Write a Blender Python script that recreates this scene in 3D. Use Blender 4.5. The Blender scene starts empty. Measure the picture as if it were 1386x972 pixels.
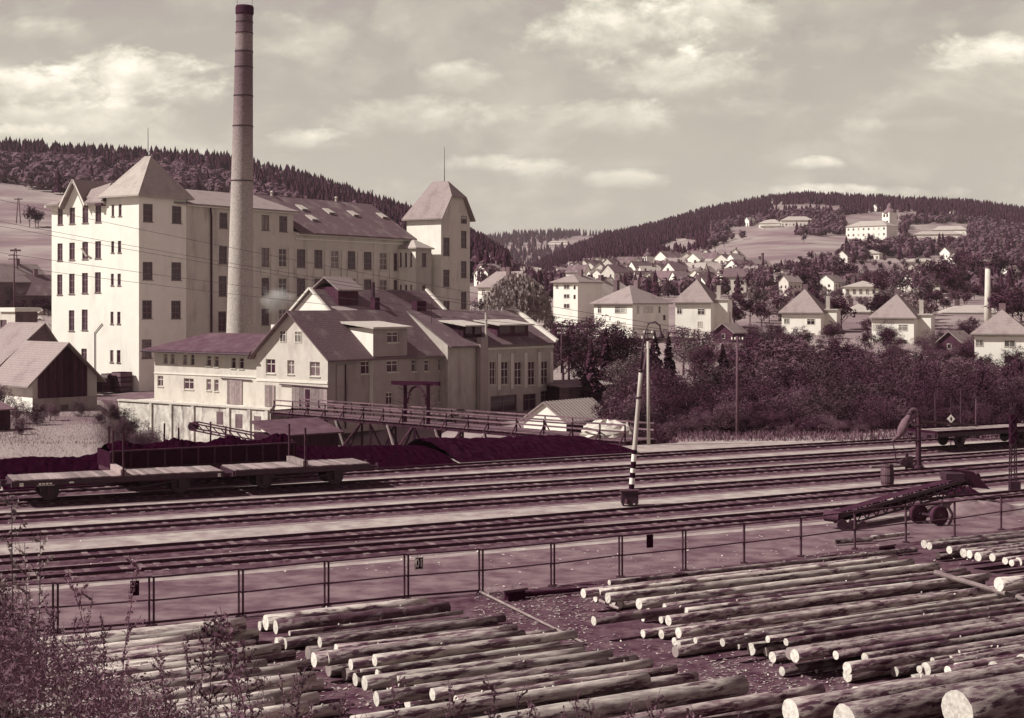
import bpy, math, random
import numpy as np
from mathutils import Vector, Matrix

# ------------------------------------------------------------------ picture geometry
F, CX, HZ, H = 2000.0, 693.0, 410.0, 10.0      # focal (px), centre column, horizon row, eye height (m)
sc = bpy.context.scene
COL = sc.collection

cam = bpy.data.cameras.new('camera')
camo = bpy.data.objects.new('camera', cam)
COL.objects.link(camo)
camo.location = (0, 0, H)
camo.rotation_euler = (math.radians(90), 0, 0)
cam.sensor_width = 36.0
cam.lens = 36.0 * F / 1386.0
cam.shift_y = -(486.0 - HZ) / 1386.0
cam.clip_start = 0.3
cam.clip_end = 20000
sc.camera = camo

sc.view_settings.view_transform = 'Standard'
sc.view_settings.look = 'None'
sc.view_settings.gamma = 1.0
sc.view_settings.exposure = 0.42
sc.view_settings.use_curve_mapping = False
try:
    sc.cycles.max_bounces = 6
    sc.cycles.volume_bounces = 0
    sc.cycles.use_denoising = True
    sc.cycles.transparent_max_bounces = 6
except Exception:
    pass

# tone of the old print: every surface colour is one lightness on a plum-to-cream scale
KEYS = [(0.0, (.012, .0006, .0058)), (.02, (.038, .0105, .0235)), (.05, (.082, .039, .056)), (.10, (.146, .090, .105)),
        (.18, (.232, .170, .174)), (.32, (.370, .324, .294)), (.55, (.600, .552, .488)), (.85, (.880, .850, .765))]
def tone(v, a=1.0):
    v = max(0.0, min(.85, v))
    for (k0, c0), (k1, c1) in zip(KEYS, KEYS[1:]):
        if v <= k1:
            f = (v - k0) / (k1 - k0)
            return tuple(c0[i] + (c1[i] - c0[i]) * f for i in range(3)) + (a,)
    return KEYS[-1][1] + (a,)

# sun
SUN_EL, SUN_ST = 44.0, 4.9
sv = Vector((-.975, -.20, 0)).normalized() * math.cos(math.radians(SUN_EL)) + Vector((0, 0, math.sin(math.radians(SUN_EL))))
sun = bpy.data.lights.new('sun', 'SUN')
sun.energy = SUN_ST
sun.angle = math.radians(0.5)
sun.color = (1.0, .965, .90)
suno = bpy.data.objects.new('sun', sun)
COL.objects.link(suno)
suno.rotation_euler = sv.to_track_quat('Z', 'Y').to_euler()
suno.location = (-60, -10, 80)

# world: Nishita sky turned to the print's tone, with procedural clouds
w = bpy.data.worlds.new('World')
sc.world = w
w.use_nodes = True
nt = w.node_tree
nt.nodes.clear()
def N(t, **k):
    n = nt.nodes.new(t)
    for a, b in k.items():
        setattr(n, a, b)
    return n
def L(a, b):
    nt.links.new(a, b)
def setin(n, i, v):
    if hasattr(v, 'is_linked') or isinstance(v, bpy.types.NodeSocket):
        L(v, n.inputs[i])
    else:
        n.inputs[i].default_value = v
def M(op, a, b=0.0, c=0.0, clamp=False):
    n = N('ShaderNodeMath', operation=op)
    n.use_clamp = clamp
    setin(n, 0, a); setin(n, 1, b); setin(n, 2, c)
    return n.outputs[0]
sky = N('ShaderNodeTexSky', sky_type='NISHITA')
sky.sun_disc = False
sky.sun_elevation = math.radians(SUN_EL)
sky.sun_rotation = math.atan2(sv.x, sv.y)
sky.altitude = 400
sky.dust_density = 1.5
bw = N('ShaderNodeRGBToBW'); L(sky.outputs[0], bw.inputs[0])
lum = M('MULTIPLY', bw.outputs[0], .1)
tc = N('ShaderNodeTexCoord')
sep = N('ShaderNodeSeparateXYZ'); L(tc.outputs['Generated'], sep.inputs[0])
yy = M('MAXIMUM', M('ABSOLUTE', sep.outputs[1]), .15)
az = M('MULTIPLY', M('DIVIDE', sep.outputs[0], yy), 2000 / 693.0)     # -1..1 across the frame, goes on outside
el = M('MULTIPLY', M('DIVIDE', sep.outputs[2], yy), 2000 / 693.0)     # 0..0.6 up the frame
cv = N('ShaderNodeCombineXYZ'); L(az, cv.inputs[0]); L(M('MULTIPLY', el, 1.7), cv.inputs[1])
def noise(vec, s, d=6, r=.55, dist=0.0):
    n = N('ShaderNodeTexNoise'); L(vec, n.inputs['Vector'])
    n.inputs['Scale'].default_value = s; n.inputs['Detail'].default_value = d
    n.inputs['Roughness'].default_value = r; n.inputs['Distortion'].default_value = dist
    return n.outputs['Fac']
n1 = noise(cv.outputs[0], 2.1, 8, .56, .5)
n2 = noise(cv.outputs[0], 5.5, 9, .62, .4)
n3 = noise(cv.outputs[0], 1.1, 3, .5, 0)
wob = M('MULTIPLY', M('SUBTRACT', n2, .5), 2.1)
wob = M('ADD', wob, M('MULTIPLY', M('SUBTRACT', n1, .5), .9))
# billow relief: difference of the noise a little up and to the sunny side
mpo = N('ShaderNodeMapping'); L(cv.outputs[0], mpo.inputs[0]); mpo.inputs['Location'].default_value = (-.035, .05, 0)
nA = noise(cv.outputs[0], 3.2, 9, .58, .25); nB = noise(mpo.outputs[0], 3.2, 9, .58, .25)
relief = M('MULTIPLY', M('SUBTRACT', nA, nB), 1.0)
n4 = noise(cv.outputs[0], 15, 6, .6, .2)
cover = N('ShaderNodeMapRange', interpolation_type='SMOOTHSTEP'); L(nA, cover.inputs['Value']); cover.inputs['From Min'].default_value = .44; cover.inputs['From Max'].default_value = .62
wob = M('ADD', wob, M('MULTIPLY', M('SUBTRACT', n4, .5), .9))
# hazy broad veils
veil = M('MULTIPLY', M('SUBTRACT', n1, .50, clamp=True), 1.9)
base = M('MULTIPLY_ADD', M('SUBTRACT', n3, .5), .16, M('ADD', .362, M('MULTIPLY', veil, .46)))
base = M('ADD', base, M('MULTIPLY', M('SUBTRACT', n2, .5), .05))
base = M('ADD', base, M('MULTIPLY', cover.outputs[0], M('ADD', .035, M('MULTIPLY', relief, .55))))
# brighter towards the horizon, as the photograph's sky
hzn = M('POWER', M('SUBTRACT', 1.0, M('MULTIPLY', el, 1.35), clamp=True), 2.0)
base = M('ADD', base, M('MULTIPLY', hzn, .085))
# cumulus: (px, py, half width, half height, brightness)
def A(px): return (px - 693) / 693.0
def E(py): return (410 - py) / 693.0
clouds = [(185, 108, 150, 46, .34), (60, 118, 95, 34, .26), (265, 125, 70, 34, .20), (120, 160, 170, 24, .12), (400, 190, 60, 20, .30), (20, 178, 60, 12, .2), (620, 105, 70, 26, .16),
          (835, 45, 125, 62, .34), (960, 30, 130, 55, .20), (930, 105, 150, 40, .20), (820, 160, 110, 32, .17), (1010, 150, 130, 26, .12),
          (1315, 75, 85, 34, .36), (735, 232, 60, 20, .18), (840, 245, 70, 16, .16), (1180, 262, 150, 14, .26), (1105, 222, 40, 12, .22), (560, 160, 110, 30, .14),
          (650, 222, 60, 16, .17), (30, 40, 90, 30, .12), (430, 60, 90, 50, .10), (1230, 170, 90, 14, .08), (-250, 90, 160, 50, .3), (1620, 90, 170, 50, .3)]
for (px, py, a, b, br) in clouds:
    dx = M('DIVIDE', M('SUBTRACT', az, A(px)), a / 693.0)
    dy = M('DIVIDE', M('SUBTRACT', el, E(py)), b / 693.0)
    r = M('SQRT', M('ADD', M('MULTIPLY', dx, dx), M('MULTIPLY', dy, dy)))
    m = M('ADD', M('SUBTRACT', 1.0, r), wob)
    m = M('MULTIPLY', m, 1.8, clamp=True)
    m = M('MULTIPLY', m, M('ADD', .95, M('MULTIPLY', relief, 3.6)))
    # lit crown, grey foot
    lit = M('MULTIPLY_ADD', M('ADD', dy, M('MULTIPLY', wob, .8)), .55, .42)
    lit = M('MINIMUM', M('MAXIMUM', lit, -.34), 1.0)
    base = M('ADD', base, M('MULTIPLY', M('MULTIPLY', m, lit), br * 2.0))
# zenith darkened by hand to weaken fill on shaded walls; Nishita only nudges it
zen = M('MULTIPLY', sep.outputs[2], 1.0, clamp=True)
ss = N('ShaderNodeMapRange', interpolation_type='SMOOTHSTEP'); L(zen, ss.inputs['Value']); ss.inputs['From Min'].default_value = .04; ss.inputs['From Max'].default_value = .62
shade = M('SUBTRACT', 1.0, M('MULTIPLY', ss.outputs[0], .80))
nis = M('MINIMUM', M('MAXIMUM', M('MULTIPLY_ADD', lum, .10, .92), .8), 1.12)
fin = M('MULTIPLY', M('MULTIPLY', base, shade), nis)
cr = N('ShaderNodeValToRGB')
while len(cr.color_ramp.elements) > 1:
    cr.color_ramp.elements.remove(cr.color_ramp.elements[0])
cr.color_ramp.elements[0].position = 0.0
cr.color_ramp.elements[0].color = (.03, .005, .02, 1)
for p, c in [(.10, (.175, .105, .140)), (.24, (.300, .250, .248)), (.36, (.415, .390, .325)), (.50, (.560, .530, .440)), (.75, (.83, .765, .645)), (1.0, (.98, .91, .80))]:
    e = cr.color_ramp.elements.new(p); e.color = c + (1,)
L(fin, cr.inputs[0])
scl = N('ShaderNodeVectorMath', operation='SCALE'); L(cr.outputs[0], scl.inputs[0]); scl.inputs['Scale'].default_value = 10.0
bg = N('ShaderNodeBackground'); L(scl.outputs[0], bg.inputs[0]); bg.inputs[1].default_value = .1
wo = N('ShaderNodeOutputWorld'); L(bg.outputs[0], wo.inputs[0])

# ------------------------------------------------------------------ helpers
def pt(px, t, z=0.0):
    return Vector(((px - CX) / F * t, t, z))
def zy(py, t):
    return H - (py - HZ) * t / F
def gt(py, z=0.0):
    return (H - z) * F / (py - HZ)
def gp(px, py, z=0.0):
    return pt(px, gt(py, z), z)

MATS = {}

def mat(name, v, v2=None, scale=3.0, rough=.85, bump=.15, stretch=(1, 1, 1), coord='Object', rnd=0.0, detail=6, bands=None, spec=.08, contrast=1.0, bdist=.05, stain=None, grime=None):
    m = bpy.data.materials.new(name)
    m.use_nodes = True
    t = m.node_tree
    b = t.nodes['Principled BSDF']
    b.inputs['Roughness'].default_value = rough
    b.inputs['Specular IOR Level'].default_value = spec if v > .03 or spec > .2 else .0
    if v2 is None:
        v2 = v * 1.25
    tcn = t.nodes.new('ShaderNodeTexCoord')
    src = tcn.outputs['Object']
    if coord == 'World':
        g = t.nodes.new('ShaderNodeNewGeometry'); src = g.outputs['Position']
    mp = t.nodes.new('ShaderNodeMapping'); mp.inputs['Scale'].default_value = stretch
    t.links.new(src, mp.inputs[0])
    oi = t.nodes.new('ShaderNodeObjectInfo')
    if coord != 'World':
        sc3 = t.nodes.new('ShaderNodeVectorMath'); sc3.operation = 'SCALE'; sc3.inputs['Scale'].default_value = 37.0
        cx = t.nodes.new('ShaderNodeCombineXYZ')
        t.links.new(oi.outputs['Random'], cx.inputs[0]); t.links.new(oi.outputs['Random'], cx.inputs[1])
        t.links.new(cx.outputs[0], sc3.inputs[0])
        t.links.new(sc3.outputs[0], mp.inputs['Location'])
    nz = t.nodes.new('ShaderNodeTexNoise')
    nz.inputs['Scale'].default_value = scale; nz.inputs['Detail'].default_value = detail; nz.inputs['Roughness'].default_value = .6
    t.links.new(mp.outputs[0], nz.inputs['Vector'])
    fac = nz.outputs['Fac']
    mr = t.nodes.new('ShaderNodeMapRange')
    mr.inputs['From Min'].default_value = .5 - .22 / contrast; mr.inputs['From Max'].default_value = .5 + .22 / contrast
    t.links.new(fac, mr.inputs['Value'])
    mix = t.nodes.new('ShaderNodeMix'); mix.data_type = 'RGBA'
    mix.inputs['A'].default_value = tone(v); mix.inputs['B'].default_value = tone(v2)
    t.links.new(mr.outputs[0], mix.inputs['Factor'])
    col = mix.outputs['Result']
    if stain:      # (scale, stretch, lightness, amount): weather streaks and patches
        mp2 = t.nodes.new('ShaderNodeMapping'); mp2.inputs['Scale'].default_value = stain[1]
        t.links.new(src, mp2.inputs[0])
        nz2 = t.nodes.new('ShaderNodeTexNoise'); nz2.inputs['Scale'].default_value = stain[0]; nz2.inputs['Detail'].default_value = 5
        nz2.inputs['Roughness'].default_value = .65
        t.links.new(mp2.outputs[0], nz2.inputs['Vector'])
        mr2 = t.nodes.new('ShaderNodeMapRange'); lo_, hi_ = (.54, .60) if name.startswith('bark') else (.52, .72)
        mr2.inputs['From Min'].default_value = lo_; mr2.inputs['From Max'].default_value = hi_
        mr2.inputs['To Max'].default_value = stain[3]
        t.links.new(nz2.outputs['Fac'], mr2.inputs['Value'])
        mx2 = t.nodes.new('ShaderNodeMix'); mx2.data_type = 'RGBA'
        t.links.new(mr2.outputs[0], mx2.inputs['Factor']); t.links.new(col, mx2.inputs['A']); mx2.inputs['B'].default_value = tone(stain[2])
        col = mx2.outputs['Result']
    hgt = fac
    if bands:      # (axis, frequency, depth): courses of tiles, boards, brick
        wv = t.nodes.new('ShaderNodeTexWave'); wv.bands_direction = bands[0]; wv.wave_profile = 'SAW'
        wv.inputs['Scale'].default_value = bands[1]; wv.inputs['Distortion'].default_value = .25
        wv.inputs['Detail Scale'].default_value = 1.5
        t.links.new(src, wv.inputs['Vector'])
        mr3 = t.nodes.new('ShaderNodeMapRange'); mr3.inputs['To Min'].default_value = 1 - bands[2]; mr3.inputs['To Max'].default_value = 1.0
        mr3.inputs['From Max'].default_value = .25
        t.links.new(wv.outputs['Fac'], mr3.inputs['Value'])
        vm = t.nodes.new('ShaderNodeVectorMath'); vm.operation = 'MULTIPLY'
        t.links.new(col, vm.inputs[0]); t.links.new(mr3.outputs[0], vm.inputs[1])
        col = vm.outputs[0]
        hgt = wv.outputs['Fac']
    if rnd:
        mr4 = t.nodes.new('ShaderNodeMapRange'); mr4.inputs['To Min'].default_value = 1 - rnd; mr4.inputs['To Max'].default_value = 1 + rnd
        t.links.new(oi.outputs['Random'], mr4.inputs['Value'])
        vm = t.nodes.new('ShaderNodeVectorMath'); vm.operation = 'MULTIPLY'
        t.links.new(col, vm.inputs[0]); t.links.new(mr4.outputs[0], vm.inputs[1])
        col = vm.outputs[0]
    t.links.new(col, b.inputs['Base Color'])
    if bump:
        bp = t.nodes.new('ShaderNodeBump'); bp.inputs['Strength'].default_value = bump; bp.inputs['Distance'].default_value = bdist
        t.links.new(hgt, bp.inputs['Height']); t.links.new(bp.outputs[0], b.inputs['Normal'])
    MATS[name] = m
    return m

class MB:
    def __init__(s):
        s.v = []; s.f = []; s.mi = []; s.sm = []
    def poly(s, pts, mi=0):
        b = len(s.v)
        s.v += [tuple(p) for p in pts]
        s.f.append(tuple(range(b, b + len(pts)))); s.mi.append(mi)
        return s
    def box(s, x0, x1, y0, y1, z0, z1, mi=0):
        b = len(s.v)
        s.v += [(x0, y0, z0), (x1, y0, z0), (x1, y1, z0), (x0, y1, z0), (x0, y0, z1), (x1, y0, z1), (x1, y1, z1), (x0, y1, z1)]
        for f in ((0, 3, 2, 1), (4, 5, 6, 7), (0, 1, 5, 4), (1, 2, 6, 5), (2, 3, 7, 6), (3, 0, 4, 7)):
            s.f.append(tuple(b + i for i in f)); s.mi.append(mi)
        return s
    def bar(s, p0, p1, wd, ht, mi=0, up=(0, 0, 1)):
        p0, p1 = Vector(p0), Vector(p1)
        d = (p1 - p0).normalized()
        u = Vector(up)
        if abs(d.dot(u)) > .98:
            u = Vector((1, 0, 0))
        a = d.cross(u).normalized() * wd / 2
        c = a.cross(d).normalized() * ht / 2
        b = len(s.v)
        for p in (p0, p1):
            for q in (-a - c, a - c, a + c, -a + c):
                s.v.append(tuple(p + q))
        for f in ((0, 3, 2, 1), (4, 5, 6, 7), (0, 1, 5, 4), (1, 2, 6, 5), (2, 3, 7, 6), (3, 0, 4, 7)):
            s.f.append(tuple(b + i for i in f)); s.mi.append(mi)
        return s
    def tube(s, path, rs, n=8, mi=0, caps=True, mcap=None, jit=0.0, rng=None):
        path = [Vector(p) for p in path]
        if not hasattr(rs, '__len__'):
            rs = [rs] * len(path)
        b = len(s.v)
        for i, p in enumerate(path):
            d = (path[min(i + 1, len(path) - 1)] - path[max(i - 1, 0)]).normalized()
            u = Vector((0, 0, 1)) if abs(d.z) < .95 else Vector((1, 0, 0))
            a = d.cross(u).normalized(); c = a.cross(d).normalized()
            for k in range(n):
                an = 2 * math.pi * k / n
                r = rs[i] * (1 + (rng.uniform(-jit, jit) if rng else 0))
                s.v.append(tuple(p + a * math.cos(an) * r + c * math.sin(an) * r))
        for i in range(len(path) - 1):
            for k in range(n):
                k2 = (k + 1) % n
                s.f.append((b + i * n + k, b + i * n + k2, b + (i + 1) * n + k2, b + (i + 1) * n + k)); s.mi.append(mi)
        if caps:
            mc = mi if mcap is None else mcap
            s.f.append(tuple(b + k for k in reversed(range(n)))); s.mi.append(mc)
            e = b + (len(path) - 1) * n
            s.f.append(tuple(e + k for k in range(n))); s.mi.append(mc)
        return s
    def slab(s, polys, th, mi=0):
        """top polygons sharing edges, given a vertical thickness"""
        edges = {}
        key = lambda p: (round(p[0], 3), round(p[1], 3), round(p[2], 3))
        for P in polys:
            s.poly(P, mi)
            s.poly([(p[0], p[1], p[2] - th) for p in reversed(P)], mi)
            for a, c in zip(P, list(P[1:]) + [P[0]]):
                k = frozenset((key(a), key(c)))
                edges.setdefault(k, []).append((a, c))
        for e in edges.values():
            if len(e) == 1:
                a, c = e[0]
                s.poly([(a[0], a[1], a[2] - th), (c[0], c[1], c[2] - th), tuple(c), tuple(a)], mi)
        return s
    def mesh(s, name, mats, smooth=False):
        me = bpy.data.meshes.new(name)
        me.from_pydata(s.v, [], s.f)
        for m in (mats if isinstance(mats, (list, tuple)) else [mats]):
            me.materials.append(m)
        if len(me.materials) > 1:
            me.polygons.foreach_set('material_index', s.mi)
        if smooth:
            me.polygons.foreach_set('use_smooth', [True] * len(me.polygons))
        me.update()
        return me
    def obj(s, name, mats, parent=None, smooth=False):
        o = bpy.data.objects.new(name, s.mesh(name, mats, smooth))
        COL.objects.link(o)
        if parent is not None:
            o.parent = parent
        return o

def npmesh(name, V, Fq, m, k=4):
    """V (n,3), Fq (m,k) arrays -> mesh"""
    me = bpy.data.meshes.new(name)
    me.vertices.add(len(V)); me.vertices.foreach_set('co', np.asarray(V, np.float32).ravel())
    nf = len(Fq)
    me.loops.add(nf * k); me.loops.foreach_set('vertex_index', np.asarray(Fq, np.int32).ravel())
    me.polygons.add(nf)
    me.polygons.foreach_set('loop_start', np.arange(0, nf * k, k, dtype=np.int32))
    me.polygons.foreach_set('loop_total', np.full(nf, k, np.int32))
    me.materials.append(m)
    me.update(calc_edges=True)
    return me

def tag(o, label=None, cat=None, group=None, kind=None):
    if label: o['label'] = label
    if cat: o['category'] = cat
    if group: o['group'] = group
    if kind: o['kind'] = kind
    return o
def thing(name, label, cat, loc=(0, 0, 0), rz=0.0, group=None):
    o = bpy.data.objects.new(name, None)
    COL.objects.link(o)
    o.empty_display_size = .5
    o.location = loc; o.rotation_euler = (0, 0, rz)
    return tag(o, label, cat, group)
def copy_tree(o, parent=None):
    c = o.copy(); COL.objects.link(c)
    if parent is not None: c.parent = parent
    for ch in o.children: copy_tree(ch, c)
    return c
def structure(name, mb, m, smooth=False):
    o = mb.obj(name, m, None, smooth)
    o['kind'] = 'structure'
    return o

# ------------------------------------------------------------------ materials
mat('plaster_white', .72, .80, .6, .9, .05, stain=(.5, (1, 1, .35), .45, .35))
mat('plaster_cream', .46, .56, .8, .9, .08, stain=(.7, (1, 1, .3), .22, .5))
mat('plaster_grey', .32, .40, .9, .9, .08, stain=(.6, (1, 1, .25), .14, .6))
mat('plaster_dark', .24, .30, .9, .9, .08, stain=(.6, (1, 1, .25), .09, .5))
mat('plaster_factory_shaded', .46, .54, .5, .9, .05, stain=(.5, (1, 1, .3), .22, .7))  # white plaster with stains, its colour darkened to paint in shade on sunless fronts
mat('plaster_pilaster', .50, .58, .8, .9, .05)
mat('wall_stained', .40, .66, 1.3, .95, .3, stain=(.9, (1.0, 1.0, .22), .07, 1.0), contrast=1.6)
mat('trim_white', .60, .70, 1.5, .8, .05)
mat('frame_white', .50, .60, 3, .6, 0)
mat('frame_dark', .13, .19, 3, .6, 0)
mat('glass_pale', .06, .22, 1.2, .2, 0, spec=.4)
mat('glass', .02, .05, 1.2, .12, 0, spec=.4)
mat('roof_dark', .030, .055, 1.2, .9, .5, bands=('Z', 1.6, .25), stain=(.5, (1, 1, 1), .10, .4))
mat('roof_tile', .085, .16, 7, .9, .5, bands=('Z', 1.5, .35), stain=(.45, (1, 1, .5), .30, .7), contrast=1.2, detail=9)
mat('roof_light', .18, .30, 7, .9, .4, bands=('Z', 1.4, .35), stain=(.5, (1, 1, .4), .12, .55), contrast=1.0, detail=9)
mat('roof_pale', .30, .38, 1.4, .8, .3, bands=('Z', 1.2, .2), stain=(.6, (1, 1, .6), .18, .5))
mat('roof_red', .10, .15, 1.4, .9, .3, bands=('Z', 1.6, .2), rnd=.25)
mat('tin', .34, .46, 2, .6, .05)
mat('roof_felt', .045, .085, 1.0, .95, .2, stain=(.6, (1, 1, 1), .13, .5))
mat('tar', .022, .040, 1.0, .9, .2)
mat('wood_dark', .022, .05, 2, .85, .4, stretch=(3, 3, .3), rnd=.35)
mat('wood_old', .06, .12, 3, .85, .4, stretch=(1, 1, 1), rnd=.3)
mat('wood_deck', .15, .27, 3, .8, .3, rnd=.35, stain=(1.2, (1, 1, 1), .10, .6))
mat('wood_black', .010, .022, 3, .8, .2)
mat('brick', .10, .15, 2.5, .9, .4, bands=('Z', 6.0, .3), stain=(.9, (1, 1, 1), .06, .5))
mat('iron', .012, .03, 4, .6, .1, spec=.4)
mat('iron_rust', .03, .06, 5, .75, .2)
mat('fence_iron', .035, .065, 6, .7, .2)
mat('concrete_pole', .34, .44, 2, .8, .1, stretch=(1, 1, .2))
mat('paint_black', .006, .012, 3, .5, 0)
mat('paint_white', .72, .8, 3, .6, 0)
mat('sleeper', .03, .19, 1.4, .9, .4, coord='World', contrast=1.6)
mat('ballast', .03, .105, 2.2, .95, .6, coord='World', contrast=1.2, stain=(.23, (1, 1, 1), .02, .7), bdist=.1)
mat('yard_sand', .20, .34, 1.1, .95, .45, coord='World', contrast=1.7, stain=(.35, (.35, 1.4, 1), .11, .55), detail=9)
mat('road_dirt', .07, .15, .9, .95, .4, coord='World', contrast=1.7, stain=(.35, (.3, 1.5, 1), .04, .75), detail=9)
mat('log_yard', .03, .085, 1.3, .95, .8, coord='World', contrast=1.4, stain=(2.4, (1, 1, 1), .20, .35), detail=10)
mat('coal', .0, .004, 2.5, .85, .9, coord='World', contrast=1.4, detail=10, bdist=.2)
mat('earth_bank', .0, .010, 1.5, .95, .8, coord='World', contrast=1.2, detail=10, bdist=.15)
mat('sand_edge', .10, .20, 1.2, .95, .4, coord='World', contrast=1.2, detail=9)
mat('meadow', .07, .20, .5, .95, .6, coord='World', contrast=1.2, stain=(.25, (1, 1, 1), .05, .6), detail=10)
mat('bark', .10, .30, 7.0, .95, .9, stretch=(.30, 1.3, 1.3), contrast=2.2, rnd=.38, stain=(5.0, (.22, 1.0, 1.0), .03, .95), bdist=.04, detail=9)
mat('bark_pale', .24, .48, 6.5, .9, .8, stretch=(.28, 1.3, 1.3), contrast=2.0, rnd=.28, stain=(4.5, (.2, 1.0, 1.0), .07, 1.0), bdist=.03, detail=9)
mat('bark_dark', .035, .10, 3, .9, .7, stretch=(.5, 1.5, 1.5), contrast=1.5, rnd=.25, stain=(3.5, (.6, 1.2, 1.2), .28, .5), bdist=.03)
mat('cut_wood', .46, .68, 9, .85, .3, rnd=.2, stain=(7, (1, 1, 1), .22, .7), contrast=1.5)
mat('cut_wood_old', .20, .27, 6, .85, .1, rnd=.2, stain=(5, (1, 1, 1), .12, .4))
mat('trunk', .05, .09, 4, .9, .4)
def leafmat(name, v, rnd=.42):
    m = mat(name, v * .75, v * 1.5, .9, .75, 0, rnd=rnd, spec=.08)
    t = m.node_tree
    for n_ in t.nodes:
        if n_.type == 'MIX':
            for k_ in ('A', 'B'):
                c_ = [s for s in n_.inputs if s.name == k_ and s.type == 'RGBA'][0]
                c_.default_value = (c_.default_value[0] * 1.0, c_.default_value[1] * (.92 if v < .12 else 1.0), c_.default_value[2] * 1.0, 1)
    b = t.nodes['Principled BSDF']
    # some light goes through leaves
    tr = t.nodes.new('ShaderNodeBsdfTranslucent')
    ms = t.nodes.new('ShaderNodeMixShader'); ms.inputs[0].default_value = .15
    out = t.nodes['Material Output']
    t.links.new(b.inputs['Base Color'].links[0].from_socket, tr.inputs[0])
    t.links.new(b.outputs[0], ms.inputs[1]); t.links.new(tr.outputs[0], ms.inputs[2]); t.links.new(ms.outputs[0], out.inputs[0])
    return m
leafmat('leaf_mid', .075); leafmat('leaf_dark', .040); leafmat('leaf_light', .14); leafmat('leaf_willow', .22, .1)
leafmat('needle', .035); leafmat('weed_leaf', .075, .5); leafmat('weed_pale', .20, .4)
leafmat('forest_needle', .035, 0); leafmat('forest_leaf', .09, 0); leafmat('grass_blade', .13, .3)
# ------------------------------------------------------------------ terrain
def interp(tab, x):
    return float(np.interp(x, [a for a, _ in tab], [b for _, b in tab]))
SL = [(-900, 150), (-300, 175), (0, 208), (100, 216), (200, 222), (300, 228), (345, 238), (400, 250), (450, 265), (500, 283), (550, 298), (600, 316), (650, 338), (700, 372), (750, 400), (820, 415), (3000, 430)]
SR = [(-900, 430), (600, 415), (650, 402), (700, 374), (760, 346), (820, 322), (860, 315), (900, 305), (950, 290), (1000, 280), (1040, 272), (1090, 268), (1180, 272), (1240, 275), (1310, 278), (1386, 288), (1700, 320), (3000, 330)]
SF = [(-900, 380), (500, 345), (650, 326), (700, 320), (760, 318), (820, 320), (900, 330), (1000, 345), (3000, 380)]
GL = [(0, -.2), (240, -.03), (330, .02), (420, .16), (500, .36), (600, .62), (700, .78), (850, .92), (1000, 1), (1300, .6), (2500, .1)]
GR = [(0, -.2), (350, 0), (480, .07), (560, .16), (650, .28), (800, .45), (950, .60), (1150, .78), (1400, .93), (1600, 1), (2200, .6), (3500, .1)]
GF = [(0, -.2), (1500, 0), (2000, .5), (2600, .9), (3000, 1), (4500, .6), (9000, 0)]
def hill(px, t):
    zl = H + (HZ - interp(SL, px)) * interp(GL, t) * t / F
    zr = H + (HZ - interp(SR, px)) * interp(GR, t) * t / F
    zf = H + (HZ - interp(SF, px)) * interp(GF, t) * t / F
    return max(zl, zr, zf)
NEAR_L = [(-40, 8.6), (0, 8.5), (3, 8.1), (6, 7.2), (12, 5.3), (20, 2.2), (29, -.05), (97, -.05), (103, -1.6), (112, -3.0), (150, -3.6), (170, -3.2), (215, -.5), (250, 2.2), (330, 5), (450, 10), (20000, 10)]
NEAR_R = [(-40, 8.6), (0, 8.5), (3, 7.9), (6, 6.7), (12, 4.5), (20, 1.8), (27, -.05), (112, -.05), (125, -1.0), (150, -2.2), (170, -2), (215, .5), (250, 2.3), (330, 5), (450, 9), (20000, 9)]
def zterr(px, t):
    k = min(1, max(0, (px - 860) / 60.0))
    zn = interp(NEAR_L, t) * (1 - k) + interp(NEAR_R, t) * k
    te = 156 + max(0, 366 - px) * .105
    if 100 < t < te and px < 640:
        zn -= 2.3 * min(1, (t - 100) / 12.0) * min(1, (640 - px) / 60.0) * min(1, (te - t) / 3.0)
    # meadow and factory yard at the left stand a little higher
    if t > 100:
        m = min(1, max(0, (195 - px) / 55.0)) * min(1, max(0, (t - 104) / 12.0))
        zn = zn * (1 - m) + max(zn, -1.05) * m
    if px < 520 and 3 < t < 20:
        zn += .9 * min(1, (520 - px) / 350.0) * math.sin((t - 3) / 17 * math.pi)
    if t < 230: return zn
    hl = hill(px, t)
    b = min(1, (t - 230) / 200.0)
    return zn * (1 - b) + max(zn * .6 + hl * .4, hl) * b if t < 430 else hl
pxs = [-4300, -3000, -2200, -1600, -1100, -800, -550, -350, -200, -100] + list(range(-40, 1440, 16)) + [1500, 1600, 1750, 1950, 2250, 2700, 3400, 4500, 5700]
ts = [-30, 1.5, 2, 3, 4, 5, 6, 7, 8, 9, 10, 12, 14, 16, 18, 20, 22, 24, 26, 27, 28, 29, 30, 34] + list(range(40, 95, 6)) + list(np.arange(95, 260, 2.5)) + list(np.geomspace(262, 3200, 110)) + [3600, 4200, 5200, 7000, 9500]
rng = random.Random(3)
V = []
for t in ts:
    for px in pxs:
        z = zterr(px, max(t, .5))
        if t > 115: z += (math.sin(px * .043 + t * .031) + math.sin(px * .017 - t * .05)) * .04 * min(6, t / 150)
        if t < 0: V.append(((px - CX) / 100.0, t, 8.6))
        else: V.append(((px - CX) / F * t * (1 if t > 30 else 1 + (30 - t) / 6.0), t, z))
nx = len(pxs)
Fq = [(j * nx + i, j * nx + i + 1, (j + 1) * nx + i + 1, (j + 1) * nx + i) for j in range(len(ts) - 1) for i in range(nx - 1)]
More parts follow.
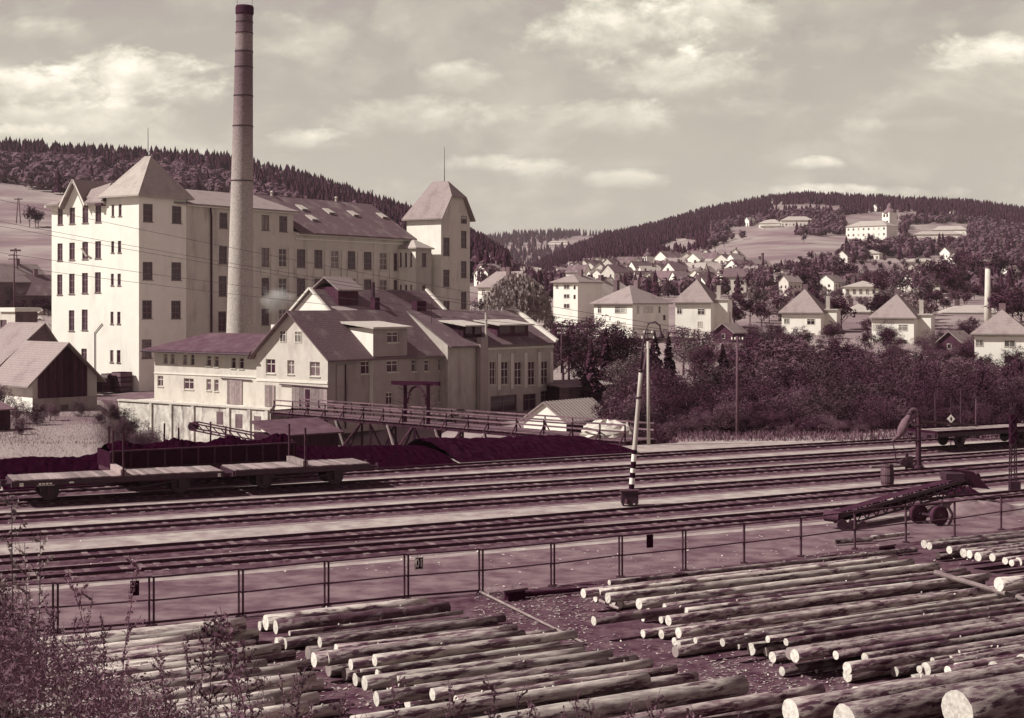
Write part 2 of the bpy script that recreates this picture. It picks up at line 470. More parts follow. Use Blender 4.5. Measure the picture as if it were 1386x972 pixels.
# field material: strips and meadow tones on the hills
fm = mat('hill_fields', .14, .27, .022, .95, .2, coord='World', contrast=1.7, stain=(.03, (.3, 1.6, 1), .09, .75), detail=12)
me = npmesh('terrain', np.array(V), np.array(Fq), fm)
me.polygons.foreach_set('use_smooth', [True] * len(me.polygons))
ter = bpy.data.objects.new('terrain', me); COL.objects.link(ter); ter['kind'] = 'structure'

# ------------------------------------------------------------------ tracks
XS = [0, 300, 600, 900, 1180, 1386]
TR = [[671, 653, 635, 616.5, 600, 589], [684, 667.5, 650.5, 633, 614, 602], [703, 685, 667, 648, 627, 614.5], [727, 707, 686.5, 666, 645, 630], [762, 740, 717, 692, 665, 648], [784, 763, 738, 713, 688, 671]]
def spline(P, n=10):
    P = [P[0] * 2 - P[1]] + P + [P[-1] * 2 - P[-2]]
    out = []
    for i in range(1, len(P) - 2):
        for k in range(n):
            t = k / n
            a, b, c, d = P[i - 1], P[i], P[i + 1], P[i + 2]
            out.append(.5 * ((2 * b) + (c - a) * t + (2 * a - 5 * b + 4 * c - d) * t * t + (3 * b - a - 3 * c + d) * t ** 3))
    out.append(P[-2])
    return out
def track_path(ys):
    P = [gp(x, y) for x, y in zip(XS, ys)]
    c = np.polyfit([p.x for p in P], [p.y for p in P], 2)
    x0, x1 = P[0].x, P[-1].x
    def f(x):
        xx = min(max(x, x0), x1)
        return float(np.polyval(c, xx) + (x - xx) * np.polyval(np.polyder(c), xx))
    return [Vector((x, f(x), 0)) for x in np.arange(-95.0, 130.0, 3.0)]
PATHS = [track_path(y) for y in TR]
def offset(path, o, z=None):
    out = []
    for i, p in enumerate(path):
        d = path[min(i + 1, len(path) - 1)] - path[max(i - 1, 0)]
        d.z = 0; d.normalize()
        n = Vector((d.y, -d.x, 0))       # towards the camera
        q = p + n * o
        if z is not None: q.z = z
        out.append(q)
    return out
def ribbon(mb, a, b, mi=0):
    for i in range(len(a) - 1):
        mb.poly([a[i], b[i], b[i + 1], a[i + 1]][::-1], mi)
# ground sheets
rib = MB(); ribbon(rib, offset(PATHS[0], -7, -.02), offset(PATHS[5], 2.6, -.02)); structure('rail_yard_ground', rib, MATS['yard_sand'])
rib = MB(); ribbon(rib, offset(PATHS[5], 2.6, -.016), offset(PATHS[5], 13.8, -.016)); structure('road', rib, MATS['road_dirt'])
mb = MB()
for i, P in enumerate(PATHS):
    mb = MB()
    prof = [(-1.95, -.012), (1.95, -.012)]
    rows = [offset(P, o, z + i * .0004) for o, z in prof]
    for a, b in zip(rows, rows[1:]): ribbon(mb, a, b)
    tag(mb.obj('ballast_bed', MATS['sand_edge']), kind='structure')
    mb = MB()
    prof = [(-1.45, -.006), (-1.1, .06), (1.15, .06), (1.5, -.006)]
    rows = [offset(P, o, z + i * .0003) for o, z in prof]
    for a, b in zip(rows, rows[1:]): ribbon(mb, a, b)
    tag(mb.obj('ballast_bed', MATS['ballast']), kind='structure')
def along(path, step):
    """points and directions every step metres"""
    out = []; acc = 0
    for a, b in zip(path, path[1:]):
        Ls = (b - a).length
        d = (b - a) / Ls
        while acc < Ls:
            out.append((a + d * acc, d)); acc += step
        acc -= Ls
    return out
rr = random.Random(5)
names = ['rusty railway track farthest back, next to the coal bank, with open wagon on it', 'railway track that carries the two long flat wagons', 'railway track just in front of the flat wagons, third from the back',
         'railway track passing close behind the striped lamp post base', 'railway track in front of the striped lamp post, beside the widest sand strip', 'front railway track beside the road and the pipe railing']
for i, P in enumerate(PATHS):
    root = thing('railway_track', names[i], 'track', P[len(P) // 2], 0, 'parallel railway tracks across the yard')
    o0 = P[len(P) // 2]
    for s in (-1, 1):
        mb = MB()
        q = offset(P, s * .755, .16)
        q = [p - o0 for p in q]
        ra = [p + Vector((0, 0, 0)) for p in q]
        for a, b in zip(ra, ra[1:]):
            mb.bar(a, b, .075, .05); mb.bar(a - Vector((0, 0, .06)), b - Vector((0, 0, .06)), .03, .08); mb.bar(a - Vector((0, 0, .115)), b - Vector((0, 0, .115)), .14, .03)
        mb.obj('rail', MATS['iron_rust'], root)
    mb = MB()
    for p, d in along(P, .66):
        n = Vector((d.y, -d.x, 0)); c = p - o0; c.z = .022 + rr.uniform(-.015, .015)
        n = (n + d * rr.uniform(-.03, .03)).normalized()
        mb.bar(c - n * 1.15, c + n * 1.15, .24, .10)
    tag(mb.obj('sleeper', MATS['sleeper'], root), kind='stuff')
# turnout rails between the two front tracks
tp = spline([gp(330, 743), gp(450, 737), gp(600, 727.5), gp(700, 719), gp(790, 710.5)], 8)
root = thing('turnout_rail', 'crossing rail that joins the two front tracks at a shallow angle', 'rail', tp[16])
mb = MB()
for a, b in zip(tp, tp[1:]):
    mb.bar(a + Vector((0, 0, .15)) - tp[16], b + Vector((0, 0, .15)) - tp[16], .08, .09)
mb.obj('rail', MATS['iron_rust'], root)
# coal bank and earth bank behind the tracks
def bank(name, px0, px1, mname, off0, widths, hs, seed, n=90, label=None, cat=None):
    rg = random.Random(seed)
    P = PATHS[0]
    full = [p for p in offset(P, -off0)]
    pts_ = [q for q in full if px0 <= CX + q.x / q.y * F <= px1]
    mb = MB(); rows = []
    m = 12
    res = []
    for a, b in zip(pts_, pts_[1:]):
        for k in range(14): res.append(a.lerp(b, k / 14))
    for i, q in enumerate(res):
        u = i / (len(res) - 1)
        px = CX + q.x / q.y * F
        hh = interp(hs, px)
        row = []
        for j in range(m + 1):
            v = j / m
            pr = math.sin(min(1, v * 1.5) * math.pi / 2) if v < .67 else math.cos((v - .67) / .33 * math.pi / 2) * 1.0
            z = hh * pr * (1 + .12 * math.sin(i * .11 + seed) * math.sin(i * .045)) + rg.uniform(-.05, .05) * (0 < j < m)
            row.append(Vector((q.x - .45 * v * widths, q.y + .89 * v * widths, z if j < m else -3.4)))
        rows.append(row)
    b0 = len(mb.v)
    for row in rows: mb.v += [tuple(p) for p in row]
    for i in range(len(rows) - 1):
        for j in range(m):
            a = b0 + i * (m + 1) + j
            mb.f.append((a, a + (m + 1), a + m + 2, a + 1)); mb.mi.append(0)
    o = mb.obj(name, MATS[mname], smooth=False)
    return tag(o, label, cat, kind='stuff')
bank('coal_bank', -60, 640, 'coal', 2.3, 8.5, [(-60, 1.0), (60, 1.2), (140, 1.0), (200, 1.4), (320, 1.55), (400, 1.0), (560, .85), (640, .5)], 4)
bank('earth_bank', 560, 878, 'earth_bank', 2.6, 9.5, [(560, .75), (640, 1.0), (800, .75), (850, .55), (878, .1)], 9)

# ------------------------------------------------------------------ pipe railing
posts = [(-48, 864), (75, 857), (205, 847), (326, 835), (442, 822), (550, 811), (651, 803), (748, 793), (840, 781), (926, 772), (1007, 762), (1084, 753), (1157, 743), (1226, 734), (1292, 727), (1355, 717), (1430, 706)]
RL = thing('pipe_railing', 'long dark pipe railing of paired posts between log yard and road', 'railing', gp(651, 803))
o0 = gp(651, 803)
W_ = [gp(x, y) for x, y in posts]
# ground for the log yard: from the railing towards the camera
mb = MB()
near = [Vector((p.x * .9 - 2, 24, -.012)) for p in W_]
ext = [W_[0] + (W_[0] - W_[1]) * 4] + W_ + [W_[-1] + (W_[-1] - W_[-2]) * 4]
nr = [Vector((-40, 24, -.012))] + near + [Vector((60, 24, -.012))]
for a, b, c, d in zip(ext, ext[1:], nr[1:], nr):
    mb.poly([(a.x, a.y, -.008), (d.x, d.y, -.008), (c.x, c.y, -.008), (b.x, b.y, -.008)][::1])
structure('log_yard_ground', mb, MATS['log_yard'])
HT = 1.5
for i, p in enumerate(W_):
    q = p - o0
    d = (W_[min(i + 1, len(W_) - 1)] - W_[max(0, i - 1)]).normalized()
    mb = MB()
    if i < 10:
        for s in (-.07, .07):
            mb.tube([q + d * s, q + d * s + Vector((0, 0, HT))], .035, 8)
        mb.box(q.x - .16, q.x + .16, q.y - .1, q.y + .1, 0, .04)
    else:
        mb.tube([q, q + Vector((0, 0, HT))], .05, 8)
        mb.box(q.x - .14, q.x + .14, q.y - .1, q.y + .1, 0, .04)
    mb.obj('post', MATS['fence_iron'], RL)
for z, r in ((HT, .032), (.78, .028)):
    for a, b in zip(W_, W_[1:]):
        MB().tube([a - o0 + Vector((0, 0, z)), b - o0 + Vector((0, 0, z + .02))], r, 8).obj('rail', MATS['fence_iron'], RL)
for a, b in zip(W_[:6], W_[1:7]):
    MB().bar(a - o0 + Vector((0, 0, .1)), b - o0 + Vector((0, 0, .1)), .06, .07).obj('bottom_rail', MATS['fence_iron'], RL)
def on_rail(px):
    for a, b in zip(W_, W_[1:]):
        pa, pb = CX + a.x / a.y * F, CX + b.x / b.y * F
        if pa <= px <= pb:
            for k in range(101):
                q = a.lerp(b, k / 100)
                if CX + q.x / q.y * F >= px: return q, (b - a).normalized()
def plate(px, z0, z1, wd, label):
    q, d = on_rail(px)
    t = thing('hanging_plate', label, 'plate', q)
    n = Vector((d.y, -d.x, 0))
    a = n * .06
    mb = MB().bar(a + Vector((0, 0, z0)), a + Vector((0, 0, z1)), wd, .025, up=tuple(n))
    mb.obj('panel', MATS['paint_black'], t)
    mb = MB()
    for s in (-.06, .06):
        mb.bar(a + d * s + Vector((0, 0, z1)), a + d * s + Vector((0, 0, HT + .03)), .015, .015)
    mb.obj('hook', MATS['iron'], t)
    return t, q, d, n
plate(182, .98, 1.44, .27, 'blank black plate hanging on the railing near the left end')
plate(878, .98, 1.46, .28, 'blank black plate hanging on the railing above the long log stack')
t10, q, d, n = plate(566, .98, 1.40, .30, 'black plate with a white frame and the mirrored number 10')
cu = bpy.data.curves.new('number', 'FONT'); cu.body = '10'; cu.size = .42; cu.extrude = .006; cu.align_x = 'CENTER'; cu.align_y = 'CENTER'; cu.materials.append(MATS['paint_white'])
no = bpy.data.objects.new('number', cu); COL.objects.link(no); no.parent = t10
no.location = n * .095 + Vector((0, 0, 1.19))
no.rotation_euler = (math.pi / 2, 0, math.atan2(d.y, d.x)); no.scale = (-.62, .95, 1)
bpy.context.view_layer.update()
nm_ = bpy.data.meshes.new_from_object(no); n2_ = bpy.data.objects.new('number', nm_); COL.objects.link(n2_); n2_.parent = t10
n2_.location = no.location; n2_.rotation_euler = no.rotation_euler; n2_.scale = no.scale
bpy.data.objects.remove(no); n2_.name = 'number'
mb = MB()
for s in (-.135, .135): mb.bar(n * .078 + d * s + Vector((0, 0, .995)), n * .078 + d * s + Vector((0, 0, 1.385)), .018, .012, up=tuple(n))
for z in (.995, 1.385): mb.bar(n * .078 - d * .14 + Vector((0, 0, z)), n * .078 + d * .14 + Vector((0, 0, z)), .012, .018, up=(0, 0, 1))
mb.obj('border', MATS['paint_white'], t10)

# ------------------------------------------------------------------ building tools
class Fr:
    """building frame: local x runs back to the right (shaded fronts face -y), local y runs back to the left (sunlit fronts face -x)"""
    def __init__(s, px, t, z, ux, uy):
        s.o = pt(px, t, z); l = math.hypot(ux, uy); s.ux, s.uy = ux / l, uy / l
        s.rz = math.atan2(s.uy, s.ux)
    def xat(s, px, y=0.0):
        k = (px - CX) / F
        X0 = s.o.x - s.uy * y; Y0 = s.o.y + s.ux * y
        return (k * Y0 - X0) / (s.ux - k * s.uy)
    def yat(s, px, x=0.0):
        k = (px - CX) / F
        X0 = s.o.x + s.ux * x; Y0 = s.o.y + s.uy * x
        return (k * Y0 - X0) / (-s.uy - k * s.ux)
    def z(s, py, x, y):
        t = s.o.y + s.uy * x + s.ux * y
        return zy(py, t) - s.o.z
    def root(s, name, label, cat, group=None):
        return thing(name, label, cat, s.o, s.rz, group)
WCACHE = {}
wr_ = random.Random(17)
def window(parent, axis, off, s0, s1, z0, z1, style='w', proud=False):
    """frame part with a pane child; axis 'x': in a wall facing -x, 'y': in a wall facing -y"""
    wd, ht = round(s1 - s0, 1), round(z1 - z0, 1)
    if style[0] in 'wd' and (wd < .15 or ht < .2): return
    key = (axis, wd, ht, style, proud)
    if key not in WCACHE:
        d0 = -.05 if proud else .10
        b = .09 if wd > .7 else .06
        def bx(mb, a0, a1, c0, c1, e0, e1):
            if axis == 'x': mb.box(e0, e1, a0, a1, c0, c1)
            else: mb.box(a0, a1, e0, e1, c0, c1)
        fb = MB()
        bx(fb, 0, wd, 0, b, d0, d0 + .1); bx(fb, 0, wd, ht - b, ht, d0, d0 + .1)
        bx(fb, 0, b, b, ht - b, d0, d0 + .1); bx(fb, wd - b, wd, b, ht - b, d0, d0 + .1)
        if style[1:2] == 'c' or wd > .8:
            bx(fb, wd / 2 - b * .4, wd / 2 + b * .4, b, ht - b, d0 + .012, d0 + .08)
        if ht > 1.0:
            zt = ht * .66
            if wd > .8:
                bx(fb, b, wd / 2 - b * .4, zt - b * .4, zt + b * .4, d0 + .014, d0 + .08); bx(fb, wd / 2 + b * .4, wd - b, zt - b * .4, zt + b * .4, d0 + .014, d0 + .08)
            else: bx(fb, b, wd - b, zt - b * .4, zt + b * .4, d0 + .014, d0 + .08)
        if ht > 2.2:
            zt = ht * .33
            bx(fb, b, wd - b, zt - b * .3, zt + b * .3, d0 + .02, d0 + .075)
        if not proud:
            bx(fb, -.08, wd + .08, -.08, 0, -.10, .12)
        pb = MB(); bx(pb, b * .5, wd - b * .5, b * .5, ht - b * .5, d0 + .05, d0 + .07)
        WCACHE[key] = (fb.mesh('window', MATS['frame_white' if style[0] == 'w' else 'frame_dark']), pb.mesh('pane', MATS['glass']), pb.mesh('pane', MATS['glass_pale']))
    fm_, pm_, p2_ = WCACHE[key]
    if style[0] == 'w' and wr_.random() < .3 or wr_.random() < .07: pm_ = p2_
    o = bpy.data.objects.new('window', fm_); COL.objects.link(o); o.parent = parent
    sx, sz = (s1 - s0) / wd, (z1 - z0) / ht
    if axis == 'x': o.location = (off, s0, z0); o.scale = (1, sx, sz)
    else: o.location = (s0, off, z0); o.scale = (sx, 1, sz)
    p = bpy.data.objects.new('pane', pm_); COL.objects.link(p); p.parent = o
    return o
def facade(mb, parent, axis, off, s0, s1, z0, z1, wins, rev=.22, mi=0):
    """wall face with real openings, cut on a grid; adds the windows as parts"""
    wins = [(min(a, b), max(a, b), min(c, d), max(c, d), st) for a, b, c, d, st in wins]
    holes = [w for w in wins if w[0] > s0 + .02 and w[1] < s1 - .02 and w[2] > z0 + .01 and w[3] < z1 - .01]
    S = sorted({s0, s1, *[w[0] for w in holes], *[w[1] for w in holes]})
    Z = sorted({z0, z1, *[w[2] for w in holes], *[w[3] for w in holes]})
    def P(s, z, d=0.0):
        return (off + d, s, z) if axis == 'x' else (s, off + d, z)
    def quad(a, b, c, d):
        q = [a, b, c, d]
        if axis == 'x': q = q[::-1]
        mb.poly(q, mi)
    for a, b in zip(S, S[1:]):
        run = None
        for c, d in zip(Z, Z[1:]):
            m = ((a + b) / 2, (c + d) / 2)
            inside = any(w[0] < m[0] < w[1] and w[2] < m[1] < w[3] for w in holes)
            if not inside: quad(P(a, c), P(b, c), P(b, d), P(a, d))
    for w in holes:
        a, b, c, d = w[:4]
        quad(P(a, c), P(a, d), P(a, d, rev), P(a, c, rev)); quad(P(b, d), P(b, c), P(b, c, rev), P(b, d, rev))
        quad(P(b, c), P(a, c), P(a, c, rev), P(b, c, rev)); quad(P(a, d), P(b, d), P(b, d, rev), P(a, d, rev))
        quad(P(a, c, rev), P(b, c, rev), P(b, d, rev), P(a, d, rev))
    for w in wins:
        window(parent, axis, off, w[0], w[1], w[2], w[3], w[4], proud=w not in holes)
def back_walls(mb, x0, x1, y0, y1, z0, z1, mi=0):
    mb.poly([(x1, y0, z0), (x1, y1, z0), (x1, y1, z1), (x1, y0, z1)], mi)
    mb.poly([(x1, y1, z0), (x0, y1, z0), (x0, y1, z1), (x1, y1, z1)], mi)
    mb.poly([(x0, y0, z1), (x1, y0, z1), (x1, y1, z1), (x0, y1, z1)], mi)
def wx(fr, off, lst, st='w'):
    """windows in a wall facing -x from picture boxes (px0, px1, py0, py1)"""
    out = []
    for a, b, c, d in lst:
        s0, s1 = fr.yat(a, off), fr.yat(b, off); m = (s0 + s1) / 2
        out.append((s0, s1, fr.z(d, off, m), fr.z(c, off, m), st))
    return out
def wy(fr, off, lst, st='w'):
    out = []
    for a, b, c, d in lst:
        s0, s1 = fr.xat(a, off), fr.xat(b, off); m = (s0 + s1) / 2
        out.append((s0, s1, fr.z(d, m, off), fr.z(c, m, off), st))
    return out
def hip(mb, x0, x1, y0, y1, z, zr, ov=.5, along='x', inset=None, mi=0, th=.18):
    x0 -= ov; x1 += ov; y0 -= ov; y1 += ov
    if along == 'x':
        ins = inset if inset is not None else (y1 - y0) / 2
        ym = (y0 + y1) / 2; r0 = (x0 + ins, ym, zr); r1 = (x1 - ins, ym, zr)
        polys = [[(x0, y0, z), (x1, y0, z), r1, r0], [(x1, y1, z), (x0, y1, z), r0, r1], [(x0, y1, z), (x0, y0, z), r0], [(x1, y0, z), (x1, y1, z), r1]]
    else:
        ins = inset if inset is not None else (x1 - x0) / 2
        xm = (x0 + x1) / 2; r0 = (xm, y0 + ins, zr); r1 = (xm, y1 - ins, zr)
        polys = [[(x1, y0, z), (x1, y1, z), r1, r0], [(x0, y1, z), (x0, y0, z), r0, r1], [(x0, y0, z), (x1, y0, z), r0], [(x1, y1, z), (x0, y1, z), r1]]
    mb.slab(polys, th, mi)
    return mb
def gable(mb, x0, x1, y0, y1, z, zr, ov=.5, ove=.4, along='x', mi=0, th=.18, yr=None):
    """saddle roof; z is the wall top, the eaves drop past it by the overhang"""
    if along == 'x':
        ym = (y0 + y1) / 2 if yr is None else yr
        k0 = (zr - z) / (ym - y0); k1 = (zr - z) / (y1 - ym)
        a, b = x0 - ove, x1 + ove
        ya, yb = y0 - ov, y1 + ov; za, zb = z - k0 * ov, z - k1 * ov
        mb.slab([[(a, ya, za), (b, ya, za), (b, ym, zr), (a, ym, zr)], [(a, ym, zr), (b, ym, zr), (b, yb, zb), (a, yb, zb)]], th, mi)
    else:
        xm = (x0 + x1) / 2 if yr is None else yr
        k0 = (zr - z) / (xm - x0); k1 = (zr - z) / (x1 - xm)
        a, b = y0 - ove, y1 + ove
        xa, xb = x0 - ov, x1 + ov; za, zb = z - k0 * ov, z - k1 * ov
        mb.slab([[(xa, b, za), (xa, a, za), (xm, a, zr), (xm, b, zr)], [(xm, b, zr), (xm, a, zr), (xb, a, zb), (xb, b, zb)]], th, mi)
    return mb

# ------------------------------------------------------------------ the factory
f0 = Fr(188, 183.3, -1.0, .562, .827)
FA = f0.root('factory', 'tall white five-storey factory with pyramid-roofed corner tower and long wing', 'factory')
xT = f0.xat(252); yT = f0.yat(144); yW = f0.yat(67); xB = f0.xat(397, .3); xE = 54.8
zT, zW, zB, zLw = 24.4, 23.9, 23.8, 21.0
mb = MB()
tw = wx(f0, 0, [(151, 154.5, 277, 293), (160.5, 164.5, 276.5, 292.5), (150.5, 154.5, 326.5, 342), (159.5, 164, 326, 342), (150, 154, 370.5, 386.5), (159, 163.5, 370.5, 386.5), (149.5, 153.5, 422, 438.5), (158.5, 163, 422, 438.5), (149, 153.5, 474, 490.5), (158, 163, 474, 491)], 'd')
tw += wx(f0, 0, [(171.5, 179, 505, 524)], 'w')
facade(mb, FA, 'x', 0, 0, yT, 0, zT, tw)
ty = wy(f0, 0, [(193.7, 207, 276, 300.5), (232.8, 245.8, 279, 302.5), (193.2, 206.8, 354.5, 379), (232, 245.5, 355, 379.5), (192.6, 206, 406.5, 431.5), (231.8, 245, 407, 431.5), (192, 205.5, 459.5, 485)], 'd')
facade(mb, FA, 'y', 0, 0, xT, 0, zT, ty)
back_walls(mb, 0, xT, 0, yT, 0, zT)
mb.obj('wall', MATS['plaster_white'], FA)
mb = MB()
cols = [(78, 85), (94, 101.5), (111.5, 119.5), (129, 137)]
lw = []
for r, (a, b) in enumerate([(281, 304), (329.5, 353), (371.5, 399), (421, 449)]):
    for c, (u, v) in enumerate(cols):
        if r == 3 and c in (0, 3): continue
        dy = -1.0 * c
        lw += wx(f0, .35, [(u - r * .3, v - r * .3, a + dy, b + dy)], 'd')
lw += wx(f0, .35, [(110, 117.5, 472, 488)], 'd')
facade(mb, FA, 'x', .35, yT, yW, 0, zW, lw)
g0, g1 = f0.yat(118, .35), f0.yat(88, .35); gm = f0.yat(104, .35); zP = f0.z(243, .35, gm)
mb.poly([(.34, g1, zW - .6), (.34, g0, zW - .6), (.34, gm, zP - .1)][::1])
back_walls(mb, .35, 14, yT, yW, 0, zW)
mb.obj('wall', MATS['plaster_white'], FA)
# shaded long front
mb = MB()
lf = wy(f0, .3, [(297, 308, 288, 309), (296.5, 307.5, 333, 357), (296, 307, 373.5, 401), (295.5, 306.5, 421.5, 448.5), (354, 364.5, 291, 312), (378, 389, 292.5, 314)], 'd')
wc = [(354, 364.5), (377.5, 388.5), (402, 413.5), (425.5, 436.5), (448, 459), (470.5, 481), (492.5, 503), (514, 524.5), (533, 538)]
for i, (a, b) in enumerate(wc):
    k = i * .9
    lf += wy(f0, .3, [(a, b, 335.5 + k, 360.5 + k * .8), (a, b, 376 + k * .4, 401 + k * .4), (a, b, 418, 440)], 'w' if i % 3 == 1 else 'd')
facade(mb, FA, 'y', .3, xT, xB, 0, zB, [w_ for w_ in lf if w_[1] < xB + 1 and w_[0] < xB])
facade(mb, FA, 'y', .3, xB, xE, 0, zLw, [w_ for w_ in lf if w_[0] > xB])
mb.poly([(xE, .3, 0), (xE, 17, 0), (xE, 17, zLw), (xE, 8.6, 26.3), (xE, .3, zLw)])
mb.poly([(xT, 17, 0), (xE, 17, 0), (xE, 17, zLw), (xT, 17, zLw)][::-1])
mb.poly([(xB, .3, zLw), (xB, 8.6, zLw), (xB, 8.6, zB + 2.2), (xB, .3, zB)][::-1])
mb.obj('wall', MATS['plaster_factory_shaded'], FA)
for a in [(343), (369), (393), (418), (442), (464.5), (486.5), (508), (529), (545)]:
    x = f0.xat(a, .3)
    MB().box(x - .42, x + .42, .18, .3, 8, 18.6).obj('pilaster', MATS['plaster_pilaster'], FA)
for i, (a, b) in enumerate(wc[:8]):
    w_ = wy(f0, .3, [(a, b, 363 + i * .8, 373 + i * .6)])[0]
    MB().box(w_[0] - .15, w_[1] + .15, .2, .3, w_[2], w_[3]).obj('apron_panel', MATS['plaster_pilaster'], FA)
# cornices, downpipe
mb = MB(); mb.box(xT + .01, xB + .3, -.25, .28, zB - .35, zB - .02); mb.box(xB + .31, xE + .4, -.2, .28, zLw - .5, zLw - .15); mb.box(xB + .3, xE, .1, .28, zLw - 1.1, zLw - .9)
mb.obj('cornice', MATS['trim_white'], FA)
mb = MB(); x = f0.xat(285, .3); mb.tube([(x, .12, .3), (x, .12, 22.3), (x - .4, -.1, zB - .4)], .13, 8); mb.tube([(xE - .8, .12, .3), (xE - .8, .12, zLw - .5)], .11, 8); mb.obj('downpipe', MATS['iron_rust'], FA)
mb = MB(); y = f0.yat(129, .35); mb.tube([(.25, y, 0), (.25, y, f0.z(450, .35, y)), (.25, y - 1.4, f0.z(438, .35, y))], .06, 6); mb.obj('drainpipe', MATS['fence_iron'], FA)
# roofs
mb = MB()
ap = (4.55, 2.9, f0.z(211, 4.55, 2.9))
ap2 = (ap[0] - .2, ap[1] + .9, ap[2] - .02)
o_ = .75
c0, c1, c2, c3 = (-o_, -o_, zT), (xT + o_, -o_, zT), (xT + o_, yT + o_, zT), (-o_, yT + o_, zT)
mb.slab([[c0, c1, ap], [c1, c2, ap2, ap], [c2, c3, ap2], [c3, c0, ap, ap2]], .2)
mb.obj('tower_roof', MATS['roof_pale'], FA)
MB().tube([(ap[0] - .1, ap[1] + .4, ap[2] - .1), (ap[0] - .1, ap[1] + .4, ap[2] + 3.6)], [.06, .03], 6).obj('lightning_rod', MATS['iron'], FA)
mb = MB()
zR = 26.5
mb.slab([[(xT - 2, -.4, zB), (xB + .5, -.4, zB), (xB + .5, 8.6, zR), (3, 8.6, zR)], [(-.4, 17.4, zB), (3, 8.6, zR), (xB + .5, 8.6, zR), (xB + .5, 17.4, zB)], [(-.5, 17.4, zB), (-.5, g1 + .4, zB), (.42, g1 + .4, zB + .71), (.42, g0 - .4, zB + .71), (-.5, g0 - .4, zB), (-.5, yT, zB), (3, 8.6, zR)]], .2)
mb.obj('roof', MATS['roof_light'], FA)
mb = MB(); mb.slab([[(xB + .5, -.6, zLw - .1), (xE + .5, -.6, zLw - .1), (xE + .5, 8.6, 26.6), (xB + .5, 8.6, 26.6)], [(xB + .5, 8.6, 26.6), (xE + .5, 8.6, 26.6), (xE + .5, 17.6, zLw), (xB + .5, 17.6, zLw)]], .22)
mb.obj('roof', MATS['roof_tile'], FA)
mb = MB()
gable(mb, 0, 9, g0, g1, zW - .3, zP, .2, .45, 'x', yr=gm)
mb.obj('gable_roof', MATS['roof_light'], FA)
mb = MB()
mb.bar((-.35, gm, zP - .12), (-.35, g1 + .25, zW - .45), .1, .3); mb.bar((-.35, gm, zP - .12), (-.35, g0 - .25, zW - .45), .1, .3); mb.box(-.35, .34, g1 + .3, yW + .6, zW - .45, zW - .1); mb.box(-.2, .34, yT + .3, g0 - .3, zW - .45, zW - .1)
mb.obj('bargeboard', MATS['trim_white'], FA)
mb = MB(); mb.box(-.5, .2, yT + .4, yT + 1.6, zW - .6, zW - .25); mb.obj('gutter_box', MATS['fence_iron'], FA)
kk = (26.6 - zLw + .1) / 9.2
for (a, b) in [(408.6, 282), (422, 296), (445, 287), (478, 290), (517, 293)]:
    for y in np.arange(0, 8.6, .1):
        x = f0.xat(a, y); z = zLw - .1 + (y + .6) * kk
        if f0.z(b, x, y) <= z: break
    m = MB(); m.slab([[(x - .7, y - .7, z - .7 * kk + .30), (x + .7, y - .7, z - .7 * kk + .30), (x + .7, y + .7, z + .7 * kk + .12), (x - .7, y + .7, z + .7 * kk + .12)]], .3)
    s_ = m.obj('skylight', MATS['tin'], FA)
    MB().box(x - .5, x + .5, y - .74, y - .7, z - .7 * kk - .02, z - .7 * kk + .26).obj('pane', MATS['glass'], s_)
# one sash standing open in the sunlit front
y_ = f0.yat(118, .3); MB().bar((.2, y_, f0.z(347, .3, y_)), (-.45, y_ + .3, f0.z(336, .3, y_)), .7, .06).obj('open_sash', MATS['trim_white'], FA)
# roof vents on the ridge
for a in (368, 455):
    mb = MB()
    x = f0.xat(a, 8.6); mb.tube([(x, 8.6, 26.5), (x, 8.6, 27.1)], .18, 8); mb.tube([(x, 8.6, 27.1), (x, 8.6, 27.35)], [.32, .1], 8)
    mb.obj('roof_vent', MATS['tin'], FA)
# wind wheel on the ridge end
mb = MB(); x = f0.xat(503, 8.6)
mb.tube([(x, 8.6, 26.5), (x, 8.6, 28.2)], .07, 6); mb.bar((x - .7, 8.0, 27.3), (x + .5, 9.2, 28.9), .08, .22); mb.bar((x - .2, 8.2, 28.9), (x + .3, 8.8, 27.2), .08, .2); mb.obj('roof_sign', MATS['iron_rust'], FA)
# round-backed stair turret and far tower
xo = 52.0; yo = f0.yat(562.6, xo)
mb = MB(); yo1 = f0.yat(537.5, xo); xo1 = f0.xat(584, yo); ze = f0.z(335, xo, yo)
facade(mb, FA, 'x', xo, yo, yo1, 0, ze, wx(f0, xo, [(541, 543.5, 342, 361), (548, 550.7, 342, 361), (555, 557.5, 342, 361), (541, 543.5, 385.5, 397), (548, 550.7, 385.5, 397), (555, 557.5, 385.5, 397)], 'd'))
mb.obj('wall', MATS['plaster_white'], FA)
mb = MB()
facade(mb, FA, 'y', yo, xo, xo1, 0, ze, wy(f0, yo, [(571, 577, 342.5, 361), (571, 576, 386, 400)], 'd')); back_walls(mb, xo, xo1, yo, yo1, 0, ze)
mb.obj('wall', MATS['plaster_grey'], FA)  # turret's sunless face: shade painted in with a darker plaster
hip(MB(), xo, xo1, yo, yo1, ze, ze + 1.3, .35).obj('turret_roof', MATS['roof_pale'], FA)
xt = 57.0; yt = f0.yat(597, xt); yt1 = f0.yat(550.5, xt); xt1 = f0.xat(636, yt); ze = f0.z(294.5, xt, yt)
mb = MB(); facade(mb, FA, 'x', xt, yt, yt1, 0, ze, [])
mb.poly([(xt1, yt1, 0), (xt, yt1, 0), (xt, yt1, ze), (xt1, yt1, ze)])
mb.obj('wall', MATS['plaster_white'], FA)
mb = MB()
ww = []
for a, b in [(321.5, 346), (365, 388), (407.5, 432)]: ww += wy(f0, yt, [(600, 608.5, a, b)], 'd')
for a, b in [(292.5, 303), (312.5, 335.5), (353.5, 376), (395, 418)]: ww += wy(f0, yt, [(624, 631.5, a, b)], 'd')
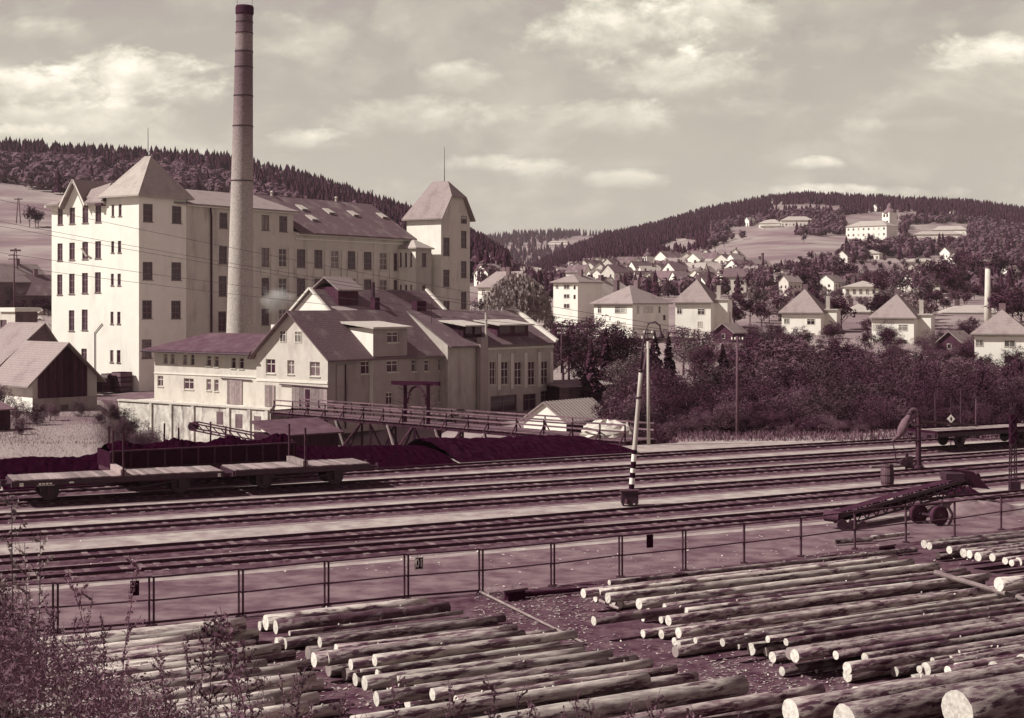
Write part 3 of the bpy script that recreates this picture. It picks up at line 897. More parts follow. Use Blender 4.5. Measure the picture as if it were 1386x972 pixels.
xm = (xt + xt1) / 2; zr = f0.z(245.5, xm, (yt + yt1) / 2); zj = f0.z(266, xm, yt)
facade(mb, FA, 'y', yt, xt, xt1, 0, ze, ww)
kj = (zr - ze) / (xm - xt + .6)
hw = (zj - ze) / kj
mb.poly([(xt, yt - .001, ze), (xt1, yt - .001, ze), (xt1 - hw + .6, yt - .001, zj), (xt + hw - .6, yt - .001, zj)])
mb.poly([(xt1, yt, 0), (xt1, yt1, 0), (xt1, yt1, ze), (xt1, yt, ze)])
mb.obj('wall', MATS['plaster_factory_shaded'], FA)
a_, b_ = yt - .7, yt1 + .6
xl, xr = xt - .6, xt1 + .6
jr = yt + 1.2
L0, L1 = (xl, a_, ze - .1), (xl, b_, ze - .1); R0, R1 = (xr, a_, ze - .1), (xr, b_, ze - .1)
JL, JR = (xt + hw - .7, a_, zj), (xt1 - hw + .7, a_, zj)
m0, m1 = (xm, jr + .3, zr), (xm, (yt + yt1) / 2 + 1.2, zr)
mb = MB(); mb.slab([[L1, L0, JL, m0, m1], [R0, R1, m1, m0, JR], [JL, JR, m0], [R1, L1, m1]], .2)
mb.obj('tower_roof', MATS['roof_light'], FA)
MB().tube([(xm, jr + 1, zr - .2), (xm, jr + 1, zr + 5.4)], [.07, .03], 6).obj('lightning_rod', MATS['iron'], FA)

# ------------------------------------------------------------------ chimney
cb = pt(323.3, 178, -1.2); ct = pt(331.2, 178, zy(9, 178))
m = bpy.data.materials.new('chimney_brick'); m.use_nodes = True
t = m.node_tree; b = t.nodes['Principled BSDF']; b.inputs['Roughness'].default_value = .95
tcn = t.nodes.new('ShaderNodeTexCoord'); sp = t.nodes.new('ShaderNodeSeparateXYZ'); t.links.new(tcn.outputs['Object'], sp.inputs[0])
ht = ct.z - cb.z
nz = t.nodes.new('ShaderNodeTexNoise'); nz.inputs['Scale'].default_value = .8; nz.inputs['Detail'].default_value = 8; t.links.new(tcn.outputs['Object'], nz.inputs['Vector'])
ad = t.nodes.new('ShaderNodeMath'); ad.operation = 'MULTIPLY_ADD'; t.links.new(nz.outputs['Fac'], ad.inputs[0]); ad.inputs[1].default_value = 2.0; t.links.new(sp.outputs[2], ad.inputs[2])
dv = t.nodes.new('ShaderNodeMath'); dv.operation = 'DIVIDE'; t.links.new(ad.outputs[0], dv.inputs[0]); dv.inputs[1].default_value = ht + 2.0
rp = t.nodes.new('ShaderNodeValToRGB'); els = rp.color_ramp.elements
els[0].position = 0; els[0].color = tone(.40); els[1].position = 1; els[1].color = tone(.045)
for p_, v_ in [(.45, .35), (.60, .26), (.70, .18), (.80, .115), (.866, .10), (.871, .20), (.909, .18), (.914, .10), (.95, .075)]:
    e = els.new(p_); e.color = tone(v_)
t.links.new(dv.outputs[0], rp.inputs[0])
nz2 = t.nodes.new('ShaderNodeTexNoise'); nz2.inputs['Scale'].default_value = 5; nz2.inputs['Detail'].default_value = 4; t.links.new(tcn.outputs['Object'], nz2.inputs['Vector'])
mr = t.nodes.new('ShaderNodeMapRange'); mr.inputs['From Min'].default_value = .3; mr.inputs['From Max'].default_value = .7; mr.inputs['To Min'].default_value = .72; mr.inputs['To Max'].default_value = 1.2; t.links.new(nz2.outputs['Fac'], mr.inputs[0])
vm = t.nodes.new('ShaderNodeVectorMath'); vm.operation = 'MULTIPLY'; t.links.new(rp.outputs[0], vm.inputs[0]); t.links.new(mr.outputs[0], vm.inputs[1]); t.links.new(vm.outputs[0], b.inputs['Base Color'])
bp = t.nodes.new('ShaderNodeBump'); bp.inputs['Strength'].default_value = .4; bp.inputs['Distance'].default_value = .1; t.links.new(nz2.outputs['Fac'], bp.inputs['Height']); t.links.new(bp.outputs[0], b.inputs['Normal'])
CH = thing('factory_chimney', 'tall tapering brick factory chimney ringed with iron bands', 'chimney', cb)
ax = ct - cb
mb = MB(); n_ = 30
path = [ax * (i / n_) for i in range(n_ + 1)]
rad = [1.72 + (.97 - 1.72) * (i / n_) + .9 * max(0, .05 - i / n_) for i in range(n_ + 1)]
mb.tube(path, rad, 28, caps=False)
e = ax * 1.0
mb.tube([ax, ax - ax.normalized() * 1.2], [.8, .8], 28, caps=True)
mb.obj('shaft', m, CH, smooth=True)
MB().tube([ax * .978, ax * .982, ax * .998, ax * 1.002], [1.0, 1.09, 1.09, 1.0], 28).obj('crown', MATS['tar'], CH, smooth=False)
for py in (30, 45, 70, 91, 130, 171, 245):
    u = (zy(py, 178) - cb.z) / ht
    r = 1.72 + (.97 - 1.72) * u
    MB().tube([ax * (u - .0014), ax * (u + .0014)], [r + .05] * 2, 28).obj('iron_band', MATS['iron'], CH)
mb = MB()
for s in (-.9, .9): mb.tube([ax + Vector((s, 0, 0)), ax + Vector((s, 0, 1.6))], .025, 5)
mb.obj('lightning_rod', MATS['iron'], CH)

# ------------------------------------------------------------------ low warehouse and gabled house
f1 = Fr(443.7, 151.0, -1.0, .60, .80)
yG = f1.yat(347); yL = f1.yat(206)
def crop(lst, ox=200, oy=370, k=3.96):
    return [(a / k + ox, b / k + ox, c / k + oy, d / k + oy) for a, b, c, d in lst]
WH = f1.root('warehouse', 'long low pale warehouse with dark hipped roof on the terrace', 'warehouse')
WH.location = f1.o
mb = MB()
ws = wx(f1, .3, crop([(84, 106, 430, 485), (121, 144, 431, 487), (189, 211, 434, 491), (228, 250, 435, 493), (314, 339, 441, 498), (356, 380, 443, 501), (446, 471, 451, 510), (489, 514, 453, 512), (52, 82, 549, 606), (314, 339, 567, 628), (356, 379, 570, 632)]), 'w')
ws += wx(f1, .3, crop([(193, 246, 563, 622)]), 'wc')
facade(mb, WH, 'x', .3, yG, yL, 0, 5.95, ws)
mb.poly([(.3, yL, 0), (8.5, yL, 0), (8.5, yL, 5.95), (.3, yL, 5.95)][::-1])
mb.poly([(8.5, yG, 0), (8.5, yL, 0), (8.5, yL, 5.95), (8.5, yG, 5.95)]); mb.poly([(.3, yG, 0), (8.5, yG, 0), (8.5, yG, 5.95), (.3, yG, 5.95)])
mb.obj('wall', MATS['plaster_cream'], WH)
mb = MB(); mb.box(.22, .298, yG, yL, 3.0, 3.15); mb.box(.1, .3, yG, yL + .1, 5.45, 5.65); mb.obj('string_course', MATS['trim_white'], WH)
mb = MB(); mb.slab([[(-.8, yL + .8, 5.75), (-.8, yG + .2, 5.75), (4.4, yG + .2, 7.6), (4.4, yL - 4.5, 7.6)], [(-.8, yL + .8, 5.75), (4.4, yL - 4.5, 7.6), (9.3, yL + .8, 5.75)], [(9.3, yG, 5.75), (9.3, yL + .8, 5.75), (4.4, yL - 4.5, 7.6), (4.4, yG + .2, 7.6)]], .2)
mb.obj('roof', MATS['roof_felt'], WH)
mb = MB(); mb.tube([(-.86, yL + .9, 5.55), (-.86, yG + .1, 5.5)], .1, 8); mb.obj('gutter', MATS['iron'], WH)
def door_x(fr, parent, off, box, name, m, planks=6):
    (a, b, c, d), = crop([box])
    s0, s1 = sorted((fr.yat(a, off), fr.yat(b, off))); mm = (s0 + s1) / 2; z1 = fr.z(c, off, mm)
    D = MB().box(off - .06, off, s0, s1, .02, z1).obj(name, MATS[m], parent)
    wd = (s1 - s0) / planks
    me_ = MB().box(off - .10, off - .062, 0, wd - .03, .05, z1 - .03).mesh('board', MATS[m])
    for i in range(planks):
        o = bpy.data.objects.new('board', me_); COL.objects.link(o); o.parent = D; o.location = (0, s0 + i * wd + .015, 0)
    return D
door_x(f1, WH, .3, (428, 508, 568, 690), 'sliding_door', 'wood_deck', 6)
s0, s1 = f1.yat(395 / 3.96 + 200, .3), f1.yat(560 / 3.96 + 200, .3)
MB().bar((.2, s0, f1.z(512, .3, s0)), (.2, s1, f1.z(515, .3, s1)), .08, .1).obj('door_track', MATS['fence_iron'], WH)
MB().box(5, 6, yG + 2.2, yG + 3.0, 6.6, 8.6).obj('chimney', MATS['plaster_white'], WH)

GH = f1.root('gabled_house', 'gabled works house with cream front, tiled roof and tall side dormer block', 'house')
xH = f1.xat(653, 0)
zEv, zPk = 5.75, 10.2
mb = MB()
gw = wx(f1, 0, crop([(633, 683, 460, 537), (748, 785, 466, 542), (868, 922, 475, 553)]), 'w')
gt_ = wx(f1, 0, crop([(708, 743, 306, 370), (787, 825, 308, 372)]), 'w')
facade(mb, GH, 'x', 0, 0, yG, 0, zEv, gw)
for g_ in gt_: window(GH, 'x', 0, min(g_[:2]), max(g_[:2]), g_[2], g_[3], 'w', True)
mb.poly([(0, yG, zEv), (0, 0, zEv), (0, yG / 2, zPk)])
mb.poly([(xH, 0, zEv), (xH, yG, zEv), (xH, yG / 2, zPk)]); mb.poly([(xH, 0, -2.5), (xH, yG, -2.5), (xH, yG, zEv), (xH, 0, zEv)]); mb.poly([(xH, yG, -2.5), (0, yG, -2.5), (0, yG, zEv), (xH, yG, zEv)])
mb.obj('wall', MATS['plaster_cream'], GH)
mb = MB()
sw = wy(f1, 0, crop([(1142, 1203, 470, 540)]), 'w') + wy(f1, 0, [(557, 563, 487, 503), (574.5, 581, 487, 503), (593.5, 602, 485.5, 502), (593.5, 601.5, 527, 544)], 'w') + wy(f1, 0, crop([(1138, 1235, 692, 735)]), 'd')
facade(mb, GH, 'y', 0, 0, xH, -2.5, zEv, sw)
mb.obj('wall', MATS['plaster_dark'], GH)  # side away from the sun, its shade put into the darker plaster colour
mb = MB(); mb.box(-.07, -.002, 0, yG, 2.7, 2.95); mb.obj('string_course', MATS['trim_white'], GH)
mb = MB(); gable(mb, 0, xH, 0, yG, zEv, zPk, .7, .7); mb.obj('roof', MATS['roof_tile'], GH)
door_x(f1, GH, 0, (630, 683, 600, 682), 'door', 'wood_deck', 4)
door_x(f1, GH, 0, (775, 965, 607, 735), 'sliding_door', 'wood_deck', 9)
s0, s1 = f1.yat(848 / 3.96 + 200, 0), f1.yat(872 / 3.96 + 200, 0)
MB().box(-.14, -.11, s1, s0, .1, f1.z(527, 0, s0)).obj('door_gap', MATS['tar'], GH)  # dark strip laid on the door, painting the shade of the open gap
s0, s1 = f1.yat(712 / 3.96 + 200, 0), f1.yat(965 / 3.96 + 200, 0)
MB().bar((-.15, s0, f1.z(520, 0, s0)), (-.15, s1, f1.z(525, 0, s1)), .1, .1).obj('door_track', MATS['fence_iron'], GH)
mb = MB()
for (a, b) in ((455, 478), (614, 637)):
    mb.box(f1.xat(a), f1.xat(b), -.12, -.002, -2.5, 4.6)
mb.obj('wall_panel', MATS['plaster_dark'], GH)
mb = MB(); x = f1.xat(466); mb.tube([(x, -.2, -2), (x, -.2, 4.6)], .08, 6); x = f1.xat(621); mb.tube([(x, -.2, -2), (x, -.2, 4.6), (x + .3, -.6, 5.2)], .08, 6); mb.obj('downpipe', MATS['iron'], GH)
# dormer block
bx0, bx1 = f1.xat(505, -.5), f1.xat(551, -.5); zD = 8.35
mb = MB()
facade(mb, GH, 'y', -.5, bx0, bx1, -2.5, zD, wy(f1, -.5, [(524, 539.5, 449, 464), (523.5, 539, 488, 504), (522.5, 532, 531, 548)], 'w'))
mb.obj('wall', MATS['plaster_dark'], GH)  # block front darkened in colour as shade; its side walls stay white
mb = MB(); mb.poly([(bx0, -.5, -2.5), (bx0, -.5, zD), (bx0, 3.2, zD), (bx0, 3.2, -2.5)]); mb.poly([(bx1, -.5, -2.5), (bx1, -.5, zD), (bx1, 3.2, zD), (bx1, 3.2, -2.5)][::-1])
mb.obj('wall', MATS['plaster_white'], GH)
mb = MB(); mb.slab([[(bx0 - .5, -1.0, zD + .1), (bx1 + .4, -1.0, zD + .1), (bx1 + .4, 4.6, zD + .75), (bx0 - .5, 4.6, zD + .75)]], .2); mb.obj('dormer_roof', MATS['tin'], GH)
mb = MB(); x = f1.xat(567, yG / 2); mb.box(x - .8, x + .8, yG / 2 - .4, yG / 2 + .4, 9.6, 11.2); x = f1.xat(508, yG / 2 + 1); mb.box(x - .5, x + .3, yG / 2 + .6, yG / 2 + 1.3, 9, 11.6); mb.obj('chimney', MATS['tar'], GH)
# roof ladder and aerial
k1 = (zPk - zEv) / (yG / 2)
mb = MB(); x = f1.xat(566, 3.5)
for s in (-.22, .22): mb.bar((x + s, 2.0, zEv + k1 * 2 + .12), (x + s + .0, 4.8, zEv + k1 * 4.8 + .12), .06, .06)
for i in range(9):
    y = 2.1 + i * .32; mb.bar((x - .22, y, zEv + k1 * y + .13), (x + .22, y, zEv + k1 * y + .13), .06, .05)
mb.obj('roof_ladder', MATS['iron'], GH)
mb = MB(); x = f1.xat(584, 2.5); mb.tube([(x, 2.5, zEv + k1 * 2.5), (x, 2.5, zEv + k1 * 2.5 + 3.2)], .035, 5); mb.tube([(x - .6, 2.5, zEv + k1 * 2.5 + 2.9), (x + .6, 2.5, zEv + k1 * 2.5 + 2.9)], .02, 5); mb.obj('aerial', MATS['iron'], GH)

# boiler house behind
f2 = Fr(421, 170, -1, .60, .80)
BH = f2.root('boiler_house', 'white-gabled boiler house with roof ventilator behind the gabled house', 'boiler house')
zp = f2.z(391.5, 0, 0); hwid = 6.0; zev = zp - 5.0; xl_ = f2.xat(577, 0)
mb = MB(); mb.poly([(0, hwid, 0), (0, -hwid, 0), (0, -hwid, zev), (0, 0, zp - .1), (0, hwid, zev)]); mb.poly([(0, -hwid, 0), (xl_, -hwid, 0), (xl_, -hwid, zev), (0, -hwid, zev)]); mb.poly([(xl_, hwid, 0), (0, hwid, 0), (0, hwid, zev), (xl_, hwid, zev)])
mb.poly([(xl_, -hwid, 0), (xl_, hwid, 0), (xl_, hwid, zev), (xl_, 0, zp - .1), (xl_, -hwid, zev)])
mb.obj('wall', MATS['plaster_white'], BH)
gable(MB(), 0, xl_, -hwid, hwid, zev, zp, .5, .15).obj('roof', MATS['roof_tile'], BH)
mb = MB(); mb.bar((-.2, 0, zp + .15), (-.2, -hwid, zev + .1), .4, .2); mb.bar((-.2, 0, zp + .15), (-.2, hwid, zev + .1), .4, .2); mb.bar((xl_, 0, zp + .15), (xl_, -hwid, zev + .1), .4, .25); mb.obj('parapet', MATS['trim_white'], BH)
x0_, x1_ = f2.xat(456, -2), f2.xat(483, -2)
mb = MB(); mb.box(x0_, x1_, -2.2, 1.4, zp - 2.6, zp + .3)
mb.obj('ventilator', MATS['wood_dark'], BH)
gable(MB(), x0_, x1_, -2.2, 1.4, zp + .3, zp + 1.5, .5, .5, 'x').obj('ventilator_roof', MATS['roof_light'], BH)
mb = MB(); x = f2.xat(505, -1.5); mb.tube([(x, -1.5, zp - 2), (x, -1.5, zp + .9)], .22, 8); mb.obj('flue', MATS['iron'], BH)
x0_, x1_ = f2.xat(473, -5), f2.xat(512, -5)
mb = MB(); mb.box(x0_, x1_, -5.4, -3, zev - 1, zp - 2.9); mb.obj('annex', MATS['plaster_grey'], BH)
MB().slab([[(x0_ - .3, -5.8, zp - 2.9), (x1_ + .3, -5.8, zp - 2.9), (x1_ + .3, -2.2, zp - 1.9), (x0_ - .3, -2.2, zp - 1.9)]], .15).obj('annex_roof', MATS['roof_light'], BH)

# engine house on the right
f3 = Fr(655, 170, -3, .60, .80)
EH = f3.root('engine_house', 'engine house with five tall windows, tiled roof and white gable parapet', 'hall')
xr_ = f3.xat(749); xl2 = f3.xat(606)
zE3 = f3.z(463.5, 0, 0); zP3 = f3.z(420, xr_ - 4, 6)
mb = MB()
hw3 = wy(f3, 0, [(663, 671, 489, 521), (678.5, 688.5, 489, 521), (696.5, 706.5, 489.5, 521.5), (715, 724.5, 489, 521.5), (732.5, 742, 488.5, 521)], 'w')
facade(mb, EH, 'y', 0, 0, xr_, 0, zE3, hw3 + wy(f3, 0, [(664, 700, 535, 558), (708, 726, 533, 556), (732, 744, 529, 545)], 'd'))
mb.poly([(xl2, 0, 0), (0, 0, 0), (0, 0, zE3), (xl2, 0, zE3)])
mb.poly([(xr_, 0, 0), (xr_, 12, 0), (xr_, 12, zE3), (xr_, 6, zP3), (xr_, 0, zE3)]); mb.poly([(xr_, 12, 0), (xl2, 12, 0), (xl2, 12, zE3), (xr_, 12, zE3)]); mb.poly([(xl2, 12, 0), (xl2, 0, 0), (xl2, 0, zE3), (xl2, 6, zP3), (xl2, 12, zE3)])
mb.obj('wall', MATS['plaster_grey'], EH)
for a in (655, 675, 692.5, 711, 729.5, 746): x = f3.xat(a); MB().box(x - .28, x + .28, -.12, -.002, zE3 - 5.6, zE3 - 1.4).obj('pilaster', MATS['plaster_pilaster'], EH)
MB().box(0, xr_, -.12, -.003, zE3 - .9, zE3 - .65).obj('cornice', MATS['plaster_pilaster'], EH)
gable(MB(), xl2, xr_ - .3, 0, 12, zE3, zP3, .5, .0).obj('roof', MATS['roof_tile'], EH)
mb = MB(); mb.bar((xr_ - .1, 6, zP3 + .25), (xr_ - .1, -.6, zE3 - .1), .5, .4); mb.bar((xr_ - .1, 6, zP3 + .25), (xr_ - .1, 12.6, zE3 - .1), .5, .4); mb.obj('parapet', MATS['trim_white'], EH)
k3 = (zP3 - zE3) / 6
for (a, b, c, d) in ((672, 714, 445, 461), (626, 651, 445, 461)):
    xa, xb = f3.xat(a, 1.0), f3.xat(b, 1.0)
    D = MB().box(xa, xb, .9, 5, zE3 + k3 * .9, zE3 + 2.0).obj('dormer', MATS['wood_dark'], EH)
    MB().slab([[(xa - .5, .2, zE3 + 2.0), (xb + .4, .2, zE3 + 2.0), (xb + .4, 4.6, zE3 + 2.6), (xa - .5, 4.6, zE3 + 2.6)]], .14).obj('dormer_roof', MATS['tin'], D)
    for i in range(2): window(D, 'y', .9, xa + .5 + i * (xb - xa) * .45, xa + .5 + i * (xb - xa) * .45 + 1.1, zE3 + 1.0, zE3 + 1.9, 'd', True) if False else MB().box(xa + .4 + i * (xb - xa) * .48, xa + .4 + i * (xb - xa) * .48 + (xb - xa) * .34, .84, .9, zE3 + .95, zE3 + 1.85).obj('pane', MATS['glass'], D)
mb = MB(); x = f3.xat(657, -.4); mb.tube([(x, -.5, 3), (x, -.5, zE3 + 3.4)], .14, 8); mb.obj('vent_pipe', MATS['tin'], EH)
mb = MB(); x = f3.xat(652, -.4); mb.box(x - .6, x + .8, -.7, -.15, zE3 - 9, zE3 + .6); mb.obj('stack', MATS['plaster_dark'], EH)

# retaining wall under the terrace
RW = f1.root('retaining_wall', 'stained white retaining wall with basement windows below the warehouse terrace', 'wall')
off = -3.2
yr0, yr1 = f1.yat(366, off), f1.yat(160, off)
mb = MB()
facade(mb, RW, 'x', off, yr0, yr1, -6, .0, wx(f1, off, crop([(368, 405, 742, 812), (469, 508, 755, 832), (569, 608, 766, 843)])))
mb.poly([(off, yr0, -6), (off, yr0, 0), (3, yr0, 0), (3, yr0, -6)]); mb.poly([(off, yr1, 0), (off, yr0, 0), (3, yr0, 0), (3, yr1, 0)][::-1])
mb.obj('wall', MATS['wall_stained'], RW)
mb = MB(); mb.box(off - .15, off + .5, yr0 - .1, yr1, .003, .18)
mb.obj('coping', MATS['plaster_cream'], RW)
for px in (205, 232, 262, 310, 338, 362):
    y = f1.yat(px, off); MB().box(off - .18, off - .003, y - .2, y + .2, -6, -.05).obj('buttress', MATS['wall_stained'], RW)
mb = MB()
terr = [(-3.2, -3), (-3.2, 30), (60, 45), (60, -3)]
mb.slab([[(off + .02, yr0, -.02), (40, yr0, -.02), (60, yr1 + 30, -.02), (off + .02, yr1 + 8, -.02)][::1]], 3.4)
o = structure('factory_yard_ground', mb, MATS['road_dirt']); o.location = f1.o; o.rotation_euler = (0, 0, f1.rz)
# ------------------------------------------------------------------ wooden ramp bridge
BR = thing('ramp_bridge', 'long wooden trestle ramp with double railings running down to the tracks', 'bridge', gp(369, 556, -1))
bo = gp(369, 556, -1)
bp0, bp1 = gp(369, 556.5, -1), gp(848, 596.5, -.15)
bd = (bp1 - bp0).normalized(); bn = Vector((-bd.y, bd.x, 0)).normalized()
if bn.y < 0: bn = -bn
bl = (bp1 - bp0).length
def bpt(px, o=0.0, dz=0.0):
    lo, hi = 0.0, 1.0
    for _ in range(40):
        m_ = (lo + hi) / 2; q = bp0.lerp(bp1, m_)
        if CX + q.x / q.y * F < px: lo = m_
        else: hi = m_
    q = bp0.lerp(bp1, (lo + hi) / 2)
    return q + bn * o + Vector((0, 0, dz)) - bo
mb = MB()
for o_ in (.1, 1.5, 2.9): mb.bar(bpt(369, o_, -.28), bpt(847, o_, -.28), .2, .32)
mb.obj('beam', MATS['wood_dark'], BR)
me_ = MB().box(-.12, .12, -.15, 3.15, -.1, -.03).mesh('deck_board', MATS['wood_old'])
nb = int(bl / .27); rz_ = math.atan2(bd.y, bd.x)
for i in range(nb):
    o = bpt(369) + (bp1 - bp0) * (i + .5) / nb
    b_ = bpy.data.objects.new('deck_board', me_); COL.objects.link(b_); b_.parent = BR; b_.location = o + Vector((0, 0, rr.uniform(-.008, .008))); b_.rotation_euler = (0, 0, rz_); 
npx = [371, 396, 417, 440, 465, 492, 519, 545, 574, 604, 634, 661, 699, 736, 775, 812, 846]
for k, px in enumerate(npx):
    for o_ in (0, 3.0):
        mb = MB(); a = bpt(px, o_)
        mb.bar(a + Vector((0, 0, -.35)), a + Vector((0, 0, 1.12)), .12, .12)
        sd = -1 if o_ == 0 else 1
        mb.bar(a + Vector((0, 0, .62)), a + bn * .55 * sd + Vector((0, 0, -.25)), .08, .08)
        mb.obj('railing_post', MATS['wood_dark'], BR)
for o_ in (0, 3.0):
    for z_ in (.62, 1.12):
        for pa, pb in zip(npx, npx[1:]):
            MB().bar(bpt(pa, o_, z_), bpt(pb, o_, z_), .07, .13).obj('rail', MATS['wood_old'], BR)
for px in (400, 455, 500, 525, 560, 590, 620, 655, 690, 730):
    a = bpt(px); gz = -2.9 - a.z - bo.z
    mb = MB()
    zz = -6.2 - bo.z
    for o_ in (.1, 2.9): mb.bar((a.x + bn.x * o_, a.y + bn.y * o_, zz), bpt(px, o_, -.4), .2, .2)
    mb.bar((a.x + bn.x * .1, a.y + bn.y * .1, zz), bpt(px, 2.9, -.5), .1, .14); mb.bar((a.x + bn.x * 2.9, a.y + bn.y * 2.9, zz), bpt(px, .1, -.5), .1, .14)
    mb.obj('trestle', MATS['wood_dark'], BR)
    if px in (455, 525, 590, 655):
        MB().bar(bpt(px, -.1, -.4), bpt(px + 16, -.5, -2.6), .14, .14).obj('brace', MATS['wood_deck'], BR)
        MB().bar(bpt(px + 34, -.1, -.4), bpt(px + 16, -.5, -2.6), .14, .14).obj('brace', MATS['wood_dark'], BR)
# loading frame with toothed posts on the ramp
LG = thing('loading_frame', 'dark timber portal frame with toothed side posts standing on the ramp', 'frame', bo + bpt(545, 1.5))
lo_ = bpt(545, 1.5)
mb = MB(); A1, B1 = bpt(546, .2) - lo_, bpt(577, .2) - lo_
top = 3.5
for q in (A1, B1):
    mb.bar(q, q + Vector((0, 0, top)), .3, .3)
mb.bar(A1 + Vector((-1.2, 0, top)), B1 + Vector((1.0, 0, top)), .25, .35)
mb.obj('post', MATS['wood_black'], LG)
mb = MB()
cen = (A1 + B1) / 2; hw_ = (B1 - A1).length / 2 * .8
arc = [cen + (B1 - A1).normalized() * hw_ * math.cos(a) + Vector((0, 0, 1.7 + 1.5 * math.sin(a))) for a in np.linspace(0, math.pi, 12)]
for a, b in zip(arc, arc[1:]): mb.bar(a, b, .12, .16)
mb.obj('arch', MATS['wood_dark'], LG)
for q in (A1, B1):
    for sd in (-1, 1):
        for i in range(9):
            z_ = .7 + i * .31
            MB().bar(q + Vector((sd * .12, -.1, z_)), q + Vector((sd * .62, -.1, z_ + .22)), .07, .07).obj('tooth', MATS['wood_old'], LG)
# lean-to under the ramp
f4 = Fr(372, 130, -3.2, .8, .6)
LT = f4.root('lean_to', 'low dark lean-to with tarred roof beneath the start of the ramp', 'shed')
x1_ = f4.xat(458)
mb = MB(); mb.box(0, x1_, 0, 4, -3, f4.z(590, 0, 0)); mb.obj('wall', MATS['wood_dark'], LT)
z_ = f4.z(589, 0, 0)
MB().slab([[(-.3, -.6, z_), (x1_ + .3, -.6, z_), (x1_ + .3, 4.3, z_ + 1.0), (-.3, 4.3, z_ + 1.0)]], .12).obj('roof', MATS['roof_felt'], LT)

# ------------------------------------------------------------------ barn and houses at the left edge
f5 = Fr(44, 149.5, -1.2, .69, .72)
BN = f5.root('barn', 'weathered barn with dark boarded gable on stone base in the meadow', 'barn')
xb = f5.xat(131); xb0 = 0; xk = f5.xat(89)
yb = 8.0
ze = f5.z(511, 0, 0); zpk = f5.z(463, xk, 0); z2 = f5.z(507, xb, 0)
zs = f5.z(540, 0, 0)
mb = MB(); facade(mb, BN, 'x', 0, 0, yb, 0, ze, []); mb.obj('wall', MATS['plaster_white'], BN)
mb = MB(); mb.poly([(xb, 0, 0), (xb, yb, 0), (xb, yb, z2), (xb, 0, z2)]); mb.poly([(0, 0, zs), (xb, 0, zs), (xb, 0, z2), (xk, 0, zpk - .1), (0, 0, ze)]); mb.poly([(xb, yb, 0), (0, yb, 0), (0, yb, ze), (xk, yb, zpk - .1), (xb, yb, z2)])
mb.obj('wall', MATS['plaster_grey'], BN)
mb = MB(); facade(mb, BN, 'y', -.05, 0, xb, 0, zs, [(f5.xat(82), f5.xat(92), f5.z(562, 3, 0), f5.z(548, 3, 0), 'd')]); mb.poly([(0, -.05, zs), (xb, -.05, zs), (xb, 0, zs), (0, 0, zs)]); mb.obj('stone_base', MATS['plaster_dark'], BN)
# boards of the gable, one by one
xa_, xc_ = f5.xat(51), f5.xat(118)
nb = 24
for i in range(nb):
    a = xa_ + (xc_ - xa_) * i / nb; b = xa_ + (xc_ - xa_) * (i + 1) / nb - .03
    def topz(x): return (ze + (zpk - ze) * x / xk if x < xk else zpk + (z2 - zpk) * (x - xk) / (xb - xk)) - .25
    d = -.06 - .02 * (i % 2)
    mb = MB(); tz0, tz1 = topz(a), topz(b)
    pts8 = [(a, d, zs), (b, d, zs), (b, d, tz1), (a, d, tz0)]
    mb.poly(pts8); mb.poly([(a, d, zs), (a, d, tz0), (a, -.01, tz0), (a, -.01, zs)]); mb.poly([(b, d, tz1), (b, d, zs), (b, -.01, zs), (b, -.01, tz1)])
    mb.obj('board', MATS['wood_dark'], BN)
mb = MB()
kL = (zpk - ze) / xk; kR = (zpk - z2) / (xb - xk)
mb.slab([[(-.9, yb + .4, ze - kL * .9), (-.9, -.7, ze - kL * .9), (xk, -.7, zpk), (xk, yb + .4, zpk)], [(xk, yb + .4, zpk), (xk, -.7, zpk), (xb + .7, -.7, z2 - kR * .7), (xb + .7, yb + .4, z2 - kR * .7)]], .16)
mb.obj('roof', MATS['roof_light'], BN)
f6 = Fr(23, 178, -1.2, .60, .80)
BK = f6.root('brick_house', 'brick gabled house with white trim behind the barn', 'house')
x6 = f6.xat(53); y6 = 12
zt6 = f6.z(422, 0, 0)
mb = MB(); mb.box(0, x6, .3, 3, 0, zt6); mb.obj('wall', MATS['brick'], BK)
mb = MB(); facade(mb, BK, 'x', -.05, .3, y6, 0, f6.z(420, 0, 2), wx(f6, -.05, [(0, 9, 433, 443)], 'd')); mb.obj('wall', MATS['plaster_cream'], BK)
mb = MB(); mb.box(-.3, x6 + .3, 0, 3.3, zt6, zt6 + .5); mb.obj('cornice', MATS['trim_white'], BK)
zz = f6.z(436, 0, -1)
mb = MB(); mb.slab([[(-9, -7, 2.6), (-1.0, -7, zz), (-1.0, .25, zz), (-9, .25, 2.6)], [(-1.0, -7, zz), (4, -7, 2.6), (4, .25, 2.6), (-1.0, .25, zz)]], .18); mb.obj('roof', MATS['roof_light'], BK)
mb = MB(); mb.poly([(-8.4, -6.6, 0), (3.5, -6.6, 0), (3.5, -6.6, 2.7), (-1, -6.6, zz - .2), (-8.4, -6.6, 2.7)]); mb.poly([(3.5, -6.6, 0), (3.5, .2, 0), (3.5, .2, 2.7), (3.5, -6.6, 2.7)]); mb.obj('wall', MATS['brick'], BK)
f7 = Fr(2, 128, -1.4, .7, .7)
SH = f7.root('small_shed', 'tiny dark shed at the left edge beside the barn', 'shed')
MB().box(-2.2, f7.xat(14), 0, 2, 0, 2.2).obj('wall', MATS['wood_dark'], SH)
MB().slab([[(-2.6, -.4, 2.2), (f7.xat(14) + .3, -.4, 2.2), (f7.xat(14) + .3, 2.4, 2.7), (-2.6, 2.4, 2.7)]], .1).obj('roof', MATS['wood_old'], SH)
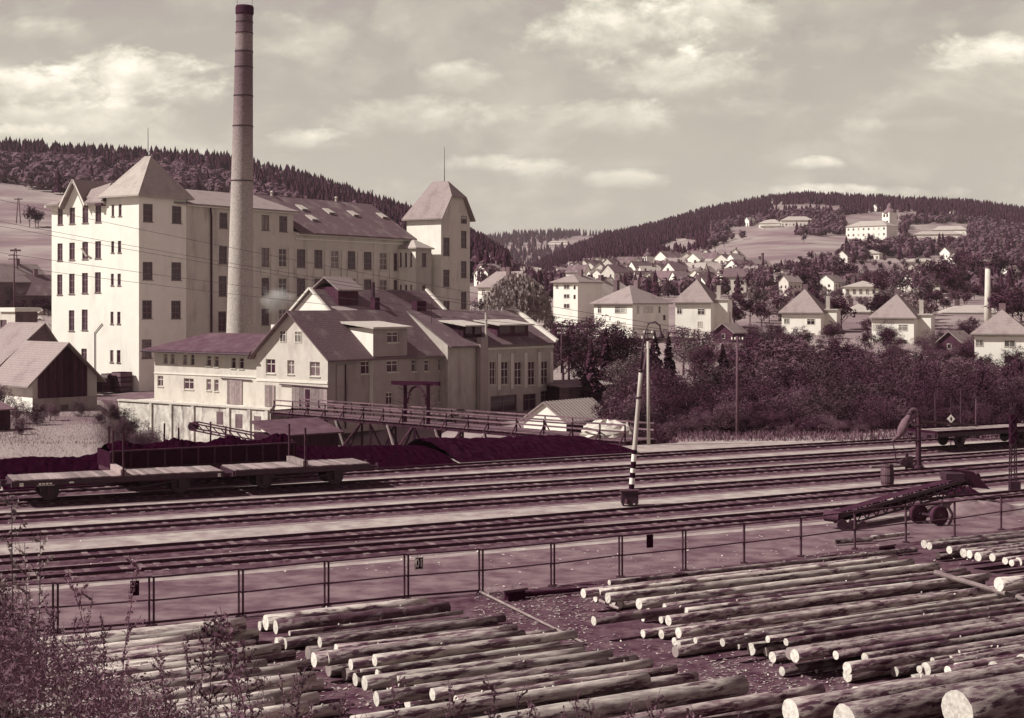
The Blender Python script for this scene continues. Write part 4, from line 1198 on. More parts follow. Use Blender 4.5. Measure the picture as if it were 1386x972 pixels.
# crates and clutter by the factory corner
for i, (px, py, s_, m_, lab) in enumerate([(140, 531, 1.2, 'wood_dark', 'dark crate stacked nearest the barn gable'), (149, 529, 1.6, 'wood_deck', 'pale upright crate left of the boards by the factory corner'), (157, 530, 1.5, 'wood_dark', 'tall dark crate between pale crate and factory door'), (165, 530, 1.8, 'wood_old', 'grey crate closest to the factory side door')]):
    q = gp(px, py, -1.0)
    t = thing('crate', lab, 'crate', q, math.radians(52), 'crates stacked beside the factory corner')
    h_ = s_ * 1.35
    MB().box(-s_ / 2 + .04, s_ / 2 - .04, -s_ / 2 + .04, s_ / 2 - .04, 0, h_).obj('body', MATS['wood_black'], t)
    for j in range(4):
        z_ = h_ * (j + .08) / 4
        mb = MB(); mb.box(-s_ / 2, s_ / 2, -s_ / 2, -s_ / 2 + .035, z_, z_ + h_ * .2); mb.box(-s_ / 2, -s_ / 2 + .035, -s_ / 2 + .04, s_ / 2, z_, z_ + h_ * .2)
        mb.obj('slat', MATS[m_], t)
# white shed by the ramp foot
f8 = Fr(766.5, 148, -3.0, .62, .78)
WS = f8.root('white_shed', 'small white gabled shed with pale ribbed roof beside the ramp', 'shed')
y8 = f8.yat(709); x8 = f8.xat(828)
z8 = f8.z(569, 0, 0); zp8 = f8.z(543.5, 0, y8 / 2)
mb = MB(); mb.poly([(0, y8, 0), (0, 0, 0), (0, 0, z8), (0, y8 / 2, zp8 - .05), (0, y8, z8)]); mb.poly([(x8, y8, 0), (0, y8, 0), (0, y8, z8), (x8, y8, z8)]); mb.poly([(x8, 0, 0), (x8, y8, 0), (x8, y8, z8), (x8, y8 / 2, zp8), (x8, 0, z8)])
mb.obj('wall', MATS['plaster_white'], WS)
mb = MB(); mb.poly([(0, 0, 0), (x8, 0, 0), (x8, 0, z8), (0, 0, z8)]); mb.obj('wall', MATS['wood_dark'], WS)
gable(MB(), 0, x8, 0, y8, z8, zp8, .35, .3).obj('roof', MATS['roof_light'], WS)
me_ = MB().bar((0, -.3, z8 - .2 + .02), (0, y8 / 2, zp8 + .02), .05, .05).mesh('rib', MATS['roof_pale'])
for i in range(int(x8 / .55)):
    o = bpy.data.objects.new('rib', me_); COL.objects.link(o); o.parent = WS; o.location = (i * .55 + .2, 0, .02)
# tarpaulin heap at the ramp foot
rg = random.Random(8)
mb = MB(); n_ = 18; rows = 8
for j in range(rows + 1):
    for i in range(n_):
        a = 2 * math.pi * i / n_; r = math.cos(j / rows * math.pi / 2) ** .7 if j < rows else .01
        mb.v.append((2.3 * r * math.cos(a) * rg.uniform(.85, 1.12), 1.4 * r * math.sin(a) * rg.uniform(.85, 1.12), 1.55 * math.sin(j / rows * math.pi / 2) * rg.uniform(.85, 1.1)))
for j in range(rows):
    for i in range(n_): mb.f.append((j * n_ + i, j * n_ + (i + 1) % n_, (j + 1) * n_ + (i + 1) % n_, (j + 1) * n_ + i)); mb.mi.append(0)
o = mb.obj('tarpaulin_heap', MATS['plaster_cream']); tag(o, 'pale tarpaulin heap at the foot of the ramp beside the white shed', 'heap'); o.location = gp(822, 597, -.6)
# wooden sheds behind the white shed
for (px, t, wd, dp, h_, lab, py) in [(757, 178, 10, 4, 2.2, 'low grey plank shed with open dark front below the conifers', 545)]:
    f9 = Fr(px, t, 0, .8, .6); zb = zy(py, t)
    S = thing('plank_shed', lab, 'shed', (f9.o.x, f9.o.y, zb - .3), f9.rz)
    mb = MB(); mb.poly([(0, 0, 0), (0, dp, 0), (0, dp, h_), (0, 0, h_)][::-1]); mb.poly([(wd, 0, 0), (wd, dp, 0), (wd, dp, h_), (wd, 0, h_)]); mb.poly([(0, dp, 0), (wd, dp, 0), (wd, dp, h_), (0, dp, h_)]); mb.obj('wall', MATS['wood_black'], S)
    nb = int(wd * .55 / .4)
    me_ = MB().box(0, .37, -.04, 0, 0, h_).mesh('plank', MATS['wood_old'])
    for i in range(nb):
        o = bpy.data.objects.new('plank', me_); COL.objects.link(o); o.parent = S; o.location = (i * .4, 0, 0)
    MB().slab([[(-.4, -.7, h_ + .05), (wd + .4, -.7, h_ + .05), (wd + .4, dp + .3, h_ + .55), (-.4, dp + .3, h_ + .55)]], .12).obj('roof', MATS['roof_light'], S)

# ------------------------------------------------------------------ railway wagons
def at_track(i, px):
    P = PATHS[i]
    for a, b in zip(P, P[1:]):
        pa, pb = CX + a.x / a.y * F, CX + b.x / b.y * F
        if pa <= px <= pb:
            return a.lerp(b, (px - pa) / (pb - pa)), (b - a).normalized()
def wheelset(root, xs, zc=.50, r=.46, m='iron'):
    for x in xs:
        for s in (-.755, .755):
            W = MB().tube([(x, s - .06, zc), (x, s + .06, zc)], r, 18).obj('wheel', MATS[m], root)
            MB().tube([(x, s * 1.0 + (-.09 if s < 0 else .065), zc), (x, s * 1.0 + (-.065 if s < 0 else .09), zc)], r * .3, 10).obj('hub', MATS['iron_rust'], W)
        MB().tube([(x, -.7, zc), (x, .7, zc)], .08, 6).obj('axle', MATS['iron'], root)
        for s in (-1, 1):
            mb = MB(); mb.box(x - .15, x + .15, s * 1.0 - .1, s * 1.0 + .1, zc - .15, zc + .35); mb.box(x - .55, x + .55, s * 1.0 - .04, s * 1.0 + .04, zc + .18, zc + .28)
            mb.obj('axle_box', MATS['iron'], root)
def flat_wagon(tr, pa, pb, label, wheels, group='flat wagons standing on the rear tracks', bolster=None, stakes=()):
    a, _ = at_track(tr, pa); b, _ = at_track(tr, pb)
    d = (b - a); Ls = d.length; rz = math.atan2(d.y, d.x)
    R = thing('flat_wagon', label, 'railway wagon', (a.x, a.y, .165), rz, group)
    hz_ = 1.12
    n = int(Ls / .24)
    me1 = MB().box(0, .22, -1.38, 1.38, hz_, hz_ + .06).mesh('plank', MATS['wood_deck'])
    for i in range(n):
        o = bpy.data.objects.new('plank', me1); COL.objects.link(o); o.parent = R; o.location = (i * Ls / n, 0, rr.uniform(-.012, .012))
    mb = MB()
    for s in (-1, 1): mb.box(0, Ls, s * 1.36 - .05, s * 1.36 + .05, hz_ - .26, hz_ - .002)
    mb.box(.05, Ls - .05, -.5, -.38, hz_ - .3, hz_ - .003); mb.box(.05, Ls - .05, .38, .5, hz_ - .3, hz_ - .003)
    mb.box(-.1, -.002, -1.3, 1.3, hz_ - .3, hz_ - .004); mb.box(Ls + .002, Ls + .1, -1.3, 1.3, hz_ - .3, hz_ - .004)
    mb.obj('underframe', MATS['iron'], R)
    for x0, sgn in ((-.1, -1), (Ls + .1, 1)):
        for s in (-.87, .87):
            mb = MB(); mb.tube([(x0, s, hz_ - .18), (x0 + sgn * .45, s, hz_ - .18)], .07, 8); mb.tube([(x0 + sgn * .45, s, hz_ - .18), (x0 + sgn * .5, s, hz_ - .18)], .2, 12)
            mb.obj('buffer', MATS['iron'], R)
    mb = MB()
    for s in (-1, 1):
        mb.bar((wheels[0] * Ls, s * 1.2, hz_ - .3), ((wheels[0] * .65 + wheels[1] * .35) * Ls, s * 1.2, hz_ - .62), .05, .05); mb.bar((wheels[1] * Ls, s * 1.2, hz_ - .3), ((wheels[0] * .35 + wheels[1] * .65) * Ls, s * 1.2, hz_ - .62), .05, .05)
        mb.bar(((wheels[0] * .65 + wheels[1] * .35) * Ls, s * 1.2, hz_ - .62), ((wheels[0] * .35 + wheels[1] * .65) * Ls, s * 1.2, hz_ - .62), .05, .05)
    mb.obj('truss_rod', MATS['iron'], R)
    wheelset(R, [wheels[0] * Ls, wheels[1] * Ls])
    for px in ([bolster] if bolster else []):
        q, _ = at_track(tr, px); x = (q - a).length
        mb = MB(); mb.box(x - .14, x + .14, -1.45, 1.45, hz_ + .07, hz_ + .36); mb.obj('bolster', MATS['wood_deck'], R)
        for s in (-1.42, 1.42):
            MB().bar((x, s, hz_ - .1), (x, s, hz_ + 2.1), .09, .09).obj('stake', MATS['iron_rust'], R)
    return R, Ls, hz_
R1, L1_, h1 = flat_wagon(1, 14, 293, 'left long flat wagon with plank deck and upright timber stakes', (.17, .80), bolster=160)
mb = MB()
for (x, z0, z1, wd) in ((.25, .88, .96, .12), (.25, .98, 1.04, .12), (2.6, .93, 1.0, .14)): mb.box(x, x + wd * 1.6, -1.425, -1.413, z0, z1)
for i in range(4): mb.box(1.15 + i * .17, 1.27 + i * .17, -1.425, -1.413, .92, 1.0)
mb.box(1.05, 1.9, -1.425, -1.413, .865, .885)
mb.box(L1_ - .3, L1_ - .14, -1.425, -1.413, .88, .95); mb.box(L1_ - .3, L1_ - .14, -1.425, -1.413, .98, 1.04); mb.obj('painted_mark', MATS['paint_white'], R1)
flat_wagon(1, 309, 489, 'right flat wagon with dark worn deck and timber stakes', (.23, .76), bolster=402)
R3, L3, h3 = flat_wagon(1, 1248, 1400, 'dark low wagon standing on the track behind the water crane', (.25, .8), stakes=())
mb = MB(); mb.box(0, L3, -1.42, -1.37, h3, h3 + .16); mb.box(0, L3, 1.37, 1.42, h3, h3 + .16); mb.box(-.02, .04, -1.36, 1.36, h3, h3 + .16); mb.obj('side_board', MATS['wood_black'], R3)
for px in (1287, 1322):
    q, _ = at_track(1, px); x = (q - Vector((R3.location.x, R3.location.y, 0))).length
    MB().bar((x, 1.44, h3 - .1), (x, 1.44, h3 + 2.6), .08, .08).obj('stake', MATS['iron'], R3)
q0, _ = at_track(1, 1268); xA = (q0 - Vector((R3.location.x, R3.location.y, 0))).length
mb = MB(); mb.bar((xA - 1.6, .5, h3 + .75), (xA + 3.6, -.2, h3 + .25), .14, .14); mb.bar((xA - 1.0, .7, h3 + .6), (xA + 3.8, .1, h3 + .22), .12, .12); mb.obj('loose_beam', MATS['wood_old'], R3)
# open wagon heaped with coal on the far track
a, _ = at_track(0, 140); b, _ = at_track(0, 388); d = b - a; Ls = d.length
OW = thing('open_wagon', 'dark open wagon with upright side ribs behind the flat wagons', 'railway wagon', (a.x, a.y, .165), math.atan2(d.y, d.x))
mb = MB(); mb.box(0, Ls, -1.42, -1.36, 1.1, 1.95); mb.box(0, Ls, 1.36, 1.42, 1.1, 1.95); mb.box(0, .06, -1.355, 1.355, 1.1, 1.95); mb.box(Ls - .06, Ls, -1.355, 1.355, 1.1, 1.95); mb.box(.07, Ls - .07, -1.355, 1.355, 1.1, 1.2); mb.obj('body', MATS['wood_black'], OW)
for i in range(12):
    x = .1 + i * (Ls - .3) / 11; MB().box(x, x + .1, -1.50, -1.425, 1.0, 2.0).obj('side_rib', MATS['iron_rust' if i % 3 == 0 else 'wood_dark'], OW)
for j in range(4):
    MB().box(.02, Ls - .02, -1.445, -1.425, 1.13 + j * .2, 1.13 + j * .2 + .18).obj('side_plank', MATS['wood_black'], OW)
mb = MB(); mb.box(0, Ls, -1.52, -1.34, 1.95, 2.02); mb.box(0, Ls, -1.1, 1.1, .85, 1.08); mb.obj('top_rim', MATS['iron_rust'], OW)
wheelset(OW, [Ls * .2, Ls * .8])
rg = random.Random(2); mb = MB(); nn, m_ = 60, 8
for i in range(nn + 1):
    for j in range(m_ + 1):
        v = j / m_; mb.v.append((.1 + (Ls - .2) * i / nn, -1.33 + 2.66 * v, 1.78 + .62 * math.sin(v * math.pi) * (.7 + .3 * math.sin(i * .35)) + rg.uniform(-.07, .07)))
for i in range(nn):
    for j in range(m_): k = i * (m_ + 1) + j; mb.f.append((k, k + m_ + 1, k + m_ + 2, k + 1)); mb.mi.append(0)
tag(mb.obj('coal_load', MATS['coal']), 'heap of coal lying in the dark open wagon', 'coal'); bpy.data.objects['coal_load'].matrix_world = Matrix.Translation((a.x, a.y, .165)) @ Matrix.Rotation(math.atan2(d.y, d.x), 4, 'Z')
# coal conveyor sticking out of the heap
q = gp(262, 590, .0); q = pt(262, 96, zy(581, 96))
e = pt(392, 90, zy(607, 90))
CV = thing('coal_conveyor', 'slender dark conveyor boom rising from the coal heap before the retaining wall', 'conveyor', e)
mb = MB(); v0 = q - e
for s in (-.35, .35):
    for z_ in (0, .45): mb.bar(Vector((s * .5, s, z_)), v0 + Vector((s * .5, s, z_)), .08, .08)
for i in range(12):
    p_ = v0 * (i / 12); p2 = v0 * ((i + 1) / 12)
    mb.bar(p_ + Vector((-.17, -.35, 0)), p2 + Vector((-.17, -.35, .45)), .05, .05)
mb.obj('boom', MATS['wood_dark'], CV)
MB().tube([v0 + Vector((0, -.45, .2)), v0 + Vector((0, .45, .2))], .28, 14).obj('drum', MATS['iron_rust'], CV)
mb = MB()
for u in (.25, .55): mb.bar(v0 * u + Vector((-.2, -.4, 0)), v0 * u + Vector((-.2, -.4, -2.6)), .1, .1); mb.bar(v0 * u + Vector((.2, .4, 0)), v0 * u + Vector((.2, .4, -2.6)), .1, .1)
mb.obj('leg', MATS['iron'], CV)
for i, (px, y0_, y1_) in enumerate([(222, 573, 596), (242, 579, 596), (285, 571, 598), (305, 577, 600), (148, 577, 598), (168, 582, 602)]):
    t_ = 98; o = thing('stake', f'thin upright stake in the coal bank, {["just left of the conveyor boom", "between two stakes left of the conveyor", "crossing the conveyor boom", "right of the stake that crosses the boom", "above the bolster of the left flat wagon", "right of the bolster of the left flat wagon"][i]}', 'stake', pt(px, t_, zy(y1_, t_) - .8), 0, 'stakes standing in the coal bank')
    MB().bar((0, 0, 0), (rr.uniform(-.05, .05), 0, zy(y0_, t_) - zy(y1_, t_) + .8), .1, .1).obj('post', MATS['wood_dark'], o)

# ------------------------------------------------------------------ poles, crane, barrel, conveyor
base = gp(853, 683)
LP = thing('lamp_post', 'leaning concrete lamp post with black and white striped foot and curved arm', 'lamp post', base)
tp_ = pt(872, base.y + .3, zy(444, base.y)) - base
mb = MB(); k0 = tp_ * .42
mb.tube([tp_ * u for u in np.linspace(0, .76, 8)], [.135 - .05 * u for u in np.linspace(0, .76, 8)], 12); mb.obj('shaft', MATS['concrete_pole'], LP, smooth=True)
tz = tp_.z
hsc = base.y / F
for i, (ya, yb_) in enumerate([(681, 671), (662, 655.5), (647, 640), (634, 625), (615, 609)]):
    u0, u1 = (683 - ya) * hsc / tz, (683 - yb_) * hsc / tz
    MB().tube([tp_ * u0, tp_ * u1], [.142 - .05 * u0] * 2, 12).obj('black_band', MATS['paint_black'], LP)
for i, (ya, yb_) in enumerate([(671, 662), (655.5, 647), (640, 634), (625, 615)]):
    u0, u1 = (683 - ya) * hsc / tz, (683 - yb_) * hsc / tz
    MB().tube([tp_ * u0, tp_ * u1], [.139 - .05 * u0] * 2, 12).obj('white_band', MATS['paint_white'], LP)
mb = MB(); arm = [tp_ * .74, tp_ * .9, tp_ * .97 + Vector((.05, 0, 0)), tp_ + Vector((.22, 0, .22)), tp_ + Vector((.55, 0, .30)), tp_ + Vector((.78, -.05, .10)), tp_ + Vector((.80, -.05, -.15))]
mb.tube(arm, [.07, .055, .05, .045, .04, .035, .035], 8); mb.tube([tp_ * .60, tp_ * .61], .16, 10); mb.tube([tp_ * .75, tp_ * .765], .14, 10); mb.obj('arm', MATS['iron'], LP, smooth=True)
MB().tube([tp_ + Vector((.80, -.05, -.15)), tp_ + Vector((.80, -.05, -.25)), tp_ + Vector((.80, -.05, -.45)), tp_ + Vector((.80, -.05, -.5))], [.05, .1, .22, .2], 12).obj('lamp_shade', MATS['iron'], LP)
bb = thing('switch_box', 'dark switch cabinet at the foot of the striped lamp post', 'cabinet', gp(852, 684))
MB().box(-.42, .42, -.3, .2, .12, .72).obj('body', MATS['iron'], bb)
MB().box(-.48, .48, -.36, .26, .72, .78).obj('lid', MATS['fence_iron'], bb)
mb = MB()
for x in (-.36, .30): mb.box(x, x + .08, -.26, -.18, 0, .12); mb.box(x, x + .08, .1, .18, 0, .12)
mb.obj('leg', MATS['iron'], bb)
mb = MB(); mb.tube([(-.15, -.33, .1), (-.15, -.31, .35)], .1, 10); mb.obj('handwheel', MATS['fence_iron'], bb)

def pole(px, pyb, pyt, t, label, name='telegraph_pole', m='trunk', r=.14, arms=((.3, .9), (.9, .9)), group='telegraph poles'):
    z0 = zy(pyb, t); b_ = pt(px, t, z0); h_ = (pyb - pyt) * t / F
    P = thing(name, label, 'pole', b_, 0, group)
    MB().tube([(0, 0, -.5), (0, 0, h_ * .5), (0, 0, h_)], [r, r * .85, r * .65], 10).obj('shaft', MATS[m], P, smooth=True)
    for dz, wd in arms:
        A_ = MB().box(-wd, wd, -.06, .06, h_ - dz - .06, h_ - dz + .06).obj('crossarm', MATS[m], P)
        me_ = MB().tube([(0, 0, 0), (0, 0, .06), (0, 0, .22)], [.035, .07, .045], 8).mesh('insulator', MATS['paint_white'])
        for x in (-wd * .9, -wd * .35, wd * .35, wd * .9):
            o = bpy.data.objects.new('insulator', me_); COL.objects.link(o); o.parent = A_; o.location = (x, 0, h_ - dz + .06)
    return P
pole(998, 618, 455, 112, 'dark telegraph pole standing before the bushes right of the lamp post', arms=((.35, .45),))
pole(760, 500, 443, 190, 'short pole with white insulators in front of the garden trees', r=.12, arms=((.3, .5), (.9, .5)))
pole(19, 430, 343, 230, 'dark pole with white insulators left of the factory', r=.16)
pole(1321, 600, 540, 112, 'thin pole behind the dark low wagon', arms=(), r=.06)
b_ = pt(878, 104, zy(604, 104)); AF = thing('a_frame_pole', 'pale A-shaped braced pole behind the lamp post', 'pole', b_)
hh = (604 - 462) * 104 / F
MB().tube([(0, 0, 0), (-.06, 0, hh)], [.13, .09], 10).obj('shaft', MATS['concrete_pole'], AF, smooth=True)
MB().tube([((857 - 878) * 104 / F, .5, .1), (-.12, .02, hh * .93)], [.12, .08], 10).obj('strut', MATS['trunk'], AF, smooth=True)
mb = MB(); mb.tube([(-.06, 0, hh - .1), (-.06, 0, hh + .9)], .035, 6); mb.box(-.5, .4, -.05, .05, hh + .1, hh + .2); mb.box(-.35, .3, -.05, .05, hh + .5, hh + .58); mb.obj('crossarm', MATS['iron'], AF)
me_ = MB().tube([(0, 0, 0), (0, 0, .18)], [.06, .04], 8).mesh('insulator', MATS['paint_white'])
for x, z_ in ((-.45, .2), (.35, .2), (-.3, .58), (.25, .58)):
    o = bpy.data.objects.new('insulator', me_); COL.objects.link(o); o.parent = AF; o.location = (x, 0, hh + z_)
for px, yb_, yt_, t_, lab in ((25, 300, 268, 420, 'A-shaped timber pole standing in the sunlit hillside field'), (21, 395, 336, 330, 'tall A-shaped pole behind the insulator pole at the left')):
    b_ = pt(px, t_, zy(yb_, t_)); P = thing('a_frame_pole', lab, 'pole', b_, 0, 'A-frame poles in the left fields'); hh = (yb_ - yt_) * t_ / F
    for s in (-1, 1): MB().tube([(s * hh * .09, 0, -.5), (s * .12, 0, hh)], [.16, .1], 8).obj('leg', MATS['trunk'], P)
    MB().box(-1.2, 1.2, -.08, .08, hh * .93, hh * .97).obj('crossarm', MATS['trunk'], P)

# water crane
base = gp(1243, 636)
WC = thing('water_crane', 'tall iron water crane with hanging canvas spout beside the barrel', 'water crane', base)
q = base.y / F
col_ = [(0, 0, 0), (0, 0, 74 * q), (-.02, 0, 78 * q)]
MB().tube([(0, 0, 0), (0, 0, .25), (0, 0, .3), (0, 0, 40 * q), (0, 0, 42 * q), (0, 0, 72 * q)], [.32, .32, .17, .16, .15, .14], 14).obj('column', MATS['iron_rust'], WC, smooth=False)
arc = [Vector((-.28 + .28 * math.cos(a), 0, 72 * q + .42 * math.sin(a))) for a in np.linspace(0, math.pi * .93, 10)]
MB().tube(arc, .13, 12).obj('elbow', MATS['wood_old'], WC, smooth=True)
sp_ = [arc[-1], arc[-1] + Vector((-.20, 0, -.4)), arc[-1] + Vector((-.42, 0, -.9)), arc[-1] + Vector((-.62, 0, -1.25)), arc[-1] + Vector((-1.0, 0, -1.55))]
MB().tube(sp_, [.13, .24, .27, .15, .07], 12, jit=.2, rng=rg).obj('spout', MATS['wood_old'], WC, smooth=True)
MB().tube([sp_[-1], sp_[-1] + Vector((.12, 0, -.5)), (sp_[-1].x + .25, 0, .4)], .035, 6).obj('chain', MATS['iron'], WC)
mb = MB()
for z_ in (.3, 40 * q, 60 * q): mb.tube([(0, 0, z_), (0, 0, z_ + .07)], .24, 14)
mb.obj('flange', MATS['iron'], WC)
mb = MB(); mb.box(-.75, -.35, -.15, .15, .1, .8); mb.box(-.3, .55, -.5, .4, 0, .12); mb.tube([(-.9, -.2, .45), (-.9, .2, .45)], .22, 12); mb.obj('valve', MATS['iron'], WC)
MB().bar((-.65 * 1.1, 0, 0), (-.62 * 1.1, 0, 1.0), .14, .14).obj('post', MATS['iron'], WC)
base = gp(1201, 656)
BA = thing('barrel', 'old wooden barrel of upright staves standing on the sand by the water crane', 'barrel', base)
hb = 28 * base.y / F; rb = 8.5 * base.y / F
for i in range(18):
    a0, a1 = 2 * math.pi * i / 18, 2 * math.pi * (i + .9) / 18
    mb = MB()
    zs_ = [0, .33, .66, 1]; rs_ = [.98, 1.08, 1.04, .90]
    for (za, ra), (zb, rb2) in zip(zip(zs_, rs_), zip(zs_[1:], rs_[1:])):
        mb.poly([(rb * ra * math.cos(a0), rb * ra * math.sin(a0), za * hb), (rb * ra * math.cos(a1), rb * ra * math.sin(a1), za * hb), (rb * rb2 * math.cos(a1), rb * rb2 * math.sin(a1), zb * hb), (rb * rb2 * math.cos(a0), rb * rb2 * math.sin(a0), zb * hb)])
        mb.poly([(rb * ra * .9 * math.cos(a1), rb * ra * .9 * math.sin(a1), za * hb), (rb * ra * .9 * math.cos(a0), rb * ra * .9 * math.sin(a0), za * hb), (rb * rb2 * .9 * math.cos(a0), rb * rb2 * .9 * math.sin(a0), zb * hb), (rb * rb2 * .9 * math.cos(a1), rb * rb2 * .9 * math.sin(a1), zb * hb)])
    mb.obj('stave', MATS['wood_old'], BA)
for z_, r_ in ((.08, 1.02), (.45, 1.11), (.85, .99)): MB().tube([(0, 0, z_ * hb), (0, 0, (z_ + .05) * hb)], rb * r_, 24, caps=False).obj('hoop', MATS['iron'], BA)
MB().tube([(0, 0, .02), (0, 0, hb * .9)], rb * .86, 18).obj('lid', MATS['wood_dark'], BA)
mb = MB(); mb.bar((0, 0, 0), (2.8, 1.0, 0), .25, .1); o = mb.obj('board', MATS['wood_deck']); tag(o, 'pale board lying on the sand behind the barrel', 'board'); o.location = gp(1178, 632, .06)

# belt conveyor standing between road and tracks
A_ = gp(1128, 716); B_ = pt(1314, gt(682), zy(661, gt(682)))
CB = thing('belt_conveyor', 'long wheeled belt conveyor with truss frame resting between road and tracks', 'conveyor', A_)
v = B_ - A_; v0 = Vector((0, 0, .40)); side = Vector((v.y, -v.x, 0)).normalized() * .36
def cp(u, s, z_): return v0 + v * u + side * s + Vector((0, 0, z_))
for s in (-1, 1):
    mb = MB(); mb.bar(cp(0, s, .2), cp(1, s, .2), .08, .16); mb.bar(cp(.05, s, -.25), cp(.93, s, -.35), .07, .08)
    for i in range(14):
        u = .05 + i * .064; mb.bar(cp(u, s, -.26), cp(u + .032, s, .1), .045, .045); mb.bar(cp(u + .032, s, .1), cp(u + .064, s, -.28), .045, .045)
    mb.obj('truss', MATS['iron_rust' if s < 0 else 'iron'], CB)
mb = MB(); 
for z_ in (.34, -.05): mb.poly([cp(0, -.8, z_), cp(0, .8, z_), cp(1, .8, z_), cp(1, -.8, z_)])
mb.obj('belt', MATS['tar'], CB)
for i in range(12):
    u = .04 + i * .083; MB().tube([cp(u, -.9, .12), cp(u, .9, .12)], .06, 8).obj('roller', MATS['iron'], CB)
for u, s_ in ((0, 1), (1, 1)): MB().tube([cp(u, -1.1, .15), cp(u, 1.1, .15)], .24, 14).obj('drum', MATS['iron_rust'], CB)
mb = MB(); mb.box(*[float(x) for x in (cp(.86, 0, 0).x - .5, cp(.86, 0, 0).x + .4, cp(.86, 0, 0).y - .5, cp(.86, 0, 0).y + .5, cp(.86, 0, 0).z + .25, cp(.86, 0, 0).z + .62)]); mb.obj('motor_housing', MATS['iron'], CB)
mb = MB(); c_ = cp(.95, 0, .2); mb.poly([c_ + Vector((-.8, -.5, .5)), c_ + Vector((.3, -.5, .35)), c_ + Vector((1.1, -.5, -.5)), c_ + Vector((.2, -.5, -.4))]); mb.poly([c_ + Vector((-.8, -.5, .5)), c_ + Vector((.3, -.5, .35)), c_ + Vector((.3, .5, .35)), c_ + Vector((-.8, .5, .5))]); mb.poly([c_ + Vector((.3, -.5, .35)), c_ + Vector((1.1, -.5, -.5)), c_ + Vector((1.1, .5, -.5)), c_ + Vector((.3, .5, .35))]); mb.obj('discharge_hood', MATS['tar'], CB)
for i, (px, py) in enumerate(((1243, 708), (1271, 711))):
    c_ = gp(px, py) - A_
    c_.z = .44
    d_ = Vector((-.35, .94, 0)).normalized()
    a_ = d_ * .13
    W = MB().tube([c_ - a_, c_ - a_ * .8, c_ + a_ * .8, c_ + a_], [.36, .44, .44, .36], 20).obj('wheel', MATS['tar'], CB, smooth=False)
    MB().tube([c_ - a_ * 1.15, c_ - a_ * 1.02], [.24, .24], 14).obj('rim', MATS['iron_rust'], W)
    MB().tube([c_ - a_ * 1.4, c_ - a_ * 1.16], [.07, .08], 10).obj('hub', MATS['iron'], W)
mb = MB(); c1_ = gp(1243, 708) - A_; c2_ = gp(1271, 711) - A_; c1_.z = c2_.z = .44
mb.bar(c1_, c2_, .1, .1); mb.bar(c1_, cp(.52, 0, -.3), .08, .08); mb.bar(c2_, cp(.78, 0, -.35), .08, .08); mb.bar(c2_, cp(.45, 0, -.3), .06, .06); mb.obj('undercarriage', MATS['iron'], CB)
mb = MB()
for k in range(3): c_ = v0 + Vector((.3 + k * .45, -.5, -.15)); mb.tube([c_, c_ + Vector((0, .12, 0))], .24 - .03 * k, 14)
mb.obj('feed_wheel', MATS['iron'], CB)
# heaps on the sand at the right
for i, (px, py, a, b, h_, m_, lab, nm) in enumerate([(1322, 692, 3.2, 1.6, .5, 'meadow', 'low weedy earth mound behind the railing at the right', 'earth_mound'), (1292, 668, 1.5, .6, .45, 'wood_black', 'dark heap of scrap lying below the conveyor head', 'scrap_heap')]):
    mb = MB()
    for j in range(7):
        for k in range(20):
            an = 2 * math.pi * k / 20; r = 1 - j / 6
            mb.v.append((a * r * math.cos(an) * rg.uniform(.9, 1.1), b * r * math.sin(an) * rg.uniform(.9, 1.1), h_ * math.sin((1 - r) * math.pi / 2) * rg.uniform(.85, 1.1) - .02))
    for j in range(6):
        for k in range(20): mb.f.append((j * 20 + k, j * 20 + (k + 1) % 20, (j + 1) * 20 + (k + 1) % 20, (j + 1) * 20 + k)); mb.mi.append(0)
    o = mb.obj(nm, MATS[m_]); tag(o, lab, 'mound'); o.location = gp(px, py)
# lattice signal mast at right edge
base = gp(1371, 665)
SG = thing('signal_mast', 'dark signal mast with lattice foot at the right edge', 'signal', base); q = base.y / F
mb = MB()
for sx in (-.16, .16):
    for sy in (-.16, .16): mb.bar((sx, sy, 0), (sx * .6, sy * .6, 120 * q), .05, .05)
for i in range(14):
    z0_, z1_ = i * 8.5 * q, (i + 1) * 8.5 * q; s = 1 if i % 2 else -1
    mb.bar((-.15 * s, -.16, z0_), (.15 * s, -.15, z1_), .03, .03); mb.bar((-.16, -.15 * s, z0_), (-.15, .15 * s, z1_), .03, .03)
mb.obj('lattice', MATS['iron'], SG)
MB().box(-.17, .17, -.15, .15, 64 * q, 104 * q).obj('signal_box', MATS['wood_black'], SG)
mb = MB(); mb.box(-.25, .3, -.35, -.2, 0, 14 * q); mb.obj('lever_box', MATS['iron'], SG)
# white diamond sign
base = pt(1287, 103, zy(603, 103))
DS = thing('diamond_sign', 'white diamond shunting sign with a black mark on thin mast beyond the dark wagon', 'sign', base); q = 103 / F
MB().tube([(0, 0, -.3), (0, 0, 66 * q)], .035, 6).obj('mast', MATS['iron'], DS)
c_ = 36 * q
mb = MB(); mb.slab([[(0, 0, 0)] * 3], 0) if False else None
mb = MB(); s = 5.4 * q
fr_ = [(-s, -.06, c_), (0, -.06, c_ - s * 1.08), (s, -.06, c_), (0, -.06, c_ + s * 1.08)]
mb.poly(fr_); mb.poly([(x, -.03, z) for x, y, z in reversed(fr_)])
for a, b in zip(fr_, fr_[1:] + fr_[:1]): mb.poly([a, (a[0], -.03, a[2]), (b[0], -.03, b[2]), b])
mb.obj('sign_face', MATS['paint_white'], DS)
mb = MB(); mb.poly([(-.25 * s, -.066, c_), (0, -.066, c_ - .62 * s), (.25 * s, -.066, c_), (0, -.066, c_ + .62 * s)]); mb.obj('black_mark', MATS['paint_black'], DS)

